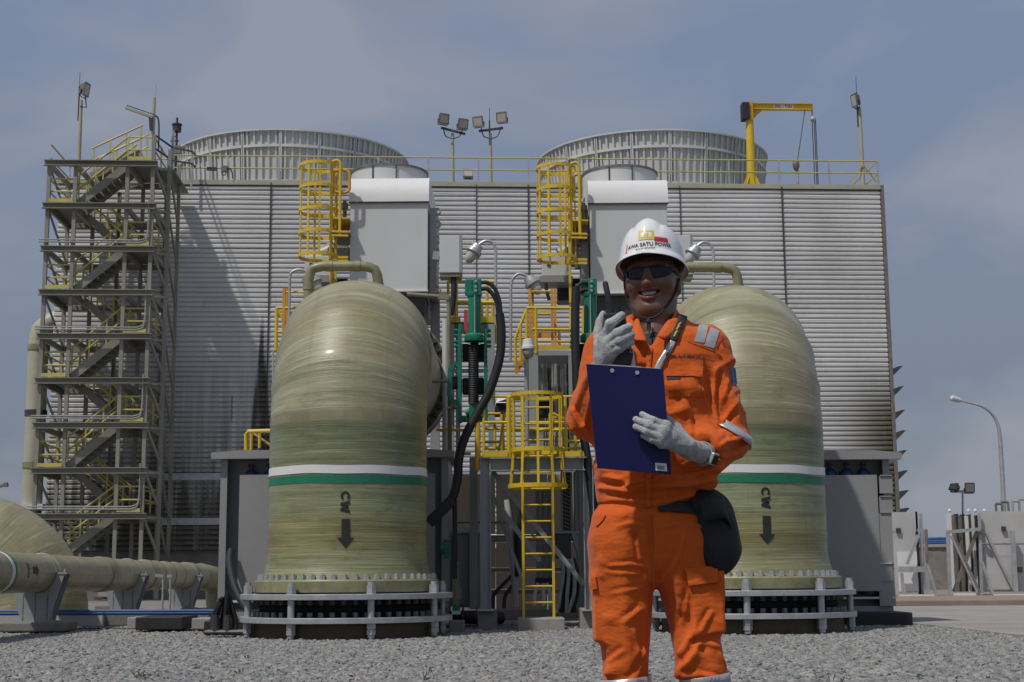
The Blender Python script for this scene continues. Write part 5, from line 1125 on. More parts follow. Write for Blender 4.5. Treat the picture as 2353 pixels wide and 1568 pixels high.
st2 = thing('stub_pipe', 'rusty stub pipe sticking out over the rear flange bolts', 'pipe', at(1010, 877, 20.4)); bars(st2, 'pipe_run', 'lamp', [(993, 877, 1030, 876, 20.4, .05)], 20.4, .05)
# upper yellow stile on the far side of the near pipe
yp = thing('side_platform', 'narrow yellow platform with ladder half hidden by the crown of the near pipe', 'platform', at(650, 806, 23.5)); V4 = 23.5
bars(yp, 'rail_post', 'yel', [(636, 708, 636, 806)], V4, .06); bars(yp, 'stile', 'orange', [(653, 664, 651, 806, V4, .045), (659, 664, 657, 806, V4+.5, .04)], V4, .07, False)
bars(yp, 'handrail', 'yel', [(634, 708, 700, 708), (657, 672, 705, 672, V4, .04), (637, 723, 700, 723, V4+.6, .06), (636, 763, 672, 763), (637, 709, 655, 745, V4, .04)], V4, .05)
boxes(yp, 'toe_plate', 'yel', [(634, 795, 660, 806, V4, .02)]); boxes(yp, 'deck', 'dark', [(636, 806, 700, 815, V4, .9)]); bars(yp, 'support_pipe', 'galv', [(628, 808, 627, 1030, V4, .03), (640, 815, 640, 1050, V4+.8, .1)], V4, .03)
yr = thing('low_guard_rail', 'bent yellow guard rail above the hood of the left cabinet', 'railing', at(590, 1030, 23.4)); mb = MB(); mb.ptube([(566, 1035), (566, 998), (570, 992), (640, 990)], 23.4, .035, 10); mb.build('handrail', M['yel'], yr, smooth=True)
bars(yr, 'rail_post', 'yel', [(578, 992, 578, 1035, 23.6, .05), (597, 992, 597, 1030, 23.6)], 23.6, .05); bars(yr, 'brace', 'yel2', [(580, 995, 622, 1024, 23.7, .04)], 23.7, .04)
# things under the lower platform
bwl = thing('buff_wall', 'buff panelled wall in the shade behind the yellow ladder', 'wall', at(1200, 1400, 27.0))
for k, (y0, y1) in enumerate(((1090, 1228), (1246, 1304), (1315, 1354), (1367, 1402))): boxes(bwl, 'wall_panel', 'tanw', [(1000+x0_, y0, 1000+x0_+118, y1, 27.0, .15) for x0_ in (20, 140, 260, 380)])
boxes(bwl, 'rail', 'conc2', [(1018, 1229, 1500, 1245, 27.03, .1), (1018, 1305, 1500, 1314, 27.03, .1), (1018, 1355, 1500, 1366, 27.03, .1)]); boxes(bwl, 'wall_base', 'conc2', [(1018, 1402, 1500, 1432, 26.9, .3)])
dk = thing('dark_cabinet', 'dark grey cabinet with pale top edge left of the portal column', 'cabinet', at(1075, 1396, 22.6)); boxes(dk, 'cabinet_body', 'cab', [(1047, 1224, 1103, 1396, 22.6, .7)], .01); boxes(dk, 'top_edge', 'pale', [(1045, 1218, 1105, 1225, 22.55, .8)])
boxes(dk, 'door', 'cab', [(1052, 1232, 1075, 1390, 22.57, .025), (1078, 1232, 1100, 1390, 22.57, .025)])
gl = thing('green_line', 'thin green pipe crossing behind the portal column', 'pipe', at(1120, 1201, 23.2)); bars(gl, 'pipe_run', 'greenb', [(1035, 1201, 1202, 1200, 23.2, .028)], 23.2, .03)
gv = thing('small_green_valve', 'small green valve on the side of the cabinet by the hose', 'valve', at(1022, 1278, 21.4)); bars(gv, 'valve_body', 'greenb', [(1027, 1240, 1027, 1284, 21.3, .10)], 21.3, .1); bars(gv, 'handwheel', 'greenb', [(1013, 1261, 1022, 1261, 21.3, .16)], 21.3, .16)
boxes(gv, 'actuator_cap', 'green', [(1020, 1248, 1034, 1272, 21.25, .12)], .01)
sp_ = thing('sample_standpipe', 'olive standpipe with pale foot beside the cabinet corner', 'pipe', at(1048, 1410, 21.3)); bars(sp_, 'pipe_run', 'frps', [(1047, 1290, 1047, 1400, 21.3, .10)], 21.3, .1); bars(sp_, 'coupling', 'frps', [(1049, 1350, 1049, 1378, 21.3, .14)], 21.3, .1); boxes(sp_, 'pipe_foot', 'pale', [(1038, 1404, 1058, 1412, 21.2, .2)]); boxes(sp_, 'green_collar', 'greenb', [(1040, 1390, 1056, 1404, 21.2, .16)])
for (pts, r_, m_, lab) in (([(1166, 1149), (1172, 1220), (1178, 1290), (1182, 1340), (1184, 1395)], .055, 'pale', 'slanting pale pipe behind the diagonal braces'), ([(1176, 1140), (1188, 1180), (1192, 1240), (1192, 1325)], .085, 'dark', 'dark bluish pipe beside the yellow ladder'), ([(1177, 1322), (1140, 1360), (1133, 1375), (1132, 1398)], .03, 'dark', 'bent dark conduit reaching the wall base'), ([(1180, 1342), (1162, 1368), (1159, 1380), (1158, 1398)], .03, 'dark', 'shorter bent dark conduit at the wall base')):
    mb = MB(); mb.ptube(pts, 23.0, r_, 10, 4); o = mb.build('conduit_pipe', M[m_], None, smooth=True); tag(o, lab, 'pipe')
cg = thing('conduit_group', 'group of upright grey conduits behind the ladder rungs', 'conduit', at(1250, 1390, 22.4))
for k, x_ in enumerate((1234, 1240, 1247, 1254, 1261, 1268)): bars(cg, 'conduit', 'galv' if k % 2 else 'steel', [(x_, 1124, x_, 1335, 22.4+.03*k, .05)], 22.4, .05)
bars(cg, 'clamp_bar', 'blk', [(1230, 1336, 1273, 1336, 22.35, .10)], 22, .1, False)
for x0_, x1_ in ((1237, 1228), (1248, 1249), (1256, 1265)):
    mb = MB(); mb.ptube([(x0_, 1340), ((x0_+x1_)/2, 1352), (x1_, 1370), (x1_, 1392)], 22.3, .03, 8, 4); mb.build('hose_end', M['white'], cg, smooth=True)
db = thing('terminal_box', 'dark terminal box with black cables fanning out beneath it, beside the worker', 'electrical box', at(1300, 1285, 21.9)); boxes(db, 'box_body', 'dark', [(1277, 1226, 1312, 1283, 21.9, .3)], .01); mb = MB(); mb.prism([at(1312, 1224, 21.88), at(1328, 1224, 21.88), at(1330, 1283, 21.88)], (0, .3, 0)); mb.build('cover', M['cab'], db); boxes(db, 'box_top', 'steel', [(1274, 1221, 1330, 1226, 21.85, .4)])
for k in range(9):
    mb = MB(); x_ = 1294+4.2*k; mb.ptube([(1294+3*k, 1284), (x_, 1320), (x_-6+(k*13 % 9), 1362), (x_-16+(k*29 % 19), 1408)], 21.8+.06*(k % 3), .03, 8, 4); mb.build('cable', M['rub'] if k % 3 else M['galv'], db, smooth=True)
ms = thing('mesh_guard', 'narrow dark mesh guard panel beside the worker', 'guard', at(1300, 1220, 22.2)); boxes(ms, 'mesh_sheet', 'dark', [(1291, 1085, 1311, 1220, 22.3, .02)])
for k in range(14): bars(ms, 'mesh_wire', 'galv', [(1292, 1090+9*k, 1310, 1098+9*k, 22.27, .012)], 22.2, .012)
bars(ms, 'frame_bar', 'steel', [(1290, 1085, 1290, 1222, 22.2, .03), (1312, 1085, 1312, 1222, 22.2, .04), (1321, 1085, 1321, 1222, 22.3, .05), (1331, 1085, 1331, 1222, 22.3, .04)], 22.2, .03)
pg = thing('ground_pipe', 'dark flanged pipe lying low behind the ring plates', 'pipe', at(1080, 1440, 22)); mb = MB(); mb.cyl(at(1040, 1418, 22), at(1150, 1420, 22.8), .10, n=14); mb.build('pipe_run', M['blk'], pg, smooth=True)
for x_ in (1050, 1062, 1095): 
    mb = MB(); mb.cyl(at(x_, 1418, 22), at(x_+4, 1418, 22), .15, n=14); mb.build('flange', M['dark'], pg, smooth=True)
# ------------------------------------------------------------------ beyond the apron on the right
VA = 40.0
def panel_rack(label, px0, px1, py0, py1, v): return thing('panel_rack', label, 'panel rack', at((px0+px1)/2, py1, v), 'leaning racks of pale panels')
ra = panel_rack('pale panel in a braced stand nearest the slotted cabinet', 2058, 2150, 1177, 1370, VA)
boxes(ra, 'panel', 'panelg', [(2040, 1177, 2107, 1222, VA, .08), (2040, 1224, 2107, 1362, VA+.01, .07)]); boxes(ra, 'panel_edge', 'blk', [(2108, 1176, 2113, 1366, VA, .1)]); boxes(ra, 'panel_face', 'white', [(2064, 1268, 2109, 1360, VA-.02, .02)])
boxes(ra, 'bracket', 'dark', [(2060, 1214, 2070, 1225, VA-.06, .05)]); boxes(ra, 'cross_beam', 'galv', [(2066, 1302, 2130, 1315, VA-.3, .08)])
bars(ra, 'frame_bar', 'galv', [(2126, 1217, 2132, 1368, VA-.3, .09), (2108, 1219, 2130, 1218, VA-.3, .07), (2131, 1299, 2152, 1370, VA-.6, .07), (2110, 1230, 2084, 1296, VA-.25, .08), (2072, 1316, 2076, 1366, VA-.35, .07), (2116, 1180, 2120, 1366, VA+.1, .07)], VA, .08, False)
bars(ra, 'frame_bar', 'lamp', [(2128, 1218, 2130, 1290, VA-.36, .07)], VA, .07, False)
bars(ra, 'foot_bar', 'white', [(2066, 1371, 2152, 1371, VA-.5, .10)], VA, .1, False)
rb_ = panel_rack('large pale panels beside a rack of stacked edges at the picture border', 2176, 2353, 1175, 1370, VA)
boxes(rb_, 'panel', 'panelg', [(2253, 1175, 2420, 1248, VA, .08), (2260, 1250, 2420, 1277, VA+.02, .06), (2268, 1279, 2330, 1355, VA-.01, .06), (2254, 1249, 2420, 1360, VA+.03, .05)])
boxes(rb_, 'panel_stripe', 'cylblue', []); 
for k, (x_, w_, m_) in enumerate(((2186, 5, 'white'), (2193, 8, 'lamp'), (2203, 4, 'blk'), (2208, 8, 'lamp'), (2217, 5, 'blk'), (2223, 7, 'white'), (2232, 5, 'blk'), (2238, 6, 'pale'), (2246, 5, 'blk'))): boxes(rb_, 'stacked_panel', m_, [(x_, 1180+(k*11 % 7), x_+w_, 1360, VA+.1*(8-k), .3)])
bars(rb_, 'frame_bar', 'galv', [(2176, 1223, 2254, 1216, VA-.2, .09), (2178, 1224, 2183, 1368, VA-.2, .09), (2186, 1231, 2246, 1362, VA-.3, .06), (2192, 1240, 2197, 1330, VA, .06), (2256, 1292, 2281, 1366, VA-.4, .08), (2265, 1224, 2329, 1355, VA-.15, .07), (2326, 1220, 2334, 1362, VA-.2, .11), (2250, 1180, 2256, 1366, VA-.1, .07)], VA, .08, False)
bars(rb_, 'frame_bar', 'lamp', [(2190, 1229, 2251, 1362, VA-.3, .07), (2244, 1224, 2192, 1360, VA-.1, .09), (2252, 1218, 2262, 1224, VA-.25, .1)], VA, .07, False)
boxes(rb_, 'bracket', 'dark', [(2302, 1210, 2312, 1221, VA-.08, .05), (2336, 1303, 2350, 1316, VA-.2, .1)]); bars(rb_, 'foot_bar', 'white', [(2284, 1370, 2420, 1369, VA-.5, .1), (2190, 1366, 2256, 1366, VA-.2, .06)], VA, .1, False)
bars(rb_, 'top_fitting', 'lamp', [(2288, 1158, 2288, 1176), (2302, 1154, 2302, 1176), (2316, 1154, 2318, 1176), (2288, 1158, 2300, 1158), (2300, 1154, 2317, 1154)], VA+.3, .07); bars(rb_, 'top_fitting', 'galv', [(2326, 1152, 2326, 1176), (2326, 1152, 2342, 1152), (2341, 1148, 2341, 1176), (2341, 1148, 2375, 1148)], VA+.3, .07)
for x_ in (2182, 2226, 2241, 2262):
    mb = MB(); mb.sphere(at(x_, 1174, VA+.2), .05, 8, 6); mb.build('knob', M['white'], rb_)
tk = thing('concrete_tank', 'round grey concrete tank between the two panel racks', 'tank', at(2150, 1372, 52)); c = at(2150, 1372, 56); mb = MB(); rr_ = 2.2; zt_ = at(2150, 1254, 54).z; mb.cyl((c.x, 56, 0), (c.x, 56, zt_), rr_, n=40); mb.build('tank_wall', M['conc2'], tk, smooth=True); mb = MB(); mb.ring(rr_-.1, rr_+.08, zt_-.06, zt_+.05, (c.x, 56, 0), 40); mb.build('rim', M['conc'], tk, smooth=True)
br = thing('blue_pipe_rack', 'far blue pipe rack seen above the grey tank', 'pipe rack', at(2150, 1300, 95)); bars(br, 'pipe_run', 'blue', [(2100, 1239, 2190, 1237, 95, .18), (2100, 1244, 2190, 1243, 95, .2), (2100, 1248, 2190, 1247, 95, .2)], 95, .2); bars(br, 'rack_post', 'dark', [(x_, 1238, x_, 1330, 95.4, .2) for x_ in (2132, 2147, 2162, 2176)], 95, .2)
sl2 = thing('street_lamp', 'tall curved street lamp above the pale panels', 'street lamp', at(2307, 1340, 60)); P = curve([at(2309, 1345, 60), at(2306, 1160, 60), at(2300, 1040, 60), at(2297, 1000, 60), at(2292, 974, 60), at(2279, 951, 60), at(2258, 935, 60), at(2232, 927, 60), at(2210, 922, 60)], 6); n = len(P)
mb = MB(); mb.tube(P, [.105-.07*i/n for i in range(n)], 10); mb.build('pole', M['galv'], sl2, smooth=True); mb = MB(); a, b2 = at(2183, 914, 60), at(2211, 922, 60); mb.tube([a, a.lerp(b2, .15), a.lerp(b2, .7), b2], [.05, .13, .12, .05], 10); mb.build('lamp_head', M['pale'], sl2, smooth=True)
tf = thing('twin_floodlight', 'small twin floodlight mast between the two panel racks', 'floodlight', at(2212, 1330, 66)); bars(tf, 'pole', 'galv', [(2212, 1131, 2213, 1335, 66, .09)], 66, .14); bars(tf, 'cross_arm', 'galv', [(2187, 1130, 2234, 1129, 66, .12)], 66, .1, False)
flood(tf, at(2226, 1121, 66), .48, .46, .24, rad(8), rad(5)); flood(tf, at(2195, 1122, 66), .48, .34, .28, rad(-60), rad(-30))
# ------------------------------------------------------------------ the worker: smooth bodies from distance fields
def smin(a, b, k): h = np.maximum(k-np.abs(a-b), 0)/k; return np.minimum(a, b)-h*h*k*.25
def smax(a, b, k): return -smin(-a, -b, k)
def rcone(X, a, b, ra, rb):
    a = np.asarray(a, np.float32); d = np.asarray(b, np.float32)-a; L2 = float(d@d)+1e-12
    px, py, pz = X[0]-a[0], X[1]-a[1], X[2]-a[2]; t = np.clip((px*d[0]+py*d[1]+pz*d[2])/L2, 0, 1)
    return np.sqrt((px-t*d[0])**2+(py-t*d[1])**2+(pz-t*d[2])**2)-(ra+(rb-ra)*t)
def ell(X, c, r):
    q = np.sqrt(((X[0]-c[0])/r[0])**2+((X[1]-c[1])/r[1])**2+((X[2]-c[2])/r[2])**2); return (q-1)*min(r)
def loft(X, keys, ex=2.3, ke=.02):                   # keys: (z, cx, cy, half width, half depth), rising z
    K = np.array(sorted(keys), np.float32); z = np.clip(X[2], K[0, 0], K[-1, 0])
    cx, cy, a, b = (np.interp(z, K[:, 0], K[:, i]) for i in (1, 2, 3, 4))
    q = (np.abs((X[0]-cx)/a)**ex+np.abs((X[1]-cy)/b)**ex)**(1/ex); d = (q-1)*np.minimum(a, b)
    return smax(d, np.maximum(K[0, 0]-X[2], X[2]-K[-1, 0]), ke)
def surface_nets(fn, lo, hi, h):
    lo = np.array(lo, np.float32); n = np.ceil((np.array(hi)-lo)/h).astype(int)+1
    ax = [lo[i]+h*np.arange(n[i], dtype=np.float32) for i in range(3)]; F = fn(np.meshgrid(*ax, indexing='ij')).astype(np.float32)
    ins = F < 0; c = [(i, j, k) for i in (0, 1) for j in (0, 1) for k in (0, 1)]; m = [s-1 for s in n]
    sub = lambda A, o: A[o[0]:o[0]+m[0], o[1]:o[1]+m[1], o[2]:o[2]+m[2]]
    cnt = sum(sub(ins, o).astype(np.int8) for o in c); act = (cnt > 0) & (cnt < 8); idx = -np.ones(m, np.int64); A = np.argwhere(act); idx[act] = np.arange(len(A))
    acc = np.zeros((len(A), 3)); w = np.zeros(len(A)); f = {o: F[A[:, 0]+o[0], A[:, 1]+o[1], A[:, 2]+o[2]] for o in c}
    for o in c:
        for d in range(3):
            if o[d]: continue
            p = list(o); p[d] = 1; p = tuple(p); fa, fb = f[o], f[p]; cr = (fa < 0) != (fb < 0); t = np.where(cr, fa/np.where(cr, fa-fb, 1), 0)
            q = np.array(o, float)[None]+0*acc; q[:, d] = t; acc += q*cr[:, None]; w += cr
    V = lo+(A+acc/w[:, None])*h; Q = []
    for d in range(3):
        e, g = [(1, 2), (2, 0), (0, 1)][d]; s0 = [slice(None)]*3; s1 = [slice(None)]*3; s0[d] = slice(0, -1); s1[d] = slice(1, None)
        ia, ib = ins[tuple(s0)], ins[tuple(s1)]; C = np.argwhere(ia != ib); C = C[(C[:, e] > 0) & (C[:, g] > 0) & (C[:, e] < n[e]-1) & (C[:, g] < n[g]-1)]
        def at_(de, dg): D = C.copy(); D[:, e] += de; D[:, g] += dg; return idx[D[:, 0], D[:, 1], D[:, 2]]
        q = np.stack([at_(-1, -1), at_(0, -1), at_(0, 0), at_(-1, 0)], 1); fl = ~ia[C[:, 0], C[:, 1], C[:, 2]]; q[fl] = q[fl][:, ::-1]; Q.append(q)
    return V, np.concatenate(Q)
_lat = rng.random((40, 40, 40)).astype(np.float32)
def vnoise(P, s, off=0.0):                    # value noise, P (n,3), s: frequency per axis
    q = P*np.asarray(s)+off+100; i = np.floor(q).astype(int); t = q-i; t = t*t*(3-2*t); i %= 40; j = (i+1) % 40; r = 0
    for a in (0, 1):
        for b in (0, 1):
            for c in (0, 1):
                r = r+_lat[(j if a else i)[:, 0], (j if b else i)[:, 1], (j if c else i)[:, 2]]*(t[:, 0] if a else 1-t[:, 0])*(t[:, 1] if b else 1-t[:, 1])*(t[:, 2] if c else 1-t[:, 2])
    return r-.5
def vnormals(V, Q):
    n = np.zeros_like(V); fn = np.cross(V[Q[:, 2]]-V[Q[:, 0]], V[Q[:, 3]]-V[Q[:, 1]])
    for k in range(4): np.add.at(n, Q[:, k], fn)
    return n/np.maximum(np.linalg.norm(n, axis=1, keepdims=True), 1e-9)
def relax(V, Q, it=1, f=.5):
    E_ = np.concatenate([Q[:, [0, 1]], Q[:, [1, 2]], Q[:, [2, 3]], Q[:, [3, 0]]]); E_ = np.concatenate([E_, E_[:, ::-1]])
    for _ in range(it):
        s = np.zeros_like(V); c = np.zeros(len(V)); np.add.at(s, E_[:, 0], V[E_[:, 1]]); np.add.at(c, E_[:, 0], 1); V = V+(s/np.maximum(c, 1)[:, None]-V)*f
    return V
def nobj(name, V, Q, m, parent, col=None):
    me = bpy.data.meshes.new(name); rl = np.array(root_loc(parent)) if parent else np.zeros(3); VV = V-rl
    me.from_pydata([tuple(p) for p in VV.tolist()], [], [tuple(q) for q in Q.tolist()]); me.update(); me.shade_smooth(); me.materials.append(m)
    if col is not None:
        a = me.color_attributes.new('tone', 'FLOAT_COLOR', 'POINT'); a.data.foreach_set('color', np.concatenate([col, np.ones((len(col), 1))], 1).astype(np.float32).ravel())
    o = bpy.data.objects.new(name, me); COL.objects.link(o); o.parent = parent; return o
def bvh(V, Q): return BVHTree.FromPolygons([Vector(v) for v in V.tolist()], Q.tolist())
A = lambda x_, y_, v: np.array(at(x_, y_, v))
VP = 4.0; MPP = (at(1521, 900, VP).x-at(1520, 900, VP).x)   # metres per picture unit at the worker
zp = lambda y_, v=VP: at(1500, y_, v).z; xp = lambda x_, y_=1000, v=VP: at(x_, y_, v).x

def cloth_mat():
    m, nt, b, x, tc = newmat('orange_coverall_cloth'); ob = tc.outputs['Object']; n1 = x.noise(ob, 3, 6); n2 = x.noise(ob, 22, 5, (1, 1, 1), .6)
    c = x.mix(x.step(n1, .3, .7), (.56, .092, .008), (.66, .122, .012)); c = x.mix(x.m('MULTIPLY', x.step(n2, .52, .8), .35), c, (.46, .07, .007)); L_(nt, c, b.inputs['Base Color'])
    b.inputs['Roughness'].default_value = .78; b.inputs['Sheen Weight'].default_value = .12; b.inputs['Specular IOR Level'].default_value = .25
    wv = x.noise(ob, 900, 2); h = x.m('ADD', x.m('MULTIPLY', n2, .8), x.m('MULTIPLY', wv, .10)); cz = x.m('ABSOLUTE', x.m('SUBTRACT', x.noise(ob, 7, 3, (1, 1, 2.1)), .5)); cz2 = x.m('ABSOLUTE', x.m('SUBTRACT', x.noise(ob, 15, 3, (1, 1, 1.3)), .5)); h = x.m('SUBTRACT', h, x.m('ADD', x.m('MULTIPLY', cz, 2.2), x.m('MULTIPLY', cz2, .5))); L_(nt, x.bump(h, .4, .012), b.inputs['Normal']); return m
M['cloth'] = cloth_mat()
def skin_mat():
    m, nt, b, x, tc = newmat('skin'); at_ = N(nt, 'ShaderNodeAttribute', attribute_name='tone'); n1 = x.noise(tc.outputs['Object'], 60, 4)
    c = x.mix(x.m('MULTIPLY', x.step(n1, .45, .75), .18), at_.outputs['Color'], (.13, .055, .035)); L_(nt, c, b.inputs['Base Color']); b.inputs['Roughness'].default_value = .40
    b.inputs['Subsurface Weight'].default_value = .08; b.inputs['Subsurface Radius'].default_value = (.02, .008, .004); L_(nt, x.bump(x.noise(tc.outputs['Object'], 300, 3), .12, .002), b.inputs['Normal']); return m
M['skin'] = skin_mat()
M['glove'] = mat('knitted_glove', (.50, .505, .51), .9, 0, .22, 28, .6, 420, (.30, .305, .315), (.5, .7), fine=.25, spec=.2)
M['tape'] = mat('reflective_tape', (.44, .45, .46), .32, .35, .08, 20, .05, 200, fine=.05)
M['helmet'] = mat('helmet_plastic', (.80, .80, .79), .26, 0, .02, 3, spec=.5, coat=.3, fine=.01)
M['lens_dark'] = mat('dark_lens', (.008, .008, .009), .14, 0, .1, 4, spec=.3)
M['bag'] = mat('black_nylon', (.014, .014, .016), .68, 0, .2, 10, .25, 300)
M['board'] = mat('blue_clipboard', (.010, .011, .080), .45, 0, .14, 3, .02, 200, fine=.05, spec=.3)
M['radio'] = mat('black_plastic', (.016, .016, .017), .45, 0, .15, 10, .05, 200)
M['strap'] = mat('black_strap', (.02, .02, .022), .75, 0, .15, 20, .2, 300)
M['tooth'] = mat('tooth', (.52, .48, .42), .3, 0, .04, 20)
M['gold'] = mat('gold_print', (.45, .30, .06), .5, 0, .1, 20)
M['hyel'] = mat('emblem_yellow', (.72, .56, .05), .5, 0, .08, 20); M['hred'] = mat('emblem_red', (.55, .02, .04), .5, 0, .06, 20); M['grey_print'] = mat('grey_print', (.5, .5, .5), .5, 0, .1, 20)
M['hair'] = mat('black_hair', (.012, .010, .009), .6, 0, .3, 30, .5, 300)

person = thing('person', 'standing worker in orange coverall and white hard hat raising a radio and holding a clipboard', 'person', Vector((xp(1505, 1400), VP, 0)))

# --- jacket
def K(y_, xl_, xr_, hd, vc=VP): a, b = xp(xl_, y_), xp(xr_, y_); return (zp(y_), (a+b)/2, vc, (b-a)/2, hd)
TORSO = [K(1192, 1376, 1600, .121), K(1174, 1374, 1600, .121), K(1158, 1370, 1608, .124), K(1140, 1366, 1622, .127), K(1100, 1362, 1648, .138), K(1040, 1368, 1652, .135), K(960, 1378, 1646, .128), K(880, 1384, 1642, .124), K(825, 1388, 1640, .115), K(790, 1412, 1622, .095), K(765, 1440, 1590, .078), K(748, 1462, 1560, .066)]
sR, eR, wR = A(1618, 815, 4.03), A(1668, 1005, 3.985), A(1622, 1044, 3.86)
sL, eL, wL = A(1404, 815, 4.03), A(1352, 962, 3.985), A(1385, 858, 3.845)
def ridges(X, f, lst, k=.022):
    for (xa, ya, va), (xb, yb, vb), r in lst: f = smin(f, rcone(X, A(xa, ya, va), A(xb, yb, vb), r, r*.6), k)
    return f
def grooves(X, f, lst, k=.02):
    for (xa, ya, va), (xb, yb, vb), r in lst: f = smax(f, -rcone(X, A(xa, ya, va), A(xb, yb, vb), r, r*.6), k)
    return f
def jacket(X):
    f = loft(X, TORSO, 2.25, .006); zh = np.interp(X[0], [xp(q, 1160) for q in (1372, 1456, 1530, 1600, 1640)], [zp(q) for q in (1158, 1174, 1168, 1153, 1142)]); f = smax(f, zh-X[2], .004)
    fa = smin(rcone(X, sR, eR, .070, .056), rcone(X, eR, A(1600, 1047, 3.82), .057, .043), .03); cp, cd = A(1628, 1043, 3.87), A(1600, 1047, 3.82)-eR; cd = cd/np.linalg.norm(cd); side = (X[0]-cp[0])*cd[0]+(X[1]-cp[1])*cd[1]+(X[2]-cp[2])*cd[2]
    r = smax(fa, side, .006); r = smax(r, -np.maximum(rcone(X, A(1660, 1030, 3.93), A(1590, 1048, 3.81), .034, .034), -side-.05), .004); l = smin(rcone(X, sL, eL, .070, .056), rcone(X, eL, wL, .056, .041), .03)
    f = smin(f, rcone(X, A(1512, 770, 4.03), sR, .062, .07), .06); f = smin(f, rcone(X, A(1505, 770, 4.03), sL, .062, .068), .06)
    f = smin(f, r, .045); f = smin(f, l, .045)
    # cloth gathers: elbow, armpit, waist
    f = ridges(X, f, [((1648, 862, 3.955), (1690, 965, 3.935), .020), ((1612, 880, 3.93), (1652, 975, 3.92), .018), ((1660, 990, 3.92), (1712, 1000, 3.93), .018), ((1640, 1078, 3.88), (1712, 1022, 3.93), .016), ((1650, 1025, 3.86), (1700, 1000, 3.90), .013),
        ((1590, 1068, 3.87), (1640, 1108, 3.90), .016), ((1560, 1100, 3.862), (1632, 1120, 3.90), .014), ((1440, 1120, 3.868), (1590, 1098, 3.868), .010), ((1600, 860, 3.895), (1570, 940, 3.878), .012), ((1625, 905, 3.92), (1640, 1000, 3.92), .016),
        ((1385, 880, 3.95), (1345, 975, 3.925), .016), ((1330, 905, 3.95), (1315, 985, 3.94), .014), ((1480, 860, 3.875), (1470, 930, 3.868), .009), ((1550, 890, 3.872), (1610, 900, 3.89), .010)])
    f = grooves(X, f, [((1628, 862, 3.91), (1650, 985, 3.89), .016), ((1375, 1128, 3.87), (1625, 1128, 3.87), .007), ((1370, 1122, 3.93), (1372, 1135, 3.86), .008), ((1490, 840, 3.862), (1500, 1110, 3.852), .004), ((1365, 865, 3.93), (1372, 960, 3.91), .012), ((1605, 1078, 3.86), (1560, 1090, 3.85), .008)], .016)
    # neck opening and a flat hem
    f = smax(f, -rcone(X, A(1503, 700, 3.99), A(1505, 772, 4.0), .064, .058), .012)
    def hp(a, b):                               # signed side of the line a-b seen from the front, positive to its right
        d = b-a; nx, nz = -d[2], d[0]; q = math.hypot(nx, nz); return ((X[0]-a[0])*nx+(X[2]-a[2])*nz)/q
    a, b, c = A(1460, 728, 3.9), A(1495, 799, 3.9), A(1542, 722, 3.9); wedge = np.maximum(np.maximum(-hp(a, b), -hp(b, c)), np.abs(X[1]-3.90)-.10); f = smax(f, -wedge, .006)
    return f
V, Q = surface_nets(jacket, (xp(1290), 3.70, zp(1200)), (xp(1740), 4.24, zp(720)), .0046); V = relax(V, Q, 2, .5); nr = vnormals(V, Q)
def folds(V, sets):                           # crisp-crested cloth folds, each set: frequency, direction angle, depth, seed
    o = np.zeros(len(V)); wv = np.stack([vnoise(V, (6, 6, 6), k*9.1)*.05 for k in range(3)], 1)
    for fr, ang, am, sd in sets:
        c, s_ = math.cos(ang), math.sin(ang); U = np.stack([V[:, 0]*c+V[:, 2]*s_, V[:, 1], -V[:, 0]*s_+V[:, 2]*c], 1)+wv
        a = np.abs(vnoise(U, fr, sd)); msk = np.clip(vnoise(V, (5, 5, 5), sd+31)*3+.6, 0, 1); o += am*msk*(np.clip(1-a*3.6, 0, 1)**1.3-.35)
    return o
def creases(V, nr, lines):                     # drag lines of the cloth: a crest with a valley beside it
    d_ = np.zeros(len(V)); fr = np.clip(-nr[:, 1]*1.6, 0, 1)
    for pts, w, am in lines:
        for (xa, ya), (xb, yb) in zip(pts, pts[1:]):
            ax_, az, bx_, bz = xp(xa, ya), zp(ya), xp(xb, yb), zp(yb); dx, dz = bx_-ax_, bz-az; L2 = dx*dx+dz*dz; t = ((V[:, 0]-ax_)*dx+(V[:, 2]-az)*dz)/L2
            s_ = ((V[:, 0]-ax_)*-dz+(V[:, 2]-az)*dx)/math.sqrt(L2)+.006*vnoise(V, (14, 14, 14), xa*.1); k = np.clip(t*5+.5, 0, 1)*np.clip((1-t)*5+.5, 0, 1)
            d_ += am*k*(np.exp(-(s_/w)**2)-.9*np.exp(-((s_-1.7*w)/w)**2)-.3*np.exp(-((s_+2.2*w)/(1.6*w))**2))
    return d_*fr
JC = [([(1368, 1123), (1434, 1133), (1550, 1120), (1632, 1110)], .007, .009), ([(1471, 1112), (1560, 1104), (1640, 1084)], .006, .006), ([(1555, 1085), (1600, 1070)], .006, .006), ([(1692, 915), (1664, 962), (1650, 978)], .007, .008), ([(1668, 880), (1652, 930)], .006, .006), ([(1640, 860), (1628, 930), (1640, 990)], .007, .009),
      ([(1655, 1030), (1690, 1015), (1712, 1018)], .006, .007), ([(1640, 1060), (1680, 1050), (1706, 1032)], .006, .007), ([(1638, 1036), (1662, 1016)], .005, .006), ([(1600, 900), (1622, 960)], .006, .005), ([(1545, 905), (1570, 960), (1575, 1010)], .006, .005), ([(1352, 850), (1330, 905), (1318, 950)], .006, .006), ([(1362, 880), (1350, 940), (1338, 985)], .006, .007), ([(1306, 940), (1330, 985), (1352, 1000)], .006, .007), ([(1380, 1100), (1420, 1108)], .006, .005), ([(1390, 1150), (1490, 1160), (1590, 1142)], .006, .006), ([(1620, 790), (1650, 830)], .006, .005), ([(1655, 800), (1672, 850)], .005, .005)]
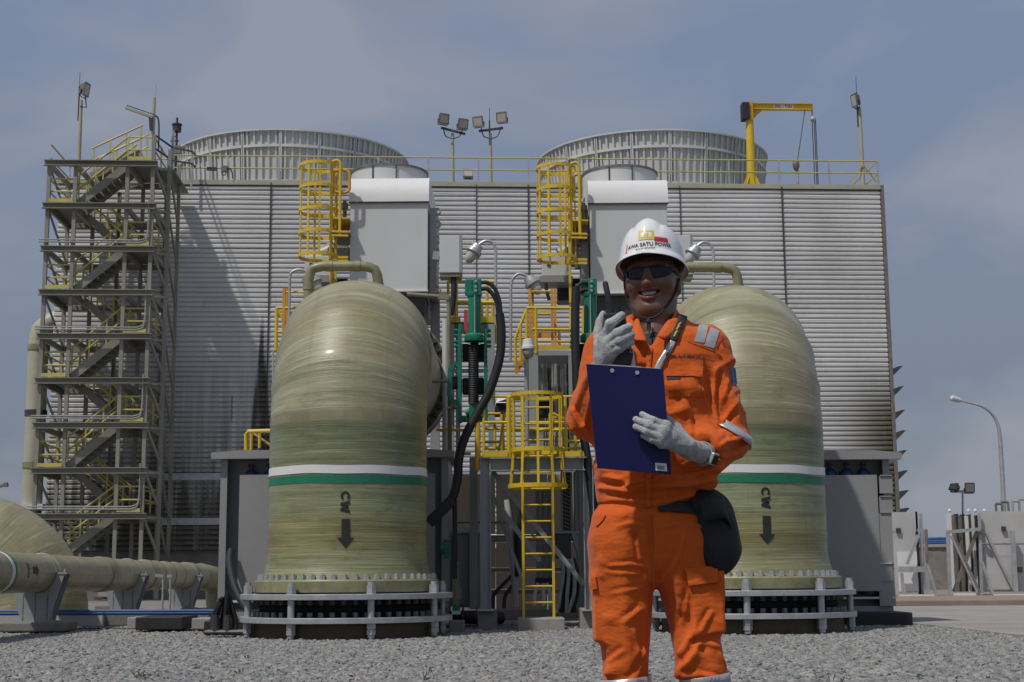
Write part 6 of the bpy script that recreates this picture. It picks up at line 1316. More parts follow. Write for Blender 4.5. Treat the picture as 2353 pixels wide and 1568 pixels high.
TC = [([(1392, 1300), (1440, 1297), (1478, 1306)], .005, .004), ([(1385, 1312), (1470, 1318)], .005, .003), ([(1428, 1428), (1466, 1398)], .007, .006), ([(1400, 1362), (1470, 1350)], .005, .003), ([(1440, 1562), (1462, 1540), (1480, 1500)], .007, .007), ([(1392, 1520), (1430, 1490)], .006, .005), ([(1500, 1345), (1470, 1290), (1462, 1230)], .007, .006), ([(1503, 1345), (1545, 1290), (1560, 1230)], .006, .005), ([(1556, 1530), (1582, 1498), (1600, 1470)], .008, .009), ([(1556, 1548), (1590, 1546), (1640, 1556)], .007, .007), ([(1600, 1448), (1626, 1403)], .006, .007), ([(1642, 1495), (1666, 1545)], .006, .006), ([(1575, 1480), (1610, 1476), (1650, 1486)], .006, .005), ([(1560, 1430), (1572, 1360)], .006, .005), ([(1520, 1215), (1560, 1206), (1600, 1212)], .005, .005), ([(1410, 1215), (1440, 1206), (1480, 1212)], .005, .004), ([(1450, 1440), (1462, 1500)], .006, .005)]
low = np.clip((zp(1080)-V[:, 2])/.06, 0, 1); right = np.clip((V[:, 0]-xp(1620))/.06, 0, 1)
V = V+nr*(folds(V, [((3, 4, 14), .35, .0075, 1), ((3, 4, 13), -.8, .0075, 5), ((5, 5, 22), .7, .003, 9)])+folds(V, [((2.5, 4, 20), .05, .008, 13)])*low+folds(V, [((3.5, 4, 15), .9, .007, 17), ((3.5, 4, 16), -.4, .006, 21)])*right+creases(V, nr, JC))[:, None]
V = relax(V, Q, 1, .35); jk = nobj('jacket', V, Q, M['cloth'], person); JV, JQ = V, Q; JB = bvh(V, Q)

# --- trousers
def T(y_, xl_, xr_, hd, vc=VP): return K(y_, xl_, xr_, hd, vc)
HIP = [T(1330, 1390, 1610, .070), T(1290, 1374, 1628, .104), T(1250, 1360, 1639, .122), T(1215, 1363, 1635, .122), T(1196, 1365, 1630, .121), T(1182, 1367, 1624, .119), T(1168, 1374, 1608, .112), T(1150, 1382, 1600, .107), T(1130, 1386, 1594, .104)]
LL = [T(1960, 1394, 1484, .062, 4.02), T(1880, 1390, 1484, .062, 4.02), T(1750, 1388, 1484, .066, 4.0), T(1640, 1384, 1488, .070), T(1566, 1384, 1490, .072), T(1500, 1380, 1492, .078), T(1443, 1375, 1496, .083), T(1363, 1364, 1502, .092), T(1300, 1362, 1508, .102), T(1235, 1364, 1520, .113), T(1195, 1380, 1510, .100)]
RL = [T(1960, 1590, 1676, .062, 3.99), T(1880, 1586, 1678, .062, 3.99), T(1750, 1575, 1678, .066, 3.97), T(1640, 1564, 1676, .070, 3.97), T(1566, 1553, 1670, .074, 3.97), T(1510, 1548, 1660, .078, 3.975), T(1443, 1538, 1650, .083), T(1400, 1526, 1646, .087), T(1330, 1504, 1644, .098), T(1235, 1490, 1636, .113), T(1195, 1490, 1610, .100)]
def trousers(X):
    f = loft(X, HIP, 2.3); f = smin(f, smin(loft(X, LL, 2.1), loft(X, RL, 2.1), .012), .05)
    f = ridges(X, f, [((1432, 1185, 3.889), (1440, 1420, 3.917), .007), ((1500, 1200, 3.880), (1486, 1330, 3.910), .008), ((1530, 1205, 3.880), (1566, 1400, 3.913), .007), ((1385, 1322, 3.925), (1470, 1308, 3.910), .004), ((1385, 1290, 3.92), (1470, 1302, 3.91), .004),
        ((1400, 1420, 3.93), (1480, 1398, 3.93), .006), ((1395, 1545, 3.94), (1480, 1500, 3.93), .008), ((1565, 1500, 3.905), (1600, 1450, 3.90), .014), ((1560, 1552, 3.905), (1600, 1505, 3.895), .013), ((1570, 1540, 3.90), (1640, 1548, 3.905), .012), ((1640, 1480, 3.92), (1660, 1545, 3.93), .010),
        ((1440, 1440, 3.92), (1450, 1560, 3.93), .007)], .026)
    f = grooves(X, f, [((1492, 1180, 3.872), (1498, 1300, 3.89), .006), ((1460, 1230, 3.875), (1500, 1360, 3.90), .010), ((1598, 1215, 3.88), (1560, 1185, 3.875), .006)], .02)
    # cargo pockets
    f = smin(f, smax(loft(X, [T(1455, 1572, 1662, .094), T(1305, 1572, 1652, .107)], 4.5), -(X[1]*0+1), .01), .008) if False else f
    pk = lambda xa, xb, ya, yb, vv, hd: np.maximum(np.maximum(np.abs(X[0]-(xp(xa, ya)+xp(xb, ya))/2)-(xp(xb, ya)-xp(xa, ya))/2, np.abs(X[1]-vv)-hd), np.abs(X[2]-(zp(ya)+zp(yb))/2)-(zp(ya)-zp(yb))/2)-.012
    f = smin(f, pk(1594, 1642, 1322, 1444, 3.985, .072), .022); f = smin(f, pk(1372, 1386, 1334, 1462, 4.01, .058), .02)
    return f
V, Q = surface_nets(trousers, (xp(1345), 3.80, zp(1950)), (xp(1700), 4.20, zp(1125)), .0050); V = relax(V, Q, 2, .5); nr = vnormals(V, Q)
V = V+nr*(folds(V, [((9, 8, 1.6), .08, .0055, 3), ((2.0, 4, 11), .50, .0030, 7), ((2.0, 4, 12), -.45, .0030, 11)])+creases(V, nr, TC))[:, None]
V = relax(V, Q, 1, .35); tr_ = nobj('trousers', V, Q, M['cloth'], person); TB = bvh(V, Q)

# --- body: head, neck and the figure inside the clothes, one continuous surface
HC = A(1499, 645, 4.03); yw, rl_, sc = rad(14), rad(-2.0), .95
Fw = np.array([-math.sin(yw), -math.cos(yw), 0.0]); Rx = np.array([math.cos(yw), -math.sin(yw), 0.0]); Uz = np.array([0, 0, 1.0])
Rx, Uz = Rx*math.cos(rl_)-Uz*math.sin(rl_), Uz*math.cos(rl_)+Rx*math.sin(rl_)
pt_ = rad(4); Fw, Uz = Fw*math.cos(pt_)+Uz*math.sin(pt_)*1.0, Uz*math.cos(pt_)-Fw*math.sin(pt_)
def hw(p): p = np.asarray(p, float)*sc; return HC+Rx*p[0]+Fw*p[1]+Uz*p[2]
def hl(P): D = (P-HC)/sc; return np.stack([D@Rx, D@Fw, D@Uz], -1)
def head_local(X):
    f = ell(X, (0, -.018, .035), (.076, .096, .092)); f = smin(f, ell(X, (0, .028, -.045), (.056, .062, .076)), .045); f = smin(f, ell(X, (0, .030, -.005), (.066, .060, .060)), .03)
    f = smin(f, rcone(X, (-.040, -.002, -.070), (-.018, .062, -.102), .020, .017), .03); f = smin(f, rcone(X, (.040, -.002, -.070), (.018, .062, -.102), .020, .017), .03)
    f = smin(f, ell(X, (0, .072, -.104), (.024, .020, .018)), .022)                                  # chin
    for s in (-1, 1):
        f = smin(f, ell(X, (s*.040, .060, -.030), (.026, .026, .022)), .022)                           # cheek
        f = smin(f, rcone(X, (s*.048, .074, .020), (s*.012, .088, .022), .009, .009), .016)           # brow
        f = smax(f, -ell(X, (s*.031, .096, .004), (.020, .016, .012)), .014)                            # socket
        f = smin(f, ell(X, (s*.031, .076, .004), (.0125, .0125, .0115)), .004)                         # eye
        f = smin(f, ell(X, (s*.0145, .097, -.040), (.0085, .010, .008)), .007)                         # nostril wing
        e = smin(ell(X, (s*.079, -.012, -.006), (.007, .019, .030)), ell(X, (s*.076, -.004, -.028), (.007, .010, .014)), .01); e = smax(e, -ell(X, (s*.087, -.008, -.004), (.007, .010, .018)), .006); f = smin(f, e, .008)
    f = smin(f, rcone(X, (0, .088, .010), (0, .106, -.034), .0085, .0125), .014); f = smin(f, ell(X, (0, .108, -.036), (.012, .011, .010)), .01)
    # open smiling mouth: lips as two arcs, teeth set behind
    arc = lambda t, a, z0, zc, y0: (a*t, y0-.030*t*t, z0+zc*t*t)
    mz = -.066
    for k in range(8):
        t0, t1 = -1+k/4, -1+(k+1)/4
        f = smin(f, rcone(X, arc(t0, .034, mz+.0105, .006, .0985), arc(t1, .034, mz+.0105, .006, .0985), .0052*(1-.45*abs(t0)), .0052*(1-.45*abs(t1))), .008)
        f = smin(f, rcone(X, arc(t0, .032, mz-.0115, .022, .0965), arc(t1, .032, mz-.0115, .022, .0965), .0064*(1-.55*abs(t0)), .0064*(1-.55*abs(t1))), .008)
    for k in range(8):
        t0, t1 = -1+k/4, -1+(k+1)/4; f = smax(f, -rcone(X, arc(t0*.95, .031, mz-.0005, .0145, .101), arc(t1*.95, .031, mz-.0005, .0145, .101), .0080*(1-.7*t0*t0), .0080*(1-.7*t1*t1)), .003)
    for s in (-1, 1): f = smax(f, -rcone(X, (s*.022, .104, -.036), (s*.036, .085, -.062), .0035, .003), .012)   # smile creases
    return f
def body(X):
    D = [X[0]-HC[0], X[1]-HC[1], X[2]-HC[2]]; Lc = [(D[0]*a[0]+D[1]*a[1]+D[2]*a[2])/sc for a in (Rx, Fw, Uz)]
    f = head_local(Lc)*sc
    f = smin(f, rcone(X, hw((0, -.022, -.060)), A(1505, 775, 4.03), .056, .060), .03); f = smin(f, rcone(X, hw((.0, .03, -.09)), A(1503, 752, 3.985), .030, .034), .03)
    f = smin(f, loft(X, [K(1200, 1400, 1580, .09), K(1040, 1408, 1598, .10), K(860, 1412, 1610, .09), K(800, 1440, 1600, .075), K(770, 1466, 1550, .055)]), .04)
    for a, b, c in ((sR, eR, wR), (sL, eL, wL)): f = smin(f, smin(rcone(X, a, b, .045, .038), rcone(X, b, c, .038, .026), .02), .03)
    f = smin(f, smin(rcone(X, A(1440, 1210, 4.0), A(1436, 1500, 4.0), .062, .045), rcone(X, A(1436, 1500, 4.0), A(1438, 1940, 4.02), .045, .03), .02), .05)
    f = smin(f, smin(rcone(X, A(1565, 1210, 4.0), A(1604, 1500, 3.975), .062, .045), rcone(X, A(1604, 1500, 3.975), A(1632, 1940, 3.99), .045, .03), .02), .05)
    return f
# fine lattice for the head and neck; the rest of the figure is inside the clothes and is meshed with them from one field
V, Q = surface_nets(body, (xp(1296), 3.78, zp(1955)), (xp(1735), 4.20, zp(505)), .0072)
lo_h, hi_h = np.array((xp(1400), 3.86, zp(775))), np.array((xp(1590), 4.20, zp(508)))
Vh, Qh = surface_nets(body, lo_h, hi_h, .0025)
keepq = ~np.all(((V[Q] > lo_h+.008) & (V[Q] < hi_h-.008)).reshape(len(Q), -1), axis=1) & ~(V[Q][:, :, 2].min(1) > lo_h[2]+.004)
u_, inv = np.unique(Q[keepq], return_inverse=True); Q2 = inv.reshape(-1, 4); V2_ = V[u_]
Vh = relax(Vh, Qh, 1, .4)
Vb = np.concatenate([Vh, V2_]); Qb = np.concatenate([Qh, Q2+len(Vh)])
Lh = hl(Vb); n_ = vnoise(Vb, (30, 30, 30)); col = np.array([.155, .082, .052])[None]*(1+.18*n_[:, None])
def dab(c, r, tone, s=1.0):
    global col
    w = np.clip(1.3-np.sqrt((((Lh-np.array(c))/np.array(r))**2).sum(1)), 0, 1)*s; w = np.clip(w*2, 0, 1)[:, None]; col = col*(1-w)+np.array(tone)*w
mz = -.066
for k in range(-6, 7):
    t = k/6
    dab((.034*t, .0985-.03*t*t, mz+.0115+.006*t*t), (.007, .012, .0045), (.16, .05, .042), .9); dab((.032*t, .0965-.03*t*t, mz-.0135+.022*t*t), (.008, .013, .0065*(1-.4*abs(t))), (.20, .065, .055), .9)
    dab((.030*t, .087-.03*t*t, mz-.0005+.0145*t*t), (.008, .010, .006), (.02, .008, .007), 1)
for s in (-1, 1): dab((s*.032, .086, .021), (.020, .02, .005), (.02, .014, .011), .9)
dab((0, .08, -.112), (.03, .03, .012), (.15, .066, .045), .35); dab((0, .1, -.052), (.022, .02, .007), (.13, .058, .04), .5)
for s in (-1, 1): dab((s*.06, .0, -.06), (.02, .05, .05), (.17, .074, .048), .4)
bd = nobj('body', Vb, Qb, M['skin'], person, col); HB = bvh(Vb, Qb)
# teeth
tv, tf = [], []
for k in range(-5, 5):
    a0, a1 = (k+.10)/5.5, (k+.90)/5.5
    P = [hw((.030*t, .0945-.030*t*t, z+.0125*t*t)) for z in (mz+.0080, mz-.0030+.0016*(abs(k+.5) > 2.5)) for t in (a0, a1)]; Pb = [hw((.030*t, .0865-.030*t*t, z+.0125*t*t)) for z in (mz+.0080, mz-.0030) for t in (a0, a1)]
    o = len(tv); tv += P+Pb; tf += [(o, o+1, o+3, o+2), (o+2, o+3, o+7, o+6), (o, o+2, o+6, o+4), (o+1, o+5, o+7, o+3)]
mb = MB(); mb.add([Vector(p) for p in tv], tf); mb.build('teeth', M['tooth'], person)
# hair under the hat
def hairf(X):
    D = [X[0]-HC[0], X[1]-HC[1], X[2]-HC[2]]; Lc = [(D[0]*a[0]+D[1]*a[1]+D[2]*a[2])/sc for a in (Rx, Fw, Uz)]
    f = ell(Lc, (0, -.022, .035), (.0795, .098, .095)); f = smax(f, Lc[1]-.045-.4*np.maximum(Lc[2]-.05, 0), .006); f = smax(f, .004-Lc[2]-.75*np.maximum(-Lc[1]+.0, 0), .008); return f*sc
V, Q = surface_nets(hairf, hw((-.12, -.13, -.1)).min()*0+HC-np.array([.13, .14, .14]), HC+np.array([.13, .14, .16]), .004); nr = vnormals(V, Q); V = V+nr*(vnoise(V, (150, 150, 60))*.004)[:, None]; nobj('hair', V, Q, M['hair'], person)
# undershirt and collar
def shirt(X): return smax(loft(X, [K(845, 1450, 1550, .085, 4.0), K(800, 1445, 1560, .088, 4.0), K(768, 1462, 1546, .068, 4.01), K(748, 1466, 1544, .064, 4.015)], 2.1), -(rcone(X, A(1503, 700, 4.0), A(1503, 758, 3.985), .050, .044)), .006)
V, Q = surface_nets(shirt, (xp(1430), 3.86, zp(850)), (xp(1575), 4.12, zp(742)), .005); nobj('undershirt', V, Q, M['strap'], person)
def flap(pts_in, pts_out, th, name, m, parent, sub=6):   # curved strip between two edge lines with thickness
    a = curve(pts_in, sub); b = curve(pts_out, sub); n = len(a); mb = MB(); nm = []
    for i in range(n):
        for t in (0, .33, .66, 1): p = a[i].lerp(b[i], t); mb.v.append(tuple(p+Vector((0, -.003*math.sin(PI*t), 0))))
    mb.f = [(i*4+j, i*4+j+1, i*4+j+5, i*4+j+4) for i in range(n-1) for j in range(3)]
    o = mb.build(name, m, parent, smooth=True); s = o.modifiers.new('thick', 'SOLIDIFY'); s.thickness = th; s.offset = 0; return o
flap([at(1470, 722, 4.06), at(1468, 730, 3.99), at(1472, 748, 3.94), at(1486, 785, 3.868)], [at(1450, 752, 4.05), at(1446, 758, 3.97), at(1448, 772, 3.915), at(1462, 782, 3.868)], .005, 'collar_flap', M['cloth'], person)
flap([at(1548, 704, 4.09), at(1550, 712, 4.03), at(1542, 734, 3.96), at(1512, 772, 3.868)], [at(1572, 742, 4.08), at(1566, 752, 4.0), at(1552, 768, 3.93), at(1526, 781, 3.868)], .005, 'collar_flap', M['cloth'], person)
flap([at(1470, 722, 4.06), at(1490, 716, 4.12), at(1520, 712, 4.13), at(1548, 704, 4.09)], [at(1450, 752, 4.06), at(1485, 750, 4.15), at(1530, 748, 4.16), at(1572, 742, 4.08)], .005, 'collar_flap', M['cloth'], person)

# --- pieces that follow the cloth
def hit(B, x_, y_, near=3.0):
    o = at(x_, y_, near); d = (o-EYE).normalized(); l, n, i, t = B.ray_cast(o, d, 4.0)
    if l is None: return None, None
    return l, n
def patch(B, quad, nu, nv, off, th, name, m, parent, v_default=3.9):
    tl, tr, br, bl = quad; mb = MB(); last = (Vector((0, v_default, 0)), Vector((0, -1, 0))); G = []
    for j in range(nv+1):
        for i in range(nu+1):
            s, t = i/nu, j/nv; x_ = (tl[0]*(1-s)+tr[0]*s)*(1-t)+(bl[0]*(1-s)+br[0]*s)*t; y_ = (tl[1]*(1-s)+tr[1]*s)*(1-t)+(bl[1]*(1-s)+br[1]*s)*t
            l, n = hit(B, x_, y_)
            if l is None: l = at(x_, y_, last[0].y); n = last[1]
            last = (l, n); G.append((l+n*off, l-n*th))
    m1 = nu+1; mb.v = [tuple(a) for a, b in G]+[tuple(b) for a, b in G]; o = len(G)
    mb.f = [(j*m1+i, (j+1)*m1+i, (j+1)*m1+i+1, j*m1+i+1) for j in range(nv) for i in range(nu)]
    rim = [i for i in range(m1)]+[j*m1+nu for j in range(1, nv+1)]+[nv*m1+i for i in range(nu-1, -1, -1)]+[j*m1 for j in range(nv-1, 0, -1)]
    mb.f += [(rim[k], rim[(k+1) % len(rim)], rim[(k+1) % len(rim)]+o, rim[k]+o) for k in range(len(rim))]
    return mb.build(name, m, parent, smooth=True, angle=50)
def strip(B, pts, w, off, name, m, parent, k=8):          # ribbon of given width along picture points
    P = curve([Vector((x_, y_, 0)) for x_, y_ in pts], k); mb = MB(); last = Vector((0, 3.9, 0)); ln = None
    for i, p in enumerate(P):
        d = (P[min(i+1, len(P)-1)]-P[max(i-1, 0)]).normalized(); nn = Vector((-d.y, d.x, 0))
        for s in (-1, -.33, .33, 1):
            q = p+nn*(w/2*s); l, n = hit(B, q.x, q.y)
            if l is None: l, n = at(q.x, q.y, last.y), Vector((0, -1, 0))
            last = l; mb.v.append(tuple(l+n*off))
    mb.f = [(i*4+j, i*4+j+1, i*4+j+5, i*4+j+4) for i in range(len(P)-1) for j in range(3)]
    o = mb.build(name, m, parent, smooth=True, angle=60); s = o.modifiers.new('thick', 'SOLIDIFY'); s.thickness = .0018; s.offset = 0; return o
def printed(B, V, Fc, org, ex, ey, off, name, m, parent, mx):   # flat print laid on a surface; org, ex, ey in picture units
    V, Fc = split_tris(V, Fc, mx); mb = MB(); last = None
    for a, b in V:
        x_, y_ = org[0]+ex[0]*a+ey[0]*b, org[1]+ex[1]*a+ey[1]*b; l, n = hit(B, x_, y_)
        if l is None: l, n = at(x_, y_, last.y if last else 3.9), Vector((0, -1, 0))
        last = l; mb.v.append(tuple(l+n*off))
    mb.f = Fc; return mb.build(name, m, parent)
patch(JB, ((1538, 828), (1612, 828), (1611, 866), (1531, 866)), 8, 5, .006, .004, 'pocket_flap', M['cloth'], person)
patch(JB, ((1533, 868), (1612, 868), (1610, 912), (1536, 912)), 8, 6, .0028, .004, 'pocket_bag', M['cloth'], person)
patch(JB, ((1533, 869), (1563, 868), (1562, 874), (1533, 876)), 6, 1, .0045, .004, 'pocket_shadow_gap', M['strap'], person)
patch(JB, ((1536, 812), (1614, 812), (1614, 828), (1536, 828)), 8, 2, .0025, .003, 'name_tape', M['cloth'], person)
V, Fc = text_mesh('MN. ALVI HIDAYAT', 1.0, .036); wv = max(p[0] for p in V)-min(p[0] for p in V); s_ = 70/wv
printed(JB, V, Fc, (1575.5, 820.5), (s_, 0), (0, -s_*1.35), .0042, 'name_print', M['ink'], person, .5)
# placket and seams
strip(JB, [(1494, 800), (1489, 850), (1490, 950), (1494, 1050), (1490, 1125), (1489, 1165)], 13, .0035, 'placket', M['cloth'], person)
patch(JB, ((1406, 852), (1440, 848), (1440, 862), (1404, 868)), 5, 2, .004, .004, 'pocket_flap', M['cloth'], person)
for a, b in (((1490, 1100), 3.5), ((1491, 1148), 3.5)):
    l, n = hit(JB, *a); mb = MB(); mb.cyl(l+n*.001, l+n*.006, .006, n=12); mb.build('snap_button', M['cloth'], person, smooth=True)
# reflective tape: two shoulder bars, the arm band and the leg bands
patch(JB, ((1607, 746), (1628, 750), (1617, 789), (1594, 786)), 5, 8, .003, .004, 'reflective_tape', M['tape'], person)
patch(JB, ((1633, 754), (1652, 762), (1640, 801), (1617, 796)), 5, 8, .003, .004, 'reflective_tape', M['tape'], person)
patch(JB, ((1573, 748), (1662, 775), (1640, 808), (1580, 786)), 10, 8, .0016, .003, 'shoulder_yoke', M['cloth'], person)
patch(TB, ((1572, 1306), (1648, 1306), (1652, 1338), (1582, 1346)), 8, 4, .010, .006, 'pocket_flap', M['cloth'], person)
patch(TB, ((1363, 1330), (1372, 1326), (1374, 1352), (1362, 1356)), 3, 3, .008, .004, 'pocket_flap', M['cloth'], person)
patch(JB, ((1678, 846), (1688, 846), (1692, 884), (1684, 886)), 3, 6, .0025, .003, 'sleeve_patch', M['blue'], person)
def limb_band(B, p, ax, w, off, name, m):      # a closed band round a limb
    ax = Vector(ax).normalized(); x_ = ax.orthogonal().normalized(); y_ = ax.cross(x_); p = Vector(p); mb = MB(); n = 48
    for k in range(n):
        d = x_*math.cos(2*PI*k/n)+y_*math.sin(2*PI*k/n)
        for t in (-.5, -.17, .17, .5):
            c = p+ax*w*t; l, nn, i, q = B.ray_cast(c+d*.105, -d, .105); mb.v.append(tuple((l if l is not None else c+d*.06)+d*off))
    for _ in range(2): mb.v = [tuple(Vector(mb.v[i])*.5+(Vector(mb.v[(i+4) % len(mb.v)])+Vector(mb.v[(i-4) % len(mb.v)]))*.25) for i in range(len(mb.v))]
    mb.f = [(k*4+j, k*4+j+1, ((k+1) % n)*4+j+1, ((k+1) % n)*4+j) for k in range(n) for j in range(3)]
    o = mb.build(name, m, person, smooth=True, angle=60); s = o.modifiers.new('thick', 'SOLIDIFY'); s.thickness = .002; s.offset = 0; return o
limb_band(JB, A(1680, 996, 3.985), A(1680-50, 996+82, 3.985)-A(1680, 996, 3.985), .023, .007, 'reflective_tape', M['tape'])
limb_band(TB, A(1436, 1578, 4.0), A(1440, 1678, 4.0)-A(1436, 1578, 4.0)+np.array([.008, 0, 0]), .05, .008, 'reflective_tape', M['tape']); limb_band(TB, A(1611, 1574, 3.97), A(1620, 1674, 3.97)-A(1611, 1574, 3.97)+np.array([.008, 0, 0]), .05, .008, 'reflective_tape', M['tape'])
strip(TB, [(1497, 1182), (1498, 1240), (1499, 1300), (1500, 1348)], 3.2, .003, 'front_seam', M['cloth'], person)
strip(TB, [(1604, 1184), (1618, 1204), (1630, 1236)], 3, .003, 'pocket_seam', M['cloth'], person); strip(TB, [(1372, 1210), (1385, 1196), (1392, 1184)], 3, .003, 'pocket_seam', M['cloth'], person)
# waist belt under the hem
strip(TB, [(1512, 1164), (1545, 1166), (1575, 1168), (1608, 1172)], 25, .007, 'belt', M['strap'], person)
# lanyard round the neck
strip(JB, [(1566, 730), (1560, 750), (1546, 786)], 18, .008, 'lanyard', M['strap'], person); strip(JB, [(1547, 783), (1535, 806), (1515, 838), (1508, 858)], 15, .006, 'lanyard', M['tape'], person); strip(JB, [(1446, 795), (1452, 820), (1456, 858)], 14, .006, 'lanyard', M['white'], person)
for a, b in (((1562, 748), (1556, 756)), ((1559, 755), (1553, 764)), ((1555, 766), (1550, 775)), ((1551, 774), (1548, 779))): strip(JB, [a, ((a[0]+b[0])/2-1, (a[1]+b[1])/2), b], 4, .0105, 'lanyard_print', M['gold'], person, 3)
strip(JB, [(1543, 800), (1524, 834)], 1.6, .0085, 'lanyard_print', M['ink'], person, 5); strip(JB, [(1535, 812), (1531, 819)], 6, .0085, 'lanyard_print', M['ink'], person, 3)

# --- hard hat
HZ = lambda th, y_l: .045+.085*y_l
def hat():
    mb = MB(); n = 96; a_, b_, H = .0975, .126, .128; rows = 22; y0 = -.012
    for j in range(rows+1):
        t = j/rows; ph = t*PI/2
        for k in range(n):
            th = 2*PI*k/n; cx_, sy = math.sin(th), math.cos(th); rr = max(0, math.cos(ph))**.70; z = H*math.sin(ph)**1.0
            x_ = a_*rr*cx_; y_ = y0+b_*rr*sy
            ridge = .010*math.exp(-(x_/.026)**2)*math.sin(min(1, t*1.25)*PI/2)*(1 if t > .18 else t/.18); gro = -.004*(math.exp(-((abs(x_)-.040)/.007)**2))*min(1, max(0, t-.25)*3)
            s = 1+(ridge+gro)/max(.05, math.hypot(x_, y_-y0, z)); lip = .003*math.exp(-(t/.06)**2)
            p = hw((x_*s*(1+lip*8), y0+(y_-y0)*s*(1+lip*8), HZ(th, y_)+z*s)); mb.v.append(tuple(p))
    mb.f = [(j*n+k, j*n+(k+1) % n, (j+1)*n+(k+1) % n, (j+1)*n+k) for j in range(rows) for k in range(n)]
    root = mb.build('hard_hat', M['helmet'], person, smooth=True, angle=70); s = root.modifiers.new('thick', 'SOLIDIFY'); s.thickness = .003; s.offset = -1
    br = MB()
    for k in range(n):
        th = 2*PI*k/n; cx_, sy = math.sin(th), math.cos(th); w = .008+.040*max(0, math.cos(th))**2.2; dz = -.006-.012*max(0, math.cos(th))**2-.008*abs(math.sin(th))
        for q, (o, z) in enumerate(((-.004, .008), (.000, .010), (.5, .004), (1.0, 0), (1.0, -.003), (.5, .0005), (.0, .003), (-.004, .004))):
            wd = w*o if o > 0 else 0; ex = o if o <= 0 else 0; x_ = (a_*1.02+wd*.9+ex)*cx_; y_ = y0+(b_*1.02+wd+ex)*sy; br.v.append(tuple(hw((x_, y_, HZ(th, y_)+z+dz*(max(o, 0)**1.2)))))
    br.f = [(k*8+q, k*8+(q+1) % 8, ((k+1) % n)*8+(q+1) % 8, ((k+1) % n)*8+q) for k in range(n) for q in range(8)]
    br.build('brim', M['helmet'], root, smooth=True, angle=60)
    bm = bmesh.new(); bm.from_mesh(root.data); bm.transform(Matrix.Translation(person.location)); B = BVHTree.FromBMesh(bm); bm.free()
    return root, B
hatr, HTB = hat()
# suspension band and chin strap
mb = MB(); mb.tube([Vector(hw((.084*math.sin(t), -.014+  .104*math.cos(t), .058+.05*math.cos(t)*0))) for t in np.linspace(0, 2*PI, 41)[:-1]], .010, 8, closed=True); mb.build('head_band', M['strap'], person, smooth=True)
def onhead(x_, y_, off=.004):
    l, n = hit(HB, x_, y_); 
    return (l+n*off) if l is not None else None
for pts in (((1433, 622), (1434, 640), (1437, 660), (1441, 682), (1449, 702), (1460, 716), (1476, 727), (1489, 731)), ((1560, 640), (1556, 655), (1549, 674), (1541, 690), (1529, 706), (1514, 721), (1502, 729), (1492, 731))):
    P = []; lastv = 3.97
    for x_, y_ in pts:
        q = onhead(x_, y_, .003); q = q if q is not None and q.y < 4.05 else at(x_, y_, lastv); lastv = q.y; P.append(q)
    mb = MB(); mb.tube(curve(P, 4), .0028, 6); mb.build('chin_strap', M['strap'], person, smooth=True)
mb = MB(); P = [at(1490, 730, 3.93), at(1491, 745, 3.925), at(1492, 765, 3.91), at(1493, 775, 3.90)]; mb.tube(P, .0025, 6); mb.sphere(at(1491, 739, 3.925), .008, 8, 6, (1, .6, 1)); mb.box(at(1491, 752, 3.92), (.012, .007, .016)); mb.build('strap_tail', M['strap'], person)
# print on the hat: placed by angle round the hat and height
def hatpt(th, z, off=.0012):
    o = Vector(hw((0, -.012, z+.045))); d = Vector(hw((math.sin(th), -.012+math.cos(th), z+.045)))-o; d.normalize(); l, n, i, t = HTB.ray_cast(o, d)
    if l is None: return o+d*.11
    return l+d*off
def hatprint(V, Fc, th0, z0, sx, sz, name, m, mx, off=.0012, slope=0.0):
    V, Fc = split_tris(V, Fc, mx); mb = MB(); mb.v = [tuple(hatpt(th0+a*sx/.105, z0+b*sz+slope*a*sx, off)) for a, b in V]; mb.f = Fc; return mb.build(name, m, hatr)
def quadV(n=6): return [(i/n-.5, j/n-.5) for j in range(n+1) for i in range(n+1)], [(j*(n+1)+i, j*(n+1)+i+1, (j+1)*(n+1)+i+1, (j+1)*(n+1)+i) for j in range(n) for i in range(n)]
def hq(th0, z0, w, h, name, m, off=.0012):
    V, Fc = quadV(); mb = MB(); mb.v = [tuple(hatpt(th0+a*w/.105, z0+b*h, off)) for a, b in V]; mb.f = Fc; return mb.build(name, m, hatr)
zt0_ = .033
V, Fc = text_mesh('AWA SATU POWER', 1.0, .022); wv = max(p[0] for p in V)-min(p[0] for p in V); sx_ = .122/wv
hatprint(V, Fc, .105, zt0_, sx_, sx_*1.15, 'lettering', M['ink'], .4)
V, Fc = text_mesh('J', 1.0, .02); hatprint(V, Fc, .105-.0665/.105, zt0_+.0015, .022, .030, 'red_lettering', M['hred'], .4)
V, Fc = text_mesh('M.ALVI HIDAYAT', 1.0, .03); wv = max(p[0] for p in V)-min(p[0] for p in V); hatprint(V, Fc, .00, zt0_-.0125, .048/wv, .048/wv*1.3, 'name_lettering', M['ink'], .5)
hq(.03, zt0_+.031, .040, .032, 'emblem', M['hyel']); hq(.03, zt0_+.031, .028, .016, 'emblem_field', M['helmet'], .0020)
for i in range(6): hq(.03+(-.0165+.0066*i)/.105, zt0_+.031+.0115, .0028, .003, 'emblem_tooth', M['helmet'], .0020)
for i in range(5): hq(.03+(-.012+.006*i)/.105, zt0_+.031-.0115, .002, .004, 'emblem_tooth', M['helmet'], .0020)
hq(.03, zt0_+.031, .012, .010, 'emblem_mark', M['hyel'], .0026)
hq(.03+.040/.105, zt0_+.0165, .040, .0135, 'red_panel', M['hred']); hq(.03+.040/.105, zt0_+.0255, .040, .0014, 'grey_rule', M['grey_print'])
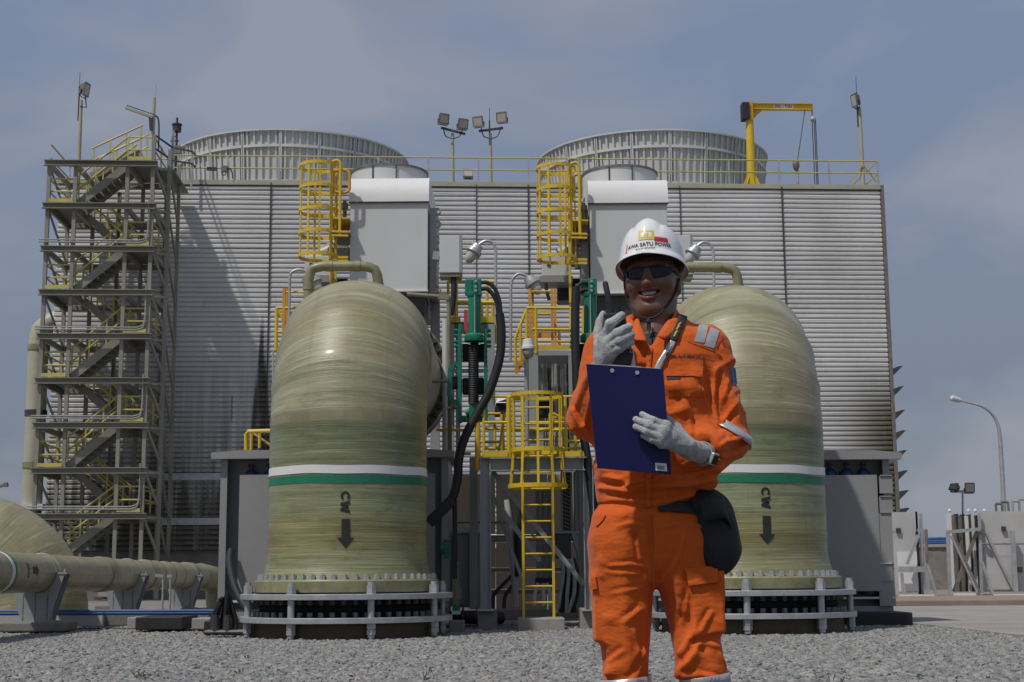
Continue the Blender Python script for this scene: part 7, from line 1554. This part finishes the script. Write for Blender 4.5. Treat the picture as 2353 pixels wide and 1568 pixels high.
# sunglasses
for s, x0_, x1_ in ((-1, -.067, -.006), (1, .006, .067)):
    mb = MB(); nx = 14
    for j in range(9):
        v_ = j/8
        for i in range(nx+1):
            u_ = i/nx; x_ = x0_+(x1_-x0_)*u_; uo = abs(x_)/.067; top = .0195-.006*uo**3; bot = -.0225+.017*uo**2.6-.004*(1-uo)*0; bot = bot+(.012*max(0, .30-uo)/.18)
            mb.v.append(tuple(hw((x_, .1005-5.2*x_*x_-.002*v_, bot+(top-bot)*v_))))
    mb.f = [(j*(nx+1)+i, j*(nx+1)+i+1, (j+1)*(nx+1)+i+1, (j+1)*(nx+1)+i) for j in range(8) for i in range(nx)]
    o = mb.build('sunglass_lens', M['lens_dark'], person, smooth=True); sd = o.modifiers.new('thick', 'SOLIDIFY'); sd.thickness = .0025; sd.offset = 0
mb = MB(); mb.tube(curve([Vector(hw(p)) for p in ((-.066, .0765, .010), (-.040, .093, .0175), (-.010, .101, .016), (0, .102, .013), (.010, .101, .016), (.040, .093, .0175), (.066, .0765, .010))], 5), .0022, 6)
for s in (-1, 1): mb.tube([Vector(hw(p)) for p in ((s*.066, .0765, .010), (s*.076, .05, .010), (s*.081, -.01, .006))], .0032, 6)
mb.build('sunglass_frame', M['radio'], person, smooth=True)

# --- gloves
def glove(palm, fingers, name='glove'):
    allp = palm+[q for f_ in fingers for q in f_]; P = np.array([p for q in allp for p in q[:2]]); lo, hi = P.min(0)-.05, P.max(0)+.05
    def fn(X):
        u = lambda L, k: __import__('functools').reduce(lambda r, q: smin(r, rcone(X, *q), k) if r is not None else rcone(X, *q), L, None)
        r = u(palm, .012); F = None
        for f_ in fingers: d = u(f_, .004); F = d if F is None else np.minimum(F, d)
        return smin(r, F, .007)
    V, Q = surface_nets(fn, lo, hi, .0021); V = relax(V, Q, 1, .4); nr = vnormals(V, Q); V = V+nr*(vnoise(V, (70, 70, 70))*.0016+vnoise(V, (240, 240, 240))*.0008)[:, None]
    return nobj(name, V, Q, M['glove'], person)
w0, w1 = A(1385, 856, 3.83), A(1389, 822, 3.815)
MC = [A(1388, 778, 3.797), A(1395, 789, 3.788), A(1400, 801, 3.786), A(1403, 813, 3.790)]
PI_ = [A(1402, 744, 3.770), A(1418, 766, 3.756), A(1423, 784, 3.756), A(1423, 801, 3.762)]
TI = [A(1429, 725, 3.782), A(1446, 751, 3.774), A(1451, 769, 3.776), A(1450, 787, 3.778)]
palm = [(w0, w1, .0305, .029)]+[(w1, c, .020, .0145) for c in MC]+[(MC[i], MC[i+1], .013, .013) for i in range(3)]+[(w1, A(1380, 798, 3.815), .022, .020)]
fing = [[(MC[i], PI_[i], .0146-.001*(i == 3), .0131-.001*(i == 3)), (PI_[i], TI[i], .0129-.001*(i == 3), .0106-.0008*(i == 3))] for i in range(4)]
fing.append([(A(1379, 800, 3.818), A(1375, 765, 3.832), .0170, .0135), (A(1375, 765, 3.832), A(1378, 741, 3.846), .0130, .0118), (A(1378, 741, 3.846), A(1386, 722, 3.848), .0115, .0088)])
glove(palm, fing)
# the other hand, over the clipboard
q0, q1 = A(1612, 1042, 3.852), A(1582, 1032, 3.80)
MC2 = [A(1530, 979, 3.742), A(1525, 992, 3.735), A(1521, 1005, 3.735), A(1521, 1018, 3.740)]; P2 = [A(1500, 967, 3.733), A(1490, 977, 3.728), A(1488, 992, 3.730), A(1497, 1010, 3.736)]; T2 = [A(1476, 953, 3.748), A(1461, 964, 3.746), A(1461, 981, 3.747), A(1478, 1002, 3.748)]
palm = [(q0, q1, .0285, .027)]+[(A(1575, 1026, 3.785), c, .022, .0125) for c in MC2]+[(MC2[i], MC2[i+1], .0115, .0115) for i in range(3)]
fing = [[(MC2[i], P2[i], .0122-.001*(i == 3), .0107-.0008*(i == 3)), (P2[i], T2[i], .0105-.0008*(i == 3), .0086-.0006*(i == 3))] for i in range(4)]
fing.append([(A(1574, 1014, 3.79), A(1554, 983, 3.802), .018, .0135), (A(1554, 983, 3.802), A(1536, 967, 3.794), .0132, .0112), (A(1536, 967, 3.794), A(1520, 957, 3.786), .0110, .0085)])
glove(palm, fing)
for c0, c1, r in ((A(1615, 1043, 3.857), A(1622, 1045, 3.870), .0330),):
    ax_ = Vector(c1-c0).normalized(); mb = MB(); x_ = ax_.orthogonal().normalized(); y_ = ax_.cross(x_); mb.tube([Vector(c0)+ax_*t for t in (-.009, -.0085, .0085, .009)], [r-.003, r, r, r-.003], 28, caps=False); ws = mb.build('watch_strap', M['conc'], person, smooth=True)
    d = Vector((-.1, -.95, -.18)); d = (d-ax_*d.dot(ax_)).normalized(); c = Vector(c0)+d*(r+.003); Mx = Matrix((ax_, d.cross(ax_), d)).transposed(); mb = MB(); mb.box(c, (.030, .034, .011), Mx); mb.build('watch_case', M['galv'], ws, bevel=.003); mb = MB(); mb.box(c+d*.0062, (.021, .025, .002), Mx); mb.build('watch_face', M['lens_dark'], ws)
# boots on the gravel (below the picture)
for x_, v_ in ((1440, 4.0), (1632, 3.97)):
    a = at(x_, 1900, v_); fx = a.x; mb_f = lambda X, fx=fx, v_=v_: smin(rcone(X, (fx, v_+.03, .30), (fx, v_+.03, .09), .052, .050), smin(rcone(X, (fx, v_+.04, .055), (fx, v_-.12, .05), .050, .046), ell(X, (fx, v_-.04, .02), (.052, .16, .02)), .02), .03)
    V, Q = surface_nets(mb_f, (fx-.1, v_-.22, -.01), (fx+.1, v_+.14, .34), .007); nobj('boot', V, Q, M['bag'], person)

# --- clipboard, radio and pouch
P4 = [at(1347, 836.5, 3.757), at(1524, 848, 3.757), at(1543, 1091, 3.772), at(1372.5, 1076.6, 3.772)]
cb2 = thing('clipboard', 'plain dark blue clipboard held upright in front of the orange coverall', 'clipboard', P4[3])
nrm = (P4[1]-P4[0]).cross(P4[3]-P4[0]).normalized(); nrm = nrm if nrm.y < 0 else -nrm
mb = MB(); mb.prism([p for p in P4][::-1], -nrm*.0035); mb.build('board', M['board'], cb2, bevel=.001)
lerp2 = lambda s, t: P4[0].lerp(P4[1], s).lerp(P4[3].lerp(P4[2], s), t)
def onb(s0, t0, s1, t1, off, name, m, par): mb = MB(); mb.add([lerp2(s0, t0)+nrm*off, lerp2(s1, t0)+nrm*off, lerp2(s1, t1)+nrm*off, lerp2(s0, t1)+nrm*off], [(3, 2, 1, 0)]); return mb.build(name, M[m], par)
lb = onb(.79, .90, .945, .973, .0006, 'label', 'white', cb2)
rs = random.Random(4); s_ = .815
while s_ < .915: w_ = rs.uniform(.002, .006); onb(s_, .922, s_+w_, .962, .0011, 'barcode_bar', 'ink', lb); s_ += w_+rs.uniform(.003, .006)
for s_ in (.33, .655):
    mb = MB(); p = lerp2(s_, .045+.012*s_); mb.cyl(p, p+nrm*.003, .0055, n=14); mb.build('clip_rivet', M['galv'], cb2, smooth=True)
mb = MB(); d = nrm*-.008; mb.prism([lerp2(.28, -.012)+d, lerp2(.72, -.012)+d, lerp2(.70, .05)+d, lerp2(.30, .05)+d], -nrm*.008); mb.build('clip', M['galv'], cb2)
mb = MB(); d = nrm*-.0045; mb.add([lerp2(.03, -.004)+d, lerp2(.97, -.004)+d, lerp2(.98, .97)+d, lerp2(.03, .97)+d], [(0, 1, 2, 3)]); mb.build('paper', M['white'], cb2)
ra_ = thing('two_way_radio', 'black two way radio with a stub antenna gripped in the raised glove', 'radio', at(1430, 850, 3.82))
def prism_px(pts, v0, v1, name, m, par, bev=.004): mb = MB(); P = [at(x_, y_, v0) for x_, y_ in pts]; mb.prism(P, (0, v1-v0, 0)); return mb.build(name, m, par, bevel=bev)
prism_px([(1387, 720), (1436, 717), (1440, 740), (1456, 815), (1450, 840), (1412, 842), (1400, 800)], 3.796, 3.836, 'radio_body', M['radio'], ra_)
mb = MB(); mb.tube([at(1405, 722, 3.818), at(1400, 695, 3.818), at(1391, 652, 3.818), at(1390, 647, 3.818)], [.0088, .0080, .0078, .0050], 14); mb.build('antenna', M['radio'], ra_, smooth=True)
for x_ in (1420, 1430):
    mb = MB(); mb.cyl(at(x_, 719, 3.818), at(x_-1, 707, 3.818), .0062, n=14); mb.build('knob', M['radio'], ra_, smooth=True)
for y_ in (802, 809):
    mb = MB(); p = at(1449, y_, 3.795); mb.cyl(p, p+Vector((0, -.0015, 0)), .0022, n=8); mb.build('screw', M['galv'], ra_)
pb = thing('belt_pouch', 'black nylon pouch with a flap hanging from the belt at the hip', 'pouch', at(1640, 1300, 3.9))
def pouchf(X):
    a, b = A(1622, 1165, 3.935), A(1655, 1268, 3.935); f = rcone(X, a, b, .052, .056); f = smin(f, rcone(X, A(1606, 1160, 3.93), A(1640, 1290, 3.93), .022, .020), .05); f = smin(f, rcone(X, A(1655, 1180, 3.94), A(1668, 1250, 3.95), .028, .022), .05)
    f = smax(f, np.abs(X[1]-3.93)-.052, .03); return f
V, Q = surface_nets(pouchf, A(1570, 1320, 3.82), A(1715, 1100, 4.04), .005); V = relax(V, Q, 1, .5); nr = vnormals(V, Q); V = V+nr*(vnoise(V, (18, 18, 18))*.008)[:, None]; nobj('pouch_body', V, Q, M['bag'], pb); PB_ = bvh(V, Q)
flap([at(1600, 1142, 3.885), at(1630, 1134, 3.868), at(1656, 1140, 3.88), at(1668, 1160, 3.92)], [at(1618, 1200, 3.862), at(1648, 1192, 3.856), at(1672, 1196, 3.87), at(1690, 1248, 3.93)], .004, 'flap', M['bag'], pb)
strip(PB_, [(1608, 1208), (1630, 1262), (1644, 1296)], 2.2, .002, 'pouch_seam', M['strap'], pb)
flap([at(1656, 1140, 3.875), at(1676, 1172, 3.90), at(1692, 1215, 3.93)], [at(1650, 1160, 3.872), at(1672, 1200, 3.89), at(1690, 1250, 3.93)], .005, 'flap_edge', M['strap'], pb)
